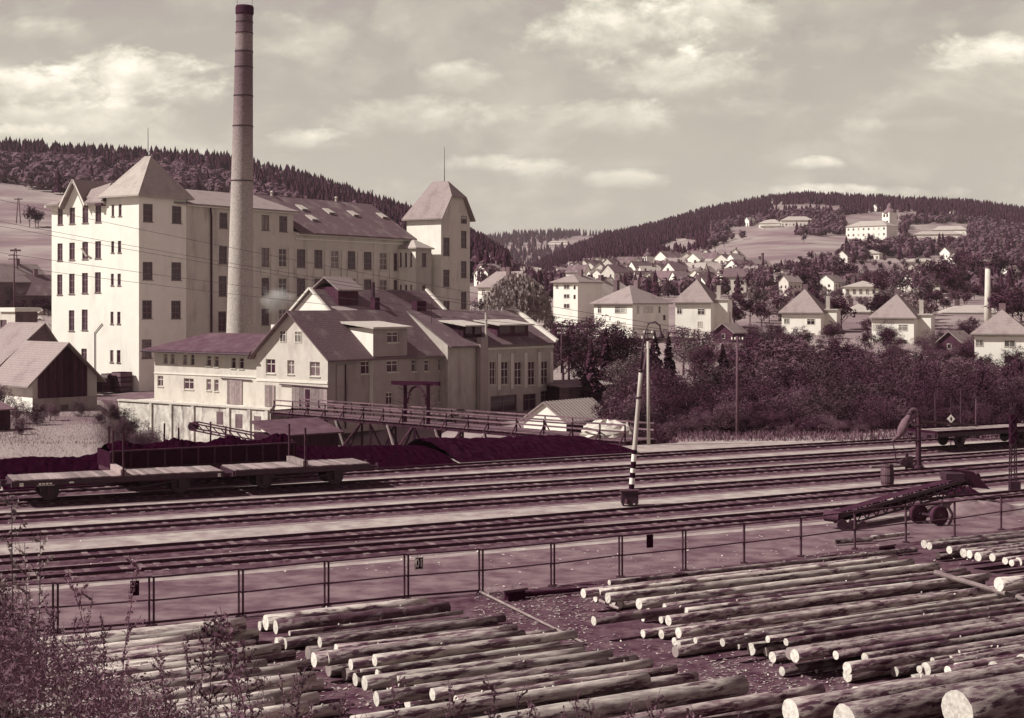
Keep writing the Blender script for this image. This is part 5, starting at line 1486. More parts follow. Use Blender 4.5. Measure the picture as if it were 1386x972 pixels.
# overhead wires
wires = [(272, 456), (300, 459), (306, 462), (340, 458), (356, 463)]
for i, (ya, yb_) in enumerate(wires):
    t0_, t1_ = 118.0, 112.0
    a = pt(-260, t0_, zy(ya - (yb_ - ya) * 260 / 998 * 1.25, t0_)); b = pt(998, t1_, zy(yb_, t1_))
    P = []
    for k in range(41):
        u = k / 40; p = a.lerp(b, u); p.z -= 4 * u * (1 - u) * .7 * -1 * -1; P.append(p)
    o = MB().tube([p - P[0] for p in P], .016, 5).obj('overhead_wire', MATS['iron'])
    o.location = P[0]
    tag(o, ['topmost overhead wire crossing in front of the factory', 'second overhead wire from the top crossing the factory', 'third overhead wire just under the second one', 'fourth overhead wire crossing the factory lower down', 'lowest overhead wire crossing the factory front'][i], 'wire', 'overhead wires strung across the factory')
# ------------------------------------------------------------------ logs
LOGN = [0]
rl = random.Random(21)
def log(px, py, rp, lay, ln, st='b', ang=60.0, end='l', label=None, group=None, old=False, zc=None, taper=.82):
    """one felled trunk; (px, py) is the centre of its left sawn end (end='l') or its right one ('r'); lay 0 on the ground, 1 on the first layer, 2 above"""
    r = .22; rp *= .93
    for _ in range(4):
        z_ = zc if zc is not None else [r + .02, .56 + r * .3, .95][lay]
        t_ = gt(py, z_); r = rp * t_ / F
    p = pt(px, t_, z_)
    a = math.radians(ang + rl.uniform(-.7, .7))
    d = Vector((math.sin(a), math.cos(a), rl.uniform(-.004, .004)))
    r0, r1 = (r, r * taper) if end == 'l' else (r / .9, r)
    if end == 'r': p = p - d * ln
    n = max(6, int(ln / .9)); path = []; rs = []
    side = Vector((d.y, -d.x, 0)); ph = rl.uniform(0, 6); am = rl.uniform(.01, .05)
    for i in range(n + 1):
        u = i / n
        path.append(Vector((u * ln, am * math.sin(u * 3 + ph), am * .3 * math.sin(u * 4 + ph)))); rs.append((r0 + (r1 - r0) * u) * rl.uniform(.975, 1.025))
    nv = 16 if rp > 7 else 12
    mb = MB(); mb.tube(path, rs, nv, jit=.03, rng=rl, mi=0, mcap=1)
    # branch stubs
    for _ in range(rl.randint(1, 4)):
        u = rl.uniform(.1, .95); q = Vector((u * ln, 0, 0)); an = rl.uniform(.2, 2.9); rr_ = r0 + (r1 - r0) * u
        dr = Vector((rl.uniform(.1, .5), math.cos(an), math.sin(an))).normalized()
        mb.tube([q + dr * rr_ * .85, q + dr * (rr_ + rl.uniform(.02, .06))], [.03, .018], 5, mi=1 if rl.random() < .4 else 0)
    o = mb.obj('felled_log', [MATS[{'p': 'bark_pale', 'b': 'bark', 'd': 'bark_dark'}[st]], MATS['cut_wood_old' if old else 'cut_wood']], smooth=False)
    me = o.data
    for f_ in me.polygons: f_.use_smooth = len(f_.vertices) == 4
    o.location = p; o.rotation_euler = (rl.uniform(-.02, .02), -math.atan2(d.z, 1), math.pi / 2 - a)
    tag(o, label, 'log', group)
    return o
def ordn(n):
    return f"{n}{'th' if 10 <= n % 100 <= 20 else {1: 'st', 2: 'nd', 3: 'rd'}.get(n % 10, 'th')}"
SURF = {'p': 'pale peeled', 'b': 'grey-brown', 'd': 'dark rough-barked'}
def run(lst, stack, group, end='l', what='sawn end'):
    lst = sorted(lst, key=lambda e: e[0])
    for i, e in enumerate(lst):
        px, py, rp, lay, ln, st = e[:6]
        kw = e[6] if len(e) > 6 else {}
        log(px, py, rp, lay, ln, st, end=end, label=f"{SURF[st]} log, {ordn(i + 1)} {what} from the left in the {stack}", group=group, **kw)
OLD = {'old': True}
run([(359, 842, 11.5, 1, 5.3, 'p'), (351, 847, 7, 0, 5, 'b'), (373, 849, 10, 1, 5.6, 'd'), (374.5, 871, 8.5, 0, 6, 'b'), (386, 872, 8.5, 0, 6, 'b'), (391.5, 857, 4, 1, 5.6, 'b'), (432.5, 869, 8, 1, 5.6, 'b'),
     (416, 884, 10, 0, 5.6, 'b', OLD), (424.5, 893, 11, 1, 6, 'b'), (442, 892, 10, 1, 6, 'b'), (443.5, 905, 10.5, 0, 6.2, 'b', OLD), (466, 912, 10.5, 0, 6.3, 'b', OLD), (480, 919, 9.5, 0, 6.5, 'b'),
     (502, 925, 9.5, 0, 6.4, 'b'), (507, 894, 8.5, 2, 6.0, 'p'), (510, 912, 6.5, 1, 6.2, 'b'), (530, 934, 8, 0, 6.2, 'b'), (538, 923, 8, 1, 6.3, 'p'), (548, 941, 9, 0, 6.3, 'b'), (562, 934, 8, 1, 6.2, 'b'), (572, 950, 9, 0, 6.4, 'b'), (586, 941, 9, 1, 6.4, 'p'),
     (600, 955, 9.5, 0, 6.6, 'b'), (618, 950, 8.5, 1, 6.3, 'b'), (638, 965, 10, 0, 6.5, 'b'), (455, 880, 8, 1, 5.6, 'b'), (475, 900, 8, 1, 5.8, 'b')],
    'middle short stack', 'logs of the middle stack')
run([(757, 876, 8, 0, 6.2, 'p'), (789, 884, 9, 1, 6.4, 'p'), (812, 893, 8, 0, 6.4, 'b'), (822, 899, 9, 1, 6.6, 'b'), (843, 909, 8, 0, 6.4, 'p'), (860, 930, 10, 0, 8, 'b'), (800, 935, 10, 0, 8, 'p'), (876, 919, 9, 1, 8, 'p'), (942, 917, 9, 0, 8, 'b'), (1006, 927, 14.5, 1, 8.5, 'p', {'taper': 1.0}), (1000, 950, 11, 0, 8.5, 'p'), (1112, 934, 9, 1, 9, 'b'), (925, 941, 10, 0, 9, 'b'), (1075, 958, 11, 0, 9, 'b')],
    'row at the lower edge', 'near logs running out of the picture below', 'r', 'far end')
run([(250, 868, 10, 1, 6, 'p'), (275, 893, 10, 1, 6, 'p'), (240, 902, 10, 1, 6, 'p'), (315, 868, 9, 1, 6, 'b'), (310, 895, 9, 1, 6, 'p'), (350, 912, 9, 1, 6, 'b'), (320, 946, 10, 1, 6, 'p'), (385, 943, 9, 1, 6, 'p'), (415, 958, 10, 1, 6, 'p'), (250, 930, 10, 1, 6, 'p'), (290, 960, 11, 1, 6, 'p'), (220, 870, 9, 0, 6, 'b'), (200, 905, 10, 1, 6, 'p'), (330, 845, 11, 1, 6, 'p'), (347, 859, 10, 0, 6, 'p'), (300, 856, 9, 1, 7, 'p'), (378, 877, 8, 1, 5, 'p'), (398, 886, 7.5, 0, 6, 'b'), (345, 872, 8, 1, 6, 'b'), (320, 884, 8, 1, 6, 'p'), (420, 899, 8, 0, 6, 'b'), (400, 905, 8, 1, 6, 'p'), (425, 916, 9, 1, 6, 'p'), (436, 925, 8, 0, 6, 'p'),
     (360, 900, 8, 1, 6, 'p'), (380, 921, 9, 1, 6, 'p'), (430, 945, 9, 0, 6, 'p'), (405, 937, 9, 1, 6, 'p'), (340, 925, 9, 1, 6, 'p'), (460, 958, 9, 0, 6, 'p'), (370, 955, 10, 1, 6, 'p'), (300, 905, 9, 1, 6, 'p'), (290, 935, 9, 1, 6, 'p'), (260, 880, 9, 1, 6, 'p')],
    'pale stack behind the weeds', 'pale logs behind the weeds', 'r', 'right end')
run([(789.5, 803.5, 6.8, 1, 13.6, 'b'), (825, 789, 4, 1, 13, 'b'), (811, 802.5, 5.5, 1, 13, 'p'), (805, 810, 5, 0, 13, 'b'), (823, 810, 7.5, 1, 13.2, 'p'), (830.5, 814, 6, 0, 13, 'b'), (838.5, 816.5, 7.5, 0, 13.2, 'p'), (864, 817, 8, 1, 13.0, 'p'), (877, 820.5, 6, 0, 12.6, 'p'),
     (804, 841, 7, 1, 15.6, 'd'), (871, 838, 4.5, 0, 13, 'b'), (895, 839, 5.5, 0, 13, 'b'), (904.5, 840, 7.5, 1, 13.4, 'b'), (947, 838, 5, 0, 12.5, 'b'), (956.5, 838, 5, 0, 12, 'b'), (870.5, 858, 6, 0, 13, 'b'), (894.5, 858, 7, 0, 13.5, 'b'), (917, 855.5, 7.5, 1, 14.5, 'b'),
     (912, 868, 6, 0, 13.4, 'b'), (918, 871, 5, 0, 13, 'p'), (912.5, 881, 8.2, 0, 14, 'b', OLD), (940, 866, 4.5, 1, 13, 'p'), (977, 869, 6, 1, 13.6, 'b'), (998, 874, 5, 0, 13, 'b'), (1016, 878, 9, 0, 13, 'b'), (1038, 883, 6.5, 0, 13, 'b'), (1044.5, 889, 8, 0, 13, 'b'),
     (1069, 885, 9, 1, 13, 'b', OLD), (1077, 889, 9.5, 1, 13, 'b'), (1059, 909, 7, 0, 13.5, 'd'), (1104, 908, 3, 0, 12, 'b'), (1147, 905, 9, 1, 12, 'b'), (1146.5, 914, 9.5, 0, 13, 'b'), (1186.5, 910, 6.5, 0, 12, 'b'), (1211, 909, 8.5, 0, 12, 'b'),
     (1244, 906, 5.5, 1, 11, 'p'), (1253.5, 906, 9.5, 1, 11, 'b'), (1236, 920, 7, 0, 11, 'p'), (1283, 908, 7, 1, 10, 'd'), (1296, 905, 7, 1, 10, 'b'), (1262, 894, 4.5, 1, 10, 'b'), (1285, 891, 5, 1, 10, 'b'), (1298, 884, 4, 1, 10, 'b'), (1310, 894, 5.5, 1, 10, 'p'), (1345, 906, 12, 1, 9, 'b'), (1384, 899, 15, 1, 9, 'b'),
     (1010, 862, 5, 1, 13, 'b'), (1040, 866, 5, 1, 13, 'b'), (1065, 870, 5.5, 1, 13, 'd'), (1100, 880, 6.5, 1, 13, 'b'), (1130, 886, 6.5, 1, 12, 'd'), (1170, 890, 7, 1, 12, 'b'), (900, 822, 5, 1, 13, 'b'), (930, 828, 5, 1, 13, 'p'), (985, 848, 5, 0, 12, 'b'), (1015, 852, 5, 0, 12, 'b')],
    'long right-hand stack', 'logs of the long right-hand stack')
run([(1251, 737, 6, 1, 9, 'b'), (1258.5, 739.5, 5.5, 1, 9, 'b'), (1284, 744, 5.8, 1, 9, 'b'), (1304, 748.5, 6.5, 1, 9, 'b'), (1311.5, 750, 6, 1, 9, 'b'), (1322.5, 753, 6.7, 1, 9, 'b'), (1344, 755, 5.8, 1, 9, 'b'), (1360, 759, 5.3, 1, 9, 'b'), (1369, 762, 4.8, 1, 9, 'b'), (1379, 761, 6.5, 1, 9, 'b'), (1270, 752, 5, 0, 8, 'd'), (1372, 742, 4.5, 1, 5, 'p')],
    'small stack below the railing', 'logs of the upper right stack')
run([(1069, 963, 19, 1, 9, 'b', {'zc': .9}), (1143, 975, 23, 1, 9, 'b', {'zc': .95}), (1297, 963, 30, 1, 9, 'b', {'zc': 1.15}), (1160, 948, 20, 1, 11, 'b', {'zc': .7})],
    'lower right corner group', 'thick trunks in the lower right corner')
log(1352, 791, 10, 1, 6, 'p', ang=67, zc=1.1, label='thick smooth log lying higher than the others at the right edge', group='logs of the long right-hand stack')
for i in range(26):
    px = rl.uniform(905, 1265); py = interp([(900, 838), (1060, 878), (1265, 898)], px) - rl.uniform(4, 26)
    log(px, py, rl.uniform(4.5, 6.5), 0, rl.uniform(9.5, 12), rl.choice('bbdp'), label='thin log between larger trunks in the long right-hand stack', group='thin logs between the larger trunks')
for i in range(14):
    px = rl.uniform(430, 640); py = interp([(400, 862), (640, 948)], px) - rl.uniform(0, 16)
    log(px, py, rl.uniform(5.5, 7.5), 0, rl.uniform(5, 6.2), rl.choice('bbdp'), label='thin log lying low in the middle short stack', group='thin logs of the middle stack')
def pole_log(a, b, r, name, lab, m='wood_old', z0=.3, z1=.3):
    A_ = gp(a[0], a[1], z0); B_ = gp(b[0], b[1], z1)
    o = MB().tube([Vector((0, 0, 0)), B_ - A_], [r, r * .8], 8).obj(name, MATS[m]); o.location = A_; tag(o, lab, 'pole')
pole_log((1266, 775), (1390, 812), .09, 'skid_pole', 'thin skid pole lying slantwise over the ends of the long stack', 'wood_deck', .9, .7)
pole_log((812, 813), (838, 824), .05, 'skid_pole', 'short skid pole sticking out under the left ends of the long stack', 'wood_deck', .2, .2)
pole_log((650, 801), (790, 870), .045, 'skid_rail', 'narrow skid rail crossing the dark ground between the two log stacks', 'wood_deck', .08, .08)
pole_log((687, 807), (795, 797), .09, 'skid_beam', 'dark skid beam lying on the ground behind the skid rail', 'wood_black', .12, .12)
pole_log((1165, 752), (1240, 744), .13, 'loose_log', 'loose thin log near the railing between the two right stacks', 'bark', .15, .15)
pole_log((1130, 733), (1180, 730), .12, 'loose_log', 'loose grey log lying beside the railing below the belt conveyor', 'bark', .15, .15)
pole_log((1180, 728), (1230, 722), .1, 'loose_log', 'loose pale log lying right beside the railing below the conveyor wheels', 'bark_pale', .15, .15)
for i, (px, py) in enumerate([(697, 812), (1120, 764), (1200, 750)]):
    t = thing('skid_block', ['small dark wooden block under the skid beam between the stacks', 'small dark block under the far end of the long stack', 'small dark block right of the far end of the long stack'][i], 'block', gp(px, py), .6)
    MB().box(-.35, .35, -.12, .12, 0, .3).obj('body', MATS['wood_black'], t); MB().box(-.5, .5, -.05, .05, .3, .36).obj('top_board', MATS['wood_old'], t)
# bark litter in the log yard
def litter(name, n, boxes, s0, s1, m, seed, label, cat):
    r_ = np.random.RandomState(seed); V = np.zeros((n * 4, 3), np.float32)
    k = r_.randint(0, len(boxes), n)
    for i in range(n):
        b = boxes[k[i]]; px, py = r_.uniform(b[0], b[1]), r_.uniform(b[2], b[3]); p = gp(px, py); s = r_.uniform(s0, s1); a = r_.uniform(0, 6.28); e = r_.uniform(.3, .6)
        c_, s_ = math.cos(a) * s, math.sin(a) * s; zt = r_.uniform(0, .5) * s
        V[i * 4:(i + 1) * 4] = [(p.x - c_, p.y - s_, .01), (p.x + s_ * e, p.y - c_ * e, .01 + zt * .5), (p.x + c_, p.y + s_, .012 + zt), (p.x - s_ * e, p.y + c_ * e, .01)]
    o = bpy.data.objects.new(name, npmesh(name, V, np.arange(n * 4).reshape(n, 4), MATS[m])); COL.objects.link(o); tag(o, label, cat, kind='stuff')
litter('bark_litter', 2200, [(740, 1000, 850, 935), (960, 1150, 890, 945), (640, 800, 800, 870), (400, 560, 880, 960), (660, 840, 790, 840)], .03, .10, 'bark', 4, 'scattered bark chips on the dark log yard floor', 'bark litter')
litter('bark_litter', 500, [(740, 1000, 850, 935), (960, 1150, 890, 945), (640, 800, 820, 870), (1100, 1240, 735, 760), (820, 1200, 745, 790)], .02, .07, 'bark_pale', 5, 'pale wood chips strewn between the log stacks', 'bark litter')
litter('trackside_rubble', 500, [(0, 1386, 740, 775), (0, 1386, 640, 760)], .03, .08, 'trim_white', 6, 'pale stones and scraps strewn along the front tracks', 'rubble')

# ------------------------------------------------------------------ plants
def leaf_quads(C, R, n, size, rs, flat=1.0, shell=.55, elong=1.5, droop=0.0):
    C = np.asarray(C, float); R = np.asarray(R, float)
    w_ = R ** 2; k = rs.choice(len(C), n, p=w_ / w_.sum())
    d = rs.normal(size=(n, 3)); d /= np.linalg.norm(d, axis=1)[:, None]
    r = shell + (1 - shell) * rs.rand(n) ** .6
    P = C[k] + d * (R[k] * r)[:, None] * np.array([1, 1, flat])
    nn = d + rs.normal(size=(n, 3)) * .55; nn /= np.linalg.norm(nn, axis=1)[:, None]
    a = np.cross(nn, rs.normal(size=(n, 3))); a /= np.linalg.norm(a, axis=1)[:, None]
    b = np.cross(a, nn)
    s = size * rs.uniform(.6, 1.3, n)
    A_ = a * (s * elong)[:, None]; B_ = b * s[:, None]
    V = np.stack([P - A_, P + B_ * .5, P + A_, P - B_ * .5], 1).reshape(-1, 3)
    return V
def crown_mesh(name, m, V):
    return npmesh(name, V, np.arange(len(V)).reshape(-1, 4), m)
PROTO = {}
def limb_trunk(name, h, r, nl, seed, spread):
    r_ = random.Random(seed); mb = MB()
    mb.tube([(0, 0, -.04), (r_.uniform(-.01, .01), 0, h * .4), (r_.uniform(-.03, .03), r_.uniform(-.03, .03), h)], [r, r * .7, r * .3], 8)
    for i in range(nl):
        a = r_.uniform(0, 6.28); z0 = h * r_.uniform(.3, .8); ln = spread * r_.uniform(.6, 1)
        mb.tube([(0, 0, z0), (math.cos(a) * ln * .5, math.sin(a) * ln * .5, z0 + ln * .45), (math.cos(a) * ln, math.sin(a) * ln, z0 + ln * .8)], [r * .4, r * .28, r * .1], 5)
    return mb.mesh(name, MATS['trunk'])
# all prototypes are 1 m tall; placed with a scale
def proto_round(key, m, seed, nq=3400, size=.0135, wide=.36, tall=.36, cz=.6, nc=16):
    rs = np.random.RandomState(seed); C = []; R = []
    for i in range(nc):
        d = rs.normal(size=3); d /= np.linalg.norm(d); q = rs.rand() ** .4
        c = np.array([d[0] * wide * q * .8, d[1] * wide * q * .8, cz + d[2] * tall * q * .78]); r = rs.uniform(.10, .19) * (wide / .36)
        for k in range(7):
            e = rs.normal(size=3); e /= np.linalg.norm(e); C.append(tuple(c + e * r * .75)); R.append(r * rs.uniform(.30, .5))
    PROTO[key] = (limb_trunk('trunk', .62, .022, 6, seed, .3), crown_mesh('crown', MATS[m], leaf_quads(C, R, nq, size, rs, shell=.80)))
for i in range(3):
    proto_round(f'round{i}', ['leaf_mid', 'leaf_dark', 'leaf_light'][i], 10 + i)
    proto_round(f'bush{i}', ['leaf_mid', 'leaf_dark', 'leaf_mid'][i], 20 + i, nq=6500, size=.0125, wide=.50, tall=.42, cz=.5, nc=18)
proto_round('tall0', 'leaf_dark', 31, wide=.24, tall=.42, cz=.55)
proto_round('small0', 'leaf_mid', 41, nq=900, size=.030)
proto_round('small1', 'leaf_dark', 42, nq=900, size=.030)
proto_round('small2', 'leaf_light', 43, nq=900, size=.030)
def proto_spruce(key, seed, nb=240, wide=.2):
    rs = np.random.RandomState(seed); Vs = []
    for i in range(nb):
        u = (i + rs.rand()) / nb; z = .06 + u * .94; rr_ = wide * (1 - u) ** .85 * rs.uniform(.7, 1.12) + .006
        a = rs.rand() * 6.28; d = np.array([math.cos(a), math.sin(a), 0]); sd = np.array([-d[1], d[0], 0])
        for s_ in (0, 1, 2):
            tip = d * rr_ + np.array([0, 0, z - rr_ * .28]) + rs.normal(size=3) * .006; root = np.array([0, 0, z + .02]) + d * rr_ * .15
            w_ = rr_ * (.22 + .1 * s_); mid = (root * .45 + tip * .55) + np.array([0, 0, .012])
            tw = rs.normal() * .4; up = np.array([0, 0, 1.0]); sdv = sd * math.cos(tw) + up * math.sin(tw)
            Vs += [root, mid + sdv * w_, tip, mid - sdv * w_]
            if s_ == 0:
                e = mid + sd * w_ * 1.3 - up * .02; Vs += [mid, e + d * .012, e - up * w_ * .3, mid - d * .02]
    PROTO[key] = (MB().tube([(0, 0, -.03), (0, 0, .97)], [.016, .003], 7).mesh('trunk', MATS['trunk']), crown_mesh('crown', MATS['needle'], np.array(Vs)))
proto_spruce('spruce0', 51); proto_spruce('spruce1', 52, 200, .26)
def proto_willow():
    rs = np.random.RandomState(61); Vs = []
    for i in range(620):
        a = rs.rand() * 6.28; q = rs.rand() ** .5 * .52; topz = .98 - (q / .55) ** 2 * .38 + rs.normal() * .025
        # clumped curtains
        a = round(a * 3.2) / 3.2 + rs.normal() * .09
        ln = rs.uniform(.2, .45) * (.5 + q); x, y = math.cos(a) * q, math.sin(a) * q
        n_ = 9
        for k in range(n_):
            z = topz - ln * k / n_; out = 1 + .05 * k / n_
            d = rs.normal(size=3) * .012; s = .016
            P = np.array([x * out, y * out, z]) + d; c = np.array([rs.normal() * s, rs.normal() * s, 0])
            Vs += [P + np.array([0, 0, s * 1.6]), P + c, P - np.array([0, 0, s * 2.2]), P - c]
    PROTO['willow'] = (limb_trunk('trunk', .7, .035, 7, 6, .35), crown_mesh('crown', MATS['leaf_willow'], np.array(Vs)))
proto_willow()
NT = [0]
def plant(key, px, t, h, label, cat='tree', name=None, group=None, z=None, wide=1.0):
    if z is None: z = zterr(px, t) - .1
    p = pt(px, t, z)
    T = thing(name or {'s': 'spruce_tree', 'b': 'bush', 'w': 'willow_tree'}.get(key[0] if not key.startswith('small') else 'x', 'leafy_tree'), label, cat, p, rr.uniform(0, 6.28), group)
    T.scale = (h * wide, h * wide, h)
    for nm, me_ in zip(('trunk', 'crown'), PROTO[key]):
        o = bpy.data.objects.new(nm, me_); COL.objects.link(o); o.parent = T
    return T
def top(px, t, pytop):     # height that brings the top to picture row pytop
    return zy(pytop, t) - zterr(px, t) + .1
# thicket behind the tracks
TH = [(800, 540), (835, 515), (870, 498), (930, 500), (980, 503), (1010, 484), (1060, 466), (1110, 463), (1160, 470), (1230, 480), (1300, 482), (1386, 492), (1500, 492)]
tr_ = random.Random(12)
for row, (t_, n_, dpy) in enumerate([(121, 21, 58), (128, 22, 38), (137, 22, 20), (148, 20, 6), (162, 19, -6)]):
    for i in range(n_):
        px = 838 + (1440 - 838) * (i + tr_.uniform(-.3, .3)) / (n_ - 1) + (18 if row == 0 else 0)
        t2 = t_ + tr_.uniform(-3, 3)
        if row < 1 and 860 < px < 905: t2 += 5
        yt = interp(TH, px) + dpy + tr_.uniform(-12, 14)
        h_ = top(px, t2, yt)
        if h_ < 1.5: continue
        plant(tr_.choice(('bush0', 'bush1', 'bush1', 'bush1', 'bush2')), px, t2, h_, ['bushy shrub in the front row of the thicket beyond the tracks', 'bushy shrub in the dense thicket beyond the tracks'][min(row, 1)], 'bush', group='shrubs of the thicket', wide=tr_.uniform(.9, 1.25) * (1.0 if h_ > 5 else 1.25))
for i, (px, t_, yt) in enumerate([(905, 150, 492), (965, 155, 486), (1003, 152, 470), (1040, 158, 452), (1075, 150, 446), (1102, 156, 458), (1140, 160, 456), (1172, 155, 470), (1215, 158, 474), (1255, 152, 484), (1290, 160, 474), (1330, 155, 482), (1372, 150, 478), (1065, 140, 476), (1320, 140, 500), (1195, 140, 500), (1378, 135, 500)]):
    plant(('round1', 'round0', 'tall0')[i % 3], px, t_, top(px, t_, yt), 'tree with rounded crown standing up out of the thicket', group='trees standing in the thicket', wide=1.25)
for i in range(30):
    px = 868 + i * 10.5 + tr_.uniform(-4, 4); t_ = tr_.uniform(112.5, 117)
    plant(('bush1', 'bush0', 'bush1')[i % 3], px, t_, tr_.uniform(1.0, 2.4), 'low shrub at the track edge in front of the thicket', 'bush', group='low shrubs at the track edge', wide=1.5)
# gardens between engine house and the villas
gar = [('round1', 762, 196, 428), ('round0', 800, 205, 418), ('spruce1', 800, 180, 462), ('spruce0', 820, 186, 445), ('round0', 828, 198, 432), ('round2', 770, 205, 436), ('round1', 842, 196, 437), ('round0', 862, 200, 447), ('spruce1', 886, 182, 450), ('spruce0', 905, 185, 452), ('round0', 925, 205, 434),
       ('round2', 940, 190, 452), ('round0', 958, 205, 441), ('round1', 948, 182, 462), ('spruce1', 978, 178, 466), ('round0', 985, 196, 452), ('round1', 786, 186, 470), ('round2', 850, 182, 468), ('round1', 868, 176, 478), ('round0', 745, 202, 452), ('round1', 1010, 200, 448), ('round2', 1028, 186, 458),
       ('round0', 1035, 205, 441), ('round1', 1060, 195, 447), ('round0', 1081, 205, 455), ('round1', 1090, 188, 460), ('round0', 1128, 200, 449), ('round2', 1110, 190, 463), ('round1', 1150, 196, 462), ('round0', 1176, 198, 470), ('round2', 1168, 186, 474), ('round1', 1196, 190, 470), ('round0', 1224, 200, 467), ('round1', 1244, 190, 474), ('round0', 1262, 196, 468), ('round2', 1290, 190, 476), ('round1', 1325, 186, 478), ('round0', 1345, 178, 486), ('round1', 1378, 180, 488), ('round1', 1310, 200, 466)]
near_of = lambda px: 'below the hipped villa' if px < 905 else 'below the hut-side villa' if px < 1000 else 'below the middle villa' if px < 1150 else 'below the next villa' if px < 1280 else 'below the edge villa'
for k, (key, px, t_, yt) in enumerate(gar):
    kind_ = 'dark spruce' if key[0] == 's' else {'0': 'mid-green leafy tree', '1': 'dark leafy tree', '2': 'pale leafy tree'}[key[-1]]
    plant(key, px, t_, max(3.5, top(px, t_, yt)), f'{kind_} in the gardens {near_of(px)}', group='garden trees', wide=1.0 if key[0] == 's' else 1.15)
plant('willow', 700, 255, top(700, 255, 372), 'large weeping willow with trailing pale foliage behind the engine house', wide=.92)
for (key, px, t_, yt, lab) in [('round1', 655, 270, 398, 'dark tree left of the weeping willow beside the factory tower'), ('round0', 752, 235, 430, 'leafy tree right of the willow below the tall apartment house'), ('round1', 745, 262, 420, 'dark tree close to the right side of the willow'), ('bush1', 60, 175, 470, 'bush beside the brick house and the white factory wall'), ('round1', 58, 176, 459, 'dark narrow tree between brick house and factory')]:
    plant(key, px, t_, top(px, t_, yt), lab)
# bushes in the left meadow
for i, (px, py, h_, lab) in enumerate([(22, 575, 2.6, 'bush at the far left of the meadow'), (50, 578, 2.4, 'bush left below the white barn wall'), (68, 572, 2.0, 'low bush against the barn base'), (110, 566, 2.0, 'low bush below the barn gable'), (150, 558, 2.2, 'dark bush right of the barn'), (165, 566, 2.4, 'bush at the left end of the retaining wall'), (182, 576, 2.2, 'bush growing before the retaining wall'), (200, 585, 2.0, 'bush lower down before the retaining wall'), (5, 560, 3.2, 'bush cut by the left edge beside the barn'), (135, 575, 1.4, 'small bush in the middle of the meadow'), (30, 590, 1.6, 'small bush near the coal bank at the left')]):
    t_ = gt(py, -1.15); plant(f'bush{i % 3}', px, t_, h_, lab, 'bush', z=zterr(px, t_) - .1)
for i in range(75):
    px = tr_.uniform(985, 1410); t_ = tr_.uniform(204, 262)
    plant(tr_.choice(('bush0', 'bush1', 'round1')), px, t_, tr_.uniform(1.8, 4.6), 'shrub on the garden plots around the white villas', 'bush', group='shrubs around the villas', wide=1.2)
for i, (px, t_, yt) in enumerate([(168, 160, 548), (180, 156, 560), (193, 152, 570), (206, 148, 580), (186, 146, 578), (218, 146, 588), (172, 150, 566), (155, 158, 556)]):
    plant(f'bush{(i + 1) % 3}', px, t_, top(px, t_, yt), 'leafy shrub at the left end of the retaining wall', 'bush', group='shrubs by the retaining wall', wide=1.1)
# grass of the meadow and of the far bank
def blades(name, n, pxr, tr2, h0, h1, seed, m, label, cond=None):
    rs = np.random.RandomState(seed); V = []
    for i in range(n):
        px = rs.uniform(*pxr); t_ = rs.uniform(*tr2)
        if cond and not cond(px, t_): continue
        z = zterr(px, t_) - .03; p = pt(px, t_, z); h_ = rs.uniform(h0, h1); a = rs.uniform(0, 6.28); w_ = h_ * .12
        dx, dy = math.cos(a) * w_, math.sin(a) * w_; lx, ly = rs.normal() * h_ * .3, rs.normal() * h_ * .3
        V += [(p.x - dx, p.y - dy, z), (p.x + dx, p.y + dy, z), (p.x + dx * .4 + lx, p.y + dy * .4 + ly, z + h_), (p.x - dx * .4 + lx, p.y - dy * .4 + ly, z + h_)]
    V = np.array(V); o = bpy.data.objects.new(name, npmesh(name, V, np.arange(len(V)).reshape(-1, 4), MATS[m])); COL.objects.link(o); tag(o, label, 'grass', kind='stuff')
blades('meadow_grass', 22000, (-60, 225), (106, 150), .05, .2, 3, 'grass_blade', 'dry grass of the meadow below the barn')
blades('bank_grass', 9000, (865, 1420), (107, 119), .12, .45, 4, 'leaf_mid', 'rough grass strip between far track and thicket')

# foreground weeds on the slope
def weed_mesh(seed, h=1.0, leafy=1.0, nst=1):
    rs = random.Random(seed); st = MB(); V = []
    r2 = np.random.RandomState(seed)
    for s_ in range(nst):
        bx, by = rs.uniform(-.04, .04) * (nst > 1), rs.uniform(-.04, .04) * (nst > 1)
        lean = Vector((rs.uniform(-.16, .16), rs.uniform(-.12, .12), 0)); hh_ = h * rs.uniform(.75, 1)
        path = [Vector((bx, by, 0)) + lean * (u * u) + Vector((0, 0, hh_ * u)) for u in np.linspace(0, 1, 7)]
        st.tube(path, [.0045 * (1 - .7 * i / 6) for i in range(7)], 5)
        nb = int(30 * leafy)
        for i in range(nb):
            u = .18 + .8 * i / nb; p = path[0].lerp(path[0], 0) + lean * (u * u) + Vector((0, 0, hh_ * u)); a = i * 2.4 + rs.uniform(-.4, .4)
            ln = .062 * (1.15 - u) * rs.uniform(.6, 1.3) + .022
            d = Vector((math.cos(a), math.sin(a), rs.uniform(.3, .9))).normalized()
            if rs.random() < .35:
                q = p + d * ln * 1.6; st.tube([p, p + d * ln * .8, q + Vector((0, 0, .03))], [.0022, .0018, .001], 4)
                for k in range(7):
                    c = p + d * ln * (.4 + .25 * k); V += leafq(c, rs, .013)
            else:
                sd = d.cross(Vector((0, 0, 1))).normalized() * ln * .18
                m_ = p + d * ln * .5 + Vector((0, 0, .006)); e = p + d * ln - Vector((0, 0, ln * .25))
                V += [tuple(p), tuple(m_ + sd), tuple(e), tuple(m_ - sd)]
            if u > .7:
                for k in range(3): V += leafq(p + Vector((rs.uniform(-.015, .015), rs.uniform(-.015, .015), rs.uniform(0, .03))), rs, .010)
    return st.mesh('stem', MATS['weed_leaf']), np.array(V)
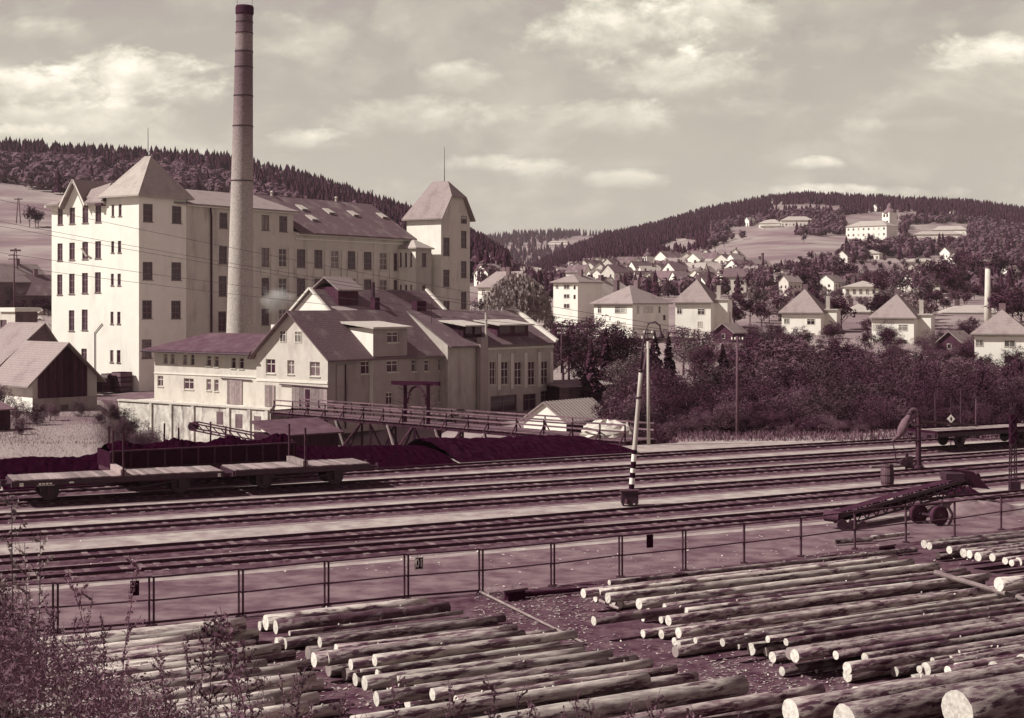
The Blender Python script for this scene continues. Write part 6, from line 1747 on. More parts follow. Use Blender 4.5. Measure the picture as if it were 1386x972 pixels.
def leafq(c, rs, s):
    a = Vector((rs.gauss(0, 1), rs.gauss(0, 1), rs.gauss(0, 1))).normalized() * s; b = a.cross(Vector((rs.gauss(0, 1), rs.gauss(0, 1), rs.gauss(0, 1)))).normalized() * s * .55
    return [tuple(c - a), tuple(c + b), tuple(c + a), tuple(c - b)]
WE = []
for i in range(6):
    st_, V = weed_mesh(70 + i, leafy=1.0 + .3 * (i % 3), nst=1 + (i % 2))
    WE.append((st_, crown_mesh('leaves', MATS['weed_pale' if i in (0, 3) else 'weed_leaf'], V)))
def weed(px, py_top, t_, label, k, group='tall weeds on the near slope', py_b=None):
    z0 = zterr(px, t_) - .05; h_ = zy(py_top, t_) - z0
    if h_ < .2: return
    sc_ = (1 + (30 - t_) / 6.0)
    T = thing('weed', label, 'weed', pt(px, t_, z0), rr.uniform(0, 6.28), group); T.scale = (h_ * .8, h_ * .8, h_)
    for nm, me_ in zip(('stem', 'leaves'), WE[k]):
        o = bpy.data.objects.new(nm, me_); COL.objects.link(o); o.parent = T
for i, (px, yt, k, lab) in enumerate([(18, 665, 0, 'tallest pale weed at the left edge, reaching over the tracks'), (36, 695, 3, 'pale feathery weed just right of the tallest one'), (52, 720, 0, 'pale weed third from the left edge'), (5, 745, 3, 'pale weed cut by the left edge'), (150, 752, 1, 'slender weed rising before the first black plate'), (143, 775, 4, 'slender weed left of the one before the first black plate'),
        (279, 778, 2, 'dark branching weed left of the double railing post'), (268, 800, 5, 'dark weed leaning left beside the dark branching weed'), (352, 768, 2, 'dark branching weed right of the double railing post'), (340, 800, 5, 'dark weed close to the left end of the middle stack'), (306, 838, 2, 'dark weed between the two branching weeds'), (100, 800, 1, 'weed before the second railing post'), (120, 830, 4, 'weed right of the second railing post'),
        (230, 845, 5, 'weed before the pale logs, left of the branching weed'), (205, 870, 4, 'low weed before the pale logs'), (385, 870, 2, 'weed before the left ends of the middle stack'), (590, 905, 4, 'single weed before the middle stack'), (645, 915, 1, 'single weed near the lower edge right of the middle'), (820, 915, 2, 'small weed before the near row of logs'), (700, 930, 5, 'low weed near the lower edge in the middle')]):
    weed(px, yt, 8.0 + (i % 4) * .9, lab, k)
wr = random.Random(77)
for i in range(62):
    px = -30 + 560 * wr.random() ** 1.8; yt = max(740 if px < 60 else 800, interp([(-30, 780), (60, 825), (110, 868), (200, 895), (330, 915), (430, 930), (560, 945), (640, 955)], px) + wr.uniform(-20, 30))
    weed(px, yt, wr.uniform(7.0, 11.5), 'leafy weed in the dense growth along the lower left edge', wr.randrange(6), 'weeds massed at the lower left')
for i in range(26):
    px = wr.uniform(480, 950); weed(px, interp([(480, 905), (640, 935), (950, 952)], px) + wr.uniform(-12, 14), wr.uniform(8, 11), 'low weed sprouting along the lower edge before the logs', wr.choice((1, 2, 4, 5)), 'weeds along the lower edge')
rs = np.random.RandomState(5); C = []; R = []
for i in range(60):
    px = -40 + 260 * rs.rand() ** 1.4; t_ = rs.uniform(6.5, 10); yb_ = interp([(-40, 850), (90, 890), (220, 965)], px) + rs.uniform(0, 60)
    p = pt(px, t_, zy(yb_, t_)); C.append(tuple(p)); R.append(rs.uniform(.12, .26))
V = leaf_quads(C[:38], R[:38], 11000, .0095, rs, elong=2.0, shell=.2)
o = bpy.data.objects.new('undergrowth', crown_mesh('undergrowth', MATS['weed_leaf'], V)); COL.objects.link(o); tag(o, 'dense leafy undergrowth filling the lower left corner', 'undergrowth', kind='stuff')
# ------------------------------------------------------------------ villas across the river
def villa(label, pxc, t, pye, pya, pxl, pxr, pyb, th, lit=(), shd=(), group=None, roof='roof_light', stair=False, apex=1.2, chim=((.5, .5),), name='villa', extra=None, side='plaster_grey', deepx=None, hipin=None):
    a = math.radians(th)
    z0 = zy(pyb, t) - 1.5
    fr = Fr(pxc, t, z0, math.sin(a), math.cos(a))
    R = fr.root(name, label, 'house', group)
    yl = fr.yat(pxl, 0); xr = deepx if deepx else fr.xat(pxr, 0)
    ze_ = fr.z(pye, 0, 0); za = zy(pya, t + 4) - z0
    mb = MB(); facade(mb, R, 'x', 0, 0, yl, 0, ze_, []); mb.poly([(0, yl, 0), (xr, yl, 0), (xr, yl, ze_), (0, yl, ze_)][::-1]); mb.obj('wall', MATS['plaster_white'], R)
    mb = MB(); facade(mb, R, 'y', 0, 0, xr, 0, ze_, []); mb.poly([(xr, 0, 0), (xr, yl, 0), (xr, yl, ze_), (xr, 0, ze_)]); mb.obj('wall', MATS['plaster_white'], R)
    mb = MB()
    if hipin is None:
        hipin = (max(.5, (yl - apex) / 2)); 
    hip(mb, 0, xr, 0, yl, ze_, za, .55, 'y' if yl > xr else 'x', hipin if yl > xr else None)
    mb.obj('roof', MATS[roof], R)
    for w_ in wx(fr, 0, lit): window(R, 'x', 0, min(w_[:2]), max(w_[:2]), w_[2], w_[3], 'w', True)
    for w_ in wy(fr, 0, shd): window(R, 'y', 0, min(w_[:2]), max(w_[:2]), w_[2], w_[3], 'w', True)
    for cx_, cy_ in chim:
        MB().box(xr * cx_ - .35, xr * cx_ + .35, yl * cy_ - .45, yl * cy_ + .45, ze_ + (za - ze_) * .3, za + .9).obj('chimney', MATS['roof_red'], R)
    mb = MB(); mb.box(-.06, -.002, .0, yl, ze_ - .45, ze_ - .28); mb.obj('cornice', MATS['plaster_cream'], R)
    if stair:
        x0, x1, y1 = xr * .45, xr * .45 + 4.2, -2.2
        mb = MB(); mb.poly([(x0, 0, 0), (x0, y1, 0), (x0, y1, ze_ + .4), (x0, 0, ze_ + .4)]); mb.obj('stair_wall', MATS['plaster_white'], R)
        mb = MB(); mb.poly([(x0, y1, 0), (x1, y1, 0), (x1, y1, ze_ + .4), (x0, y1, ze_ + .4)]); mb.poly([(x1, y1, 0), (x1, 0, 0), (x1, 0, ze_ + .4), (x1, y1, ze_ + .4)]); mb.obj('stair_wall', MATS['plaster_white'], R)
        MB().box(x0 - .3, x1 + .3, y1 - .3, .5, ze_ + .4, ze_ + .62).obj('stair_roof', MATS['tin'], R)
        MB().box(x0 + .2, x0 + .8, -.9, -.2, ze_ + .62, ze_ + 3.0).obj('chimney', MATS['plaster_grey'], R)
        xm_ = (x0 + x1) / 2; window(R, 'y', y1, xm_ - .5, xm_ + .5, ze_ * .45, ze_ * .45 + 2.2, 'w', True)
    return fr, R, xr, yl, ze_, za
VG = 'villas in a row beyond the gardens'
villa('villa with hipped roof, two chimneys and roof dormers above the gardens', 856, 250, 410.5, 386, 804, 905, 446, 45, [(809, 814, 415, 424), (832, 848.5, 415, 424.5), (835, 846.5, 436, 442)], [(862, 865, 414, 425), (871, 884, 415, 424), (891, 894, 415, 424), (897, 901, 426, 434)], VG, chim=((.35, .75), (.6, .45)), roof='roof_light', apex=4)
v2 = villa('pyramid-roofed white villa directly left of the small garden hut', 962, 262, 409, 378, 914, 979, 452, 20, [(944, 954, 417.5, 426), (944, 950.5, 435, 443), (916, 923, 417, 425)], [], VG, stair=True, deepx=8.5)
v3 = villa('pyramid-roofed white villa in the middle of the row, flat-roofed stair block behind', 1111, 268, 423, 391, 1058, 1123, 468, 22, [(1092, 1103, 431.5, 439.5), (1092, 1103, 450.5, 458), (1061, 1068.5, 431, 438.5)], [], VG, stair=True, deepx=8.5)
v4 = villa('pyramid-roofed white villa between the middle villa and the brick chimney', 1237, 250, 430, 398, 1180, 1249, 484, 25, [(1216, 1228.5, 439, 448), (1216, 1228, 459.5, 468.5), (1180.8, 1191, 439, 447), (1181, 1191, 458.5, 466)], [], VG, stair=True, deepx=8.5)
v5 = villa('villa with broad pyramid roof cut by the right picture edge', 1392, 205, 452, 419, 1319, 1400, 505, 20, [(1359, 1374.5, 460.5, 470), (1359, 1374, 481.5, 491), (1320, 1331, 460, 469)], [], VG, deepx=9)
villa('tall white apartment house with small roof right of the willow', 782, 285, 381.5, 371, 749, 790, 430, 35, [(752, 756, 386, 391), (763, 771, 385.5, 391.5), (763, 771, 398, 404), (763, 771, 411, 417.5)], [(776, 779, 386, 392), (776, 779, 399, 405)], None, chim=((.5, .4),), name='apartment_house', apex=5, deepx=9)
villa('long white apartment house with large pale roof and wide dormer', 812, 300, 405, 378, 781, 868, 436, 52, [(786, 792, 409, 415)], [(820, 828, 410, 416)], None, name='apartment_house', roof='roof_pale', chim=((.3, .5), (.75, .5)), apex=3)
villa('pale house with hipped roof half hidden behind the willow', 700, 310, 388, 367, 647, 722, 425, 35, [(652, 657, 392, 400)], [], None, chim=((.3, .4), (.6, .7)), apex=6, deepx=9)
def longhouse(label, pxl, pxr, pyt, pye, pyb, t, th, nwin, rows=1, name='long_building', roof='roof_pale', group=None, depth=9, cat='building', rise=None, wall='plaster_white', tower=None, chims=0):
    a = math.radians(th)
    z0 = zy(pyb, t) - .5
    fr = Fr(pxr, t, z0, math.sin(a), math.cos(a)); R = fr.root(name, label, cat, group)
    yl = fr.yat(pxl, 0); ze_ = fr.z(pye, 0, yl / 2); za = fr.z(pyt, depth / 2, yl / 2)
    mb = MB(); mb.box(0, depth, 0, yl, -2, ze_); mb.obj('wall', MATS[wall], R)
    hip(MB(), 0, depth, 0, yl, ze_, za, .5, 'y' if yl > depth else 'x', depth * .45 if yl > depth else None).obj('roof', MATS[roof], R)
    hh = ze_ - .3
    for j in range(rows):
        z_ = hh * (j + .35) / rows
        for i in range(nwin):
            y = yl * (i + .5) / nwin; w_ = min(1.3, yl / nwin * .5); q = min(1.6, hh / rows * .55)
            o = window(R, 'x', 0, y - w_ / 2, y + w_ / 2, z_, z_ + q, 'w', True)
    for i in range(chims):
        y = yl * (i + .5) / chims; MB().box(depth * .45, depth * .55, y - .5, y + .5, za - 1, za + 1.2).obj('chimney', MATS['roof_red'], R)
    return fr, R, yl, ze_, za
longhouse('long low white building behind the middle villa', 1143, 1184, 411, 422, 446, 330, 10, 3, 1, depth=9, chims=2)
longhouse('long low white building with dark windows left of the brick chimney', 1278, 1366, 413, 423, 440, 330, 8, 6, 1, depth=9, chims=2)
longhouse('small white flat outbuilding between the two middle villas', 1144, 1182, 449, 452, 462, 275, 10, 1, depth=6, name='outbuilding')
longhouse('white factory-like building below the orchard terraces', 1212, 1272, 375, 383, 396, 470, 10, 9, 2, depth=12, roof='roof_tile', chims=3)
longhouse('pale building left of the white building below the terraces', 1143, 1196, 380, 388, 401, 460, 10, 6, 1, depth=12, chims=2)
def hut(label, pxc, t, pye, pya, pxl, pxr, pyb, th, wall='wood_dark', roof='roof_light'):
    a = math.radians(th); z0 = zy(pyb, t) - .5
    fr = Fr(pxc, t, z0, math.sin(a), math.cos(a)); R = fr.root('garden_hut', label, 'hut')
    xr = fr.xat(pxr, 0); yl = fr.yat(pxl, 0); ze_ = fr.z(pye, 0, 0); zp_ = zy(pya, t) - z0
    mb = MB(); mb.poly([(0, yl, 0), (0, 0, 0), (0, 0, ze_), (0, yl / 2, zp_ - .1), (0, yl, ze_)]); mb.poly([(0, 0, 0), (xr, 0, 0), (xr, 0, ze_), (0, 0, ze_)]); mb.poly([(xr, 0, 0), (xr, yl, 0), (xr, yl, ze_), (xr, yl / 2, zp_ - .1), (xr, 0, ze_)]); mb.poly([(xr, yl, 0), (0, yl, 0), (0, yl, ze_), (xr, yl, ze_)])
    mb.obj('wall', MATS[wall], R); gable(MB(), 0, xr, 0, yl, ze_, zp_, .4, .4, 'x').obj('roof', MATS[roof], R)
    window(R, 'x', 0, yl * .4, yl * .6, ze_ * .35, ze_ * .75, 'w', True)
hut('small dark garden hut with pale roof beside the pyramid-roofed villa', 992, 232, 448, 437, 966, 1008, 460, 38)
hut('dark gabled shed between the two right-hand villas', 1300, 232, 461, 448, 1270, 1318, 475, 40)
hut('gabled barn with chimneys behind the dark gabled shed', 1318, 290, 446, 438, 1290, 1345, 465, 45, roof='roof_tile')
# small brick chimney on the right
b_ = pt(1337, 300, zy(430, 300) - 3)
C2 = thing('brick_chimney', 'smaller pale brick chimney at the right, rising beside the edge villa', 'chimney', b_)
hc = 67 * .15 + 3
MB().tube([(0, 0, 0), (0, 0, hc * .5), (0, 0, hc)], [.85, .65, .5], 16).obj('shaft', MATS['plaster_cream'], C2, smooth=True); MB().tube([(0, 0, hc), (0, 0, hc + .3)], [.58, .58], 16).obj('crown', MATS['brick'], C2)

# ------------------------------------------------------------------ town, castle and hamlets on the slope
def t_at(px, py):
    for t_ in np.arange(300, 3000, 6.0):
        if HZ + (H - zterr(px, t_)) * F / t_ <= py: return float(t_)
    return 1600.0
HP = []
for k in range(5):
    wd, dp, h_, rz_ = [(9, 8, 4.6, 3.6), (11, 8, 5.4, 3.2), (8, 8, 3.6, 3.8), (13, 9, 6.2, 3.4), (9, 7, 6.8, 3.0)][k]
    mw = MB(); x, y = wd / 2, dp / 2
    mw.poly([(-x, -y, -3), (x, -y, -3), (x, -y, h_), (-x, -y, h_)]); mw.poly([(x, y, -3), (-x, y, -3), (-x, y, h_), (x, y, h_)])
    mw.poly([(-x, y, -3), (-x, -y, -3), (-x, -y, h_), (-x, 0, h_ + rz_ - .1), (-x, y, h_)]); mw.poly([(x, -y, -3), (x, y, -3), (x, y, h_), (x, 0, h_ + rz_ - .1), (x, -y, h_)])
    rf = gable(MB(), -x, x, -y, y, h_, h_ + rz_, .5, .35)
    win = MB().box(-.5, .5, -.06, 0, 0, 1.3).mesh('window', MATS['glass']); winx = MB().box(-.06, 0, -.5, .5, 0, 1.3).mesh('window', MATS['glass'])
    ch = MB().box(x * .3 - .4, x * .3 + .4, -.4, .4, h_ + rz_ - 1, h_ + rz_ + 1.1).mesh('chimney', MATS['roof_red'])
    HP.append((mw, rf, win, winx, ch, wd, dp, h_))
HM = {}
def house(px, t, k, deg, label, group, wall='plaster_white', roof='roof_tile', s=1.0, name='town_house'):
    mw, rf, win, winx, ch, wd, dp, h_ = HP[k]
    z = zterr(px, t) + .4
    R = thing(name, label, 'house', pt(px, t, z), math.radians(deg), group); R.scale = (s, s, s)
    for nm, src, mm in (('wall', mw, wall), ('roof', rf, roof)):
        kk_ = (k, nm, mm)
        if kk_ not in HM: HM[kk_] = src.mesh(nm, MATS[mm])
        o = bpy.data.objects.new(nm, HM[kk_]); COL.objects.link(o); o.parent = R
    o = bpy.data.objects.new('chimney', ch); COL.objects.link(o); o.parent = R
    for j in range(1 if h_ < 5 else 2):
        for i in (-1, 0, 1):
            o = bpy.data.objects.new('window', win); COL.objects.link(o); o.parent = R; o.location = (i * wd * .3, -dp / 2, .9 + j * 2.6)
        for i in (-1, 1):
            o = bpy.data.objects.new('window', winx); COL.objects.link(o); o.parent = R; o.location = (-wd / 2, i * dp * .22, .9 + j * 2.6)
    return R
hr = random.Random(31)
TOWN = [(790, 385), (800, 378), (806, 388), (813, 380), (822, 372), (829, 384), (835, 369), (841, 378), (848, 385), (852, 372), (858, 380), (865, 368), (866, 384), (884, 377), (889, 368), (893, 385), (899, 374), (905, 366), (908, 381), (914, 372), (920, 363), (922, 384), (927, 375), (932, 366), (939, 379), (941, 360), (947, 370), (952, 386), (956, 362), (962, 375), (968, 366), (973, 382), (980, 372), (986, 364), (990, 379), (997, 372), (1003, 384), (1012, 377), (1022, 384), (870, 392), (900, 393), (925, 394), (955, 396), (985, 392), (1010, 394), (935, 388), (915, 390), (880, 398), (1034, 390), (996, 360)] + [(hr.uniform(775, 1040), hr.uniform(366, 399)) for _ in range(34)] + [(hr.uniform(655, 780), hr.uniform(372, 392)) for _ in range(9)]
for i, (px, py) in enumerate(TOWN):
    t_ = t_at(px, py)
    house(px, t_, hr.randrange(5), hr.choice((60, 45, 30, 75, -20, 20)) + hr.uniform(-8, 8), 'small white gabled house in the old town around the church tower' if px < 900 else 'pale gabled house in the old town right of the church tower', 'old town houses on the slope', hr.choice(('plaster_white', 'plaster_white', 'plaster_cream')), hr.choice(('roof_tile', 'roof_light', 'roof_pale', 'roof_red')), hr.uniform(.72, 1.0))
for i, (px, py, k, lab) in enumerate([(1142, 356, 2, 'narrow white house at the left foot of the castle wood'), (1283, 352, 0, 'small white house alone above the orchard terraces'), (1293, 358, 2, 'white house at the right end of the orchard terraces'), (1186, 286, 2, 'tiny white house in the wood above the castle'), (1044, 277, 2, 'tiny house by the highest meadow'), (1290, 298, 4, 'ruined-looking white gable in the dark wood right of the castle'), (1015, 306, 0, 'white house at the left end of the hill hamlet'), (1060, 392, 1, 'pale house between town and villas'), (1160, 398, 1, 'house roof among trees behind the right villas'), (1368, 385, 3, 'house with long roof at the right edge'), (1335, 372, 1, 'pale house high at the right edge'), (12, 402, 3, 'low ruined shed in the quarry area at the left'), (40, 396, 2, 'small dark shed in the quarry area at the left')]):
    house(px, t_at(px, py) if px > 300 else 330, k, hr.uniform(20, 60), lab, None, 'plaster_white' if px > 300 else 'brick', hr.choice(('roof_tile', 'roof_light')), .75 if px > 300 else 1.1, 'house')
def far(label, pxl, pxr, pyt, pye, pyb, th, nwin, rows, **k):
    t_ = t_at((pxl + pxr) / 2, pyb); return longhouse(label, pxl, pxr, pyt, pye, pyb + 2, t_, th, nwin, rows, **k) + (t_,)
far('castle wing with three rows of windows and pale roof', 1145, 1200, 299, 306, 326, 40, 8, 3, name='castle', depth=16, cat='castle')
t_ = t_at(1204, 320)
q = t_ / F * 1.15; zb = zy(322, t_); CT = thing('castle_tower', 'tall white castle tower with dark pointed cap', 'tower', pt(1204, t_ - 4, zb), math.radians(30))
w_ = 6 * q
MB().box(-w_, w_, -w_, w_, -5, 29 * q).obj('wall', MATS['plaster_white'], CT)
MB().tube([(0, 0, 29 * q), (0, 0, 32 * q), (0, 0, 34 * q), (0, 0, 37 * q), (0, 0, 41 * q)], [w_ * 1.3, w_ * 1.0, w_ * .55, w_ * .5, .1], 10).obj('roof', MATS['roof_red'], CT)
for z_ in (8, 16, 24):
    for s in (-1, 1): MB().box(-w_ - .1, -w_, s * w_ * .4 - .8, s * w_ * .4 + .8, z_ * q, z_ * q + 2).obj('window', MATS['glass'], CT)
far('long white castle outbuilding with pale roof right of the castle', 1236, 1302, 313, 317, 324, 12, 10, 1, depth=14)
far('white building stepped up behind the long castle outbuilding', 1262, 1308, 306, 311, 318, 20, 6, 1, depth=10)
far('white villa below the castle with square turret', 1166, 1190, 338, 343, 351, 25, 4, 1, depth=10)
far('square turret of the white villa below the castle', 1179, 1189, 329, 331, 345, 25, 2, 2, depth=8, name='turret')
far('long white building of the hill hamlet with flat pale roof', 1057, 1101, 293, 298, 306, 8, 9, 1, depth=14)
far('white gabled barns left of the long hamlet building', 1027, 1055, 297, 302, 308, 25, 4, 1, depth=12, name='farm_barn')
far('low white shed in front of the hill hamlet', 1030, 1060, 304, 306, 309, 10, 3, 1, depth=10, name='farm_shed')
far('row of pale works buildings below the main meadow', 975, 1018, 362, 367, 373, 12, 7, 1, depth=14, wall='plaster_cream')
far('long terrace of pale houses along the lower orchard', 1225, 1268, 350, 354, 359, 10, 8, 1, depth=9, name='terrace_row', cat='house')
far('pale buildings on the far meadow in the valley gap', 742, 768, 326, 328, 331, 15, 5, 1, depth=12, name='farmstead')
# church tower of the town
t_ = t_at(877, 376); q = t_ / F; zb = zy(378, t_)
CHT = thing('church_tower', 'white church tower with dark onion cap above the old town', 'tower', pt(877, t_ - 6, zb), math.radians(25)); w_ = 6.5 * q * .8
MB().box(-w_, w_, -w_, w_, -3, 30 * q).obj('wall', MATS['plaster_white'], CHT)
MB().tube([(0, 0, 30 * q), (0, 0, 33 * q), (0, 0, 36 * q), (0, 0, 38 * q), (0, 0, 42 * q)], [w_ * 1.3, w_ * 1.1, w_ * .4, w_ * .45, .1], 10).obj('cap', MATS['roof_red'], CHT)
for z_ in (12, 23):
    for s in (-1, 1): MB().box(-w_ - .1, -w_, s * w_ * .45 - .5, s * w_ * .45 + .5, z_ * q, z_ * q + 2).obj('window', MATS['glass'], CHT)
# far works chimney
b_ = pt(1032, 560, zy(372, 560)); C3 = thing('brick_chimney', 'thin dark chimney standing below the main meadow', 'chimney', b_)
MB().tube([(0, 0, -3), (0, 0, 28 * .28)], [.8, .5], 10).obj('shaft', MATS['brick'], C3); MB().tube([(0, 0, 28 * .28), (0, 0, 28 * .28 + .4)], [.62, .62], 10).obj('crown', MATS['brick'], C3)

# ------------------------------------------------------------------ woods on the hills
def poly_in(P, x, y):
    c = False; n = len(P)
    for i in range(n):
        x0, y0 = P[i]; x1, y1 = P[i - 1]
        if (y0 > y) != (y1 > y) and x < (x1 - x0) * (y - y0) / (y1 - y0) + x0: c = not c
    return c
FIELDS = [[(-400, 238), (0, 248), (90, 266), (320, 270), (320, 420), (-400, 420)], [(700, 341), (760, 326), (812, 314), (830, 317), (800, 329), (735, 341)], [(878, 346), (890, 334), (925, 324), (950, 326), (935, 344)],
          [(940, 352), (955, 338), (985, 326), (1030, 322), (1140, 320), (1148, 336), (1128, 356), (1070, 378), (1040, 386), (975, 376)], [(975, 318), (1000, 308), (1100, 304), (1098, 314), (1060, 322), (985, 324)], [(1040, 288), (1046, 279), (1090, 277), (1145, 280), (1138, 288)],
          [(1120, 300), (1150, 291), (1190, 287), (1245, 288), (1236, 298), (1200, 300)], [(1120, 392), (1130, 362), (1190, 352), (1310, 350), (1310, 392)], [(770, 400), (775, 376), (830, 362), (1000, 352), (1040, 378), (1080, 400)],
          [(1138, 338), (1145, 300), (1218, 300), (1218, 334), (1170, 340)], [(1226, 335), (1230, 306), (1312, 302), (1312, 332)]]
fr_ = np.random.RandomState(9)
spr, dec = [], []
def py_of(px, t_): return HZ + (H - zterr(px, t_)) * F / t_
def try_tree(px, t_):
    py = py_of(px, t_)
    if py > 405 and t_ > 430 and px < 1050 and px > 650: return
    for P in FIELDS:
        if poly_in(P, px, py): return
    sky_l = interp(SL, px); sky_r = interp(SR, px)
    left = H + (HZ - sky_l) * interp(GL, t_) * t_ / F > H + (HZ - sky_r) * interp(GR, t_) * t_ / F
    if left:
        con = py < sky_l + 14 + (px > 250) * (px - 250) * .12 or (px > 400)
        con = con if fr_.rand() < .93 else not con
    else:
        con = py < sky_r + 22 or (px < 960 and py < 372 and py < sky_r + 60) or (fr_.rand() < .25)
    p = (px, t_)
    (spr if con else dec).append(p)
for i in range(4300):
    try_tree(fr_.uniform(-350, 760), math.sqrt(fr_.uniform(480 ** 2, 1040 ** 2)))
for i in range(15000):
    try_tree(fr_.uniform(640, 1700), math.sqrt(fr_.uniform(470 ** 2, 1680 ** 2)))
for i in range(2200):
    try_tree(fr_.uniform(480, 1000), math.sqrt(fr_.uniform(1700 ** 2, 3050 ** 2)))
for px in np.arange(-300, 640, 3.2): spr.append((px + fr_.uniform(-2, 2), 985 + fr_.uniform(-25, 25)))
for px in np.arange(820, 1650, 3.0): spr.append((px + fr_.uniform(-2, 2), 1590 + fr_.uniform(-40, 25)))
for px in np.arange(600, 860, 3.0): spr.append((px + fr_.uniform(-2, 2), 2980 + fr_.uniform(-60, 40)))
def spruce_tris(rs, lv=5, n=7):
    T = []
    for l in range(lv):
        z0 = .08 + l * .9 / lv * .95; z1 = min(1.0, z0 + .36); r = .19 * (1 - l / lv) ** .9 + .02; ph = rs.rand() * 6
        for k in range(n):
            a0 = ph + 6.283 * k / n; a1 = a0 + 6.283 / n * .9; rr1 = r * rs.uniform(.7, 1.15)
            T += [(0, 0, z1), (math.cos(a0) * rr1, math.sin(a0) * rr1, z0 + rs.uniform(-.02, .03)), (math.cos(a1) * rr1, math.sin(a1) * rr1, z0 + rs.uniform(-.02, .03))]
    return np.array(T)
def dec_tris(rs, n=84):
    d = rs.normal(size=(n, 3)); d /= np.linalg.norm(d, axis=1)[:, None]; r = rs.uniform(.6, 1.05, n)
    bump = 1 + .22 * np.sin(d[:, 0] * 5 + rs.rand() * 6) * np.sin(d[:, 1] * 5 + rs.rand() * 6)
    P = d * (r * bump)[:, None] * np.array([.40, .40, .44]) + np.array([0, 0, .55])
    e = rs.normal(size=(n, 3)); e -= d * (e * d).sum(1)[:, None] * .7; e /= np.linalg.norm(e, axis=1)[:, None]; f_ = np.cross(e, d)
    s = .13 * rs.uniform(.7, 1.3, (n, 1))
    return np.stack([P + e * s, P - e * s * .6 + f_ * s, P - e * s * .6 - f_ * s], 1).reshape(-1, 3)
def wood(name, pts_, protos, h0, h1, m, label, wide=1.0):
    rs = np.random.RandomState(len(pts_)); Vs = []
    for (px, t_) in pts_:
        h_ = rs.uniform(h0, h1) * (1.25 if t_ > 1700 else .72 if px > 690 else 1); a = rs.rand() * 6.28; c, s = math.cos(a), math.sin(a)
        P = protos[rs.randint(len(protos))]; Q = np.empty_like(P)
        Q[:, 0] = (P[:, 0] * c - P[:, 1] * s) * h_ * wide + (px - CX) / F * t_; Q[:, 1] = (P[:, 0] * s + P[:, 1] * c) * h_ * wide + t_; Q[:, 2] = P[:, 2] * h_ + zterr(px, t_) - .3
        Vs.append(Q)
    V = np.concatenate(Vs); o = bpy.data.objects.new(name, npmesh(name, V, np.arange(len(V)).reshape(-1, 3), MATS[m], 3)); COL.objects.link(o); tag(o, label, 'wood', kind='stuff')
rs = np.random.RandomState(1)
wood('spruce_wood', spr, [spruce_tris(rs) for _ in range(6)], 9, 14, 'forest_needle', 'dark spruce forest covering the hilltops', 1.15)
wood('leafy_wood', dec, [dec_tris(rs) for _ in range(6)], 7, 11, 'forest_leaf', 'leafy woodland on the lower hill slopes')
# single trees in town and around the castle
tw = random.Random(14)
def scat(n, pxr, pyr, label, group, h=(7, 12), keys=('small0', 'small1', 'small1')):
    for i in range(n):
        px = tw.uniform(*pxr); py = tw.uniform(*pyr); t_ = t_at(px, py); plant(tw.choice(keys), px, t_, tw.uniform(*h), label, group=group, wide=1.2)
for i in range(150):
    px = tw.uniform(985, 1460); t_ = tw.uniform(272, 430)
    if any(a < px < b for a, b in ((1140, 1186), (1276, 1350))) and t_ < 345: continue
    plant(tw.choice(('small1', 'small1', 'small0', 'small2')), px, t_, tw.uniform(3.5, 8) * (1 if t_ < 330 else .6), 'garden tree on the flat ground between villas and hillside', group='trees between villas and hillside', wide=1.25)
for i in range(22):
    px = hr.uniform(1045, 1380); py = hr.uniform(383, 402)
    house(px, t_at(px, py), hr.randrange(5), hr.uniform(15, 70), 'pale house half hidden among trees behind the villas on the right', 'houses among trees behind the villas', hr.choice(('plaster_white', 'plaster_cream')), hr.choice(('roof_tile', 'roof_light')), hr.uniform(.6, .85), 'house')
scat(26, (990, 1100), (388, 402), 'dark tree in the belt behind the middle villas', 'trees behind the middle villas', keys=('small1', 'small1', 'small0'))
scat(22, (1130, 1300), (392, 410), 'dark tree among the roofs behind the right villas', 'trees behind the right villas', keys=('small1', 'small0'))
scat(16, (1270, 1400), (378, 408), 'large dark tree around the smaller brick chimney', 'trees around the smaller brick chimney', (9, 15), ('small1',))
scat(20, (780, 990), (366, 398), 'small tree between the old town houses', 'town trees', (5, 9))
scat(22, (1060, 1140), (352, 390), 'dark tree of the clump left of the castle hill foot', 'trees left of the castle hill', (4, 8), ('small1', 'small0'))
scat(20, (1150, 1290), (334, 350), 'dark tree on the wooded castle slope', 'trees on the castle slope', (5, 9), ('small1',))
for j in range(5):
    for i in range(8):
        px = 1160 + i * 19 + j * 6 + tw.uniform(-2, 2); py = 356 + j * 7 + tw.uniform(-1, 1); plant('small1' if (i + j) % 2 else 'small0', px, t_at(px, py), tw.uniform(3.5, 5.5), 'small orchard tree in the slanting rows of the terraces', group='orchard trees below the castle')
for i, (px, py, h_) in enumerate([(40, 268, 9), (48, 270, 7), (52, 272, 7), (1088, 330, 6), (960, 345, 7), (968, 341, 8), (980, 336, 8)]):
    plant('small1', px, t_at(px, py) if px > 100 else 560, h_, ['lone dark bushy tree in the left field', 'smaller tree right beside the lone field tree', 'smallest tree of the field group at the left', 'lone small tree in the main meadow', 'left tree of the group at the edge of the main meadow', 'middle tree of the group at the edge of the main meadow', 'right tree of the group at the edge of the main meadow'][i], z=None)
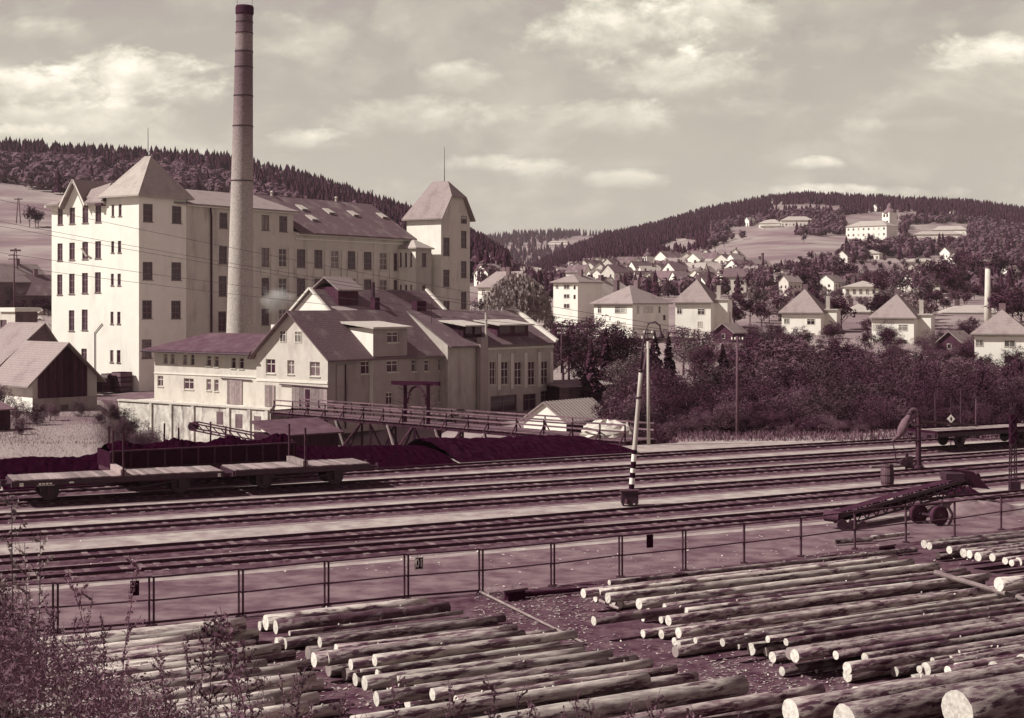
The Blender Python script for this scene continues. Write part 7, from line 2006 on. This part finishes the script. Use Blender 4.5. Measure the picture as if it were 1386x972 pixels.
# rubble and rocks of the quarry at the left
mb = MB()
for i in range(140):
    px = tw.uniform(-60, 66); t_ = tw.uniform(255, 380); p = pt(px, t_, zterr(px, t_)); s = tw.uniform(.4, 2.0)
    mb.tube([p + Vector((-s, 0, 0)), p + Vector((0, 0, s * .5)), p + Vector((s, tw.uniform(-1, 1), 0))], [s * .3, s * .6, s * .2], 5)
o = mb.obj('quarry_rubble', MATS['plaster_grey']); tag(o, 'broken rubble and rock piles in the quarry ground at the left', 'rubble', kind='stuff')
for i in range(14):
    px = tw.uniform(-50, 66); py = tw.uniform(372, 400); t_ = 300 + (400 - py) * 2.5; plant('small1', px, t_, tw.uniform(2.5, 4.5), 'low dark bush among the quarry rubble', 'bush', name='bush', group='quarry bushes', wide=1.6)

# steam puff drifting beside the chimney foot
m = bpy.data.materials.new('steam'); m.use_nodes = True; t = m.node_tree; t.nodes.clear()
out = t.nodes.new('ShaderNodeOutputMaterial'); pv = t.nodes.new('ShaderNodeVolumePrincipled'); pv.inputs['Color'].default_value = (.95, .93, .88, 1)
tcn = t.nodes.new('ShaderNodeTexCoord'); nz = t.nodes.new('ShaderNodeTexNoise'); nz.inputs['Scale'].default_value = 1.7; nz.inputs['Detail'].default_value = 4; t.links.new(tcn.outputs['Object'], nz.inputs['Vector'])
ln_ = t.nodes.new('ShaderNodeVectorMath'); ln_.operation = 'LENGTH'; t.links.new(tcn.outputs['Object'], ln_.inputs[0])
a_ = t.nodes.new('ShaderNodeMath'); a_.operation = 'MULTIPLY_ADD'; t.links.new(nz.outputs['Fac'], a_.inputs[0]); a_.inputs[1].default_value = 1.9; s_ = t.nodes.new('ShaderNodeMath'); s_.operation = 'SUBTRACT'; s_.inputs[0].default_value = -.1; t.links.new(ln_.outputs['Value'], s_.inputs[1]); t.links.new(s_.outputs[0], a_.inputs[2])
c_ = t.nodes.new('ShaderNodeMath'); c_.operation = 'MULTIPLY'; c_.use_clamp = False; mx = t.nodes.new('ShaderNodeMath'); mx.operation = 'MAXIMUM'; t.links.new(a_.outputs[0], mx.inputs[0]); mx.inputs[1].default_value = 0
t.links.new(mx.outputs[0], c_.inputs[0]); c_.inputs[1].default_value = .9; t.links.new(c_.outputs[0], pv.inputs['Density']); t.links.new(pv.outputs[0], out.inputs['Volume'])
mb = MB(); mb.box(-1, 1, -1, 1, -1, 1); o = mb.obj('steam_puff', m); o.scale = (2.3, 1.6, 1.7); o.location = pt(373, 168, zy(404, 168)); tag(o, 'white steam puff drifting right of the chimney foot', 'steam', kind='stuff')

# air: thin haze over the valley
m = bpy.data.materials.new('haze'); m.use_nodes = True; t = m.node_tree; t.nodes.clear()
out = t.nodes.new('ShaderNodeOutputMaterial'); pv = t.nodes.new('ShaderNodeVolumePrincipled'); pv.inputs['Color'].default_value = (.92, .80, .82, 1); pv.inputs['Density'].default_value = .00007; pv.inputs['Anisotropy'].default_value = .2
t.links.new(pv.outputs[0], out.inputs['Volume'])
o = MB().box(-26000, 26000, -60, 10500, -9, 330).obj('haze', m); o['kind'] = 'stuff'; o['label'] = 'thin pale haze in the valley air'; o['category'] = 'haze'

# things that share a label get their place in the row, counted from the left
same = {}
for o in sc.objects:
    if o.parent is None and o.get('label') and o.get('category'):
        same.setdefault(o['label'], []).append(o)
for lab, os_ in same.items():
    if len(os_) > 1:
        os_.sort(key=lambda o: o.location.x / max(1.0, o.location.y))
        for i, o in enumerate(os_):
            o['label'] = f"{lab}, {ordn(i + 1)} from the left"
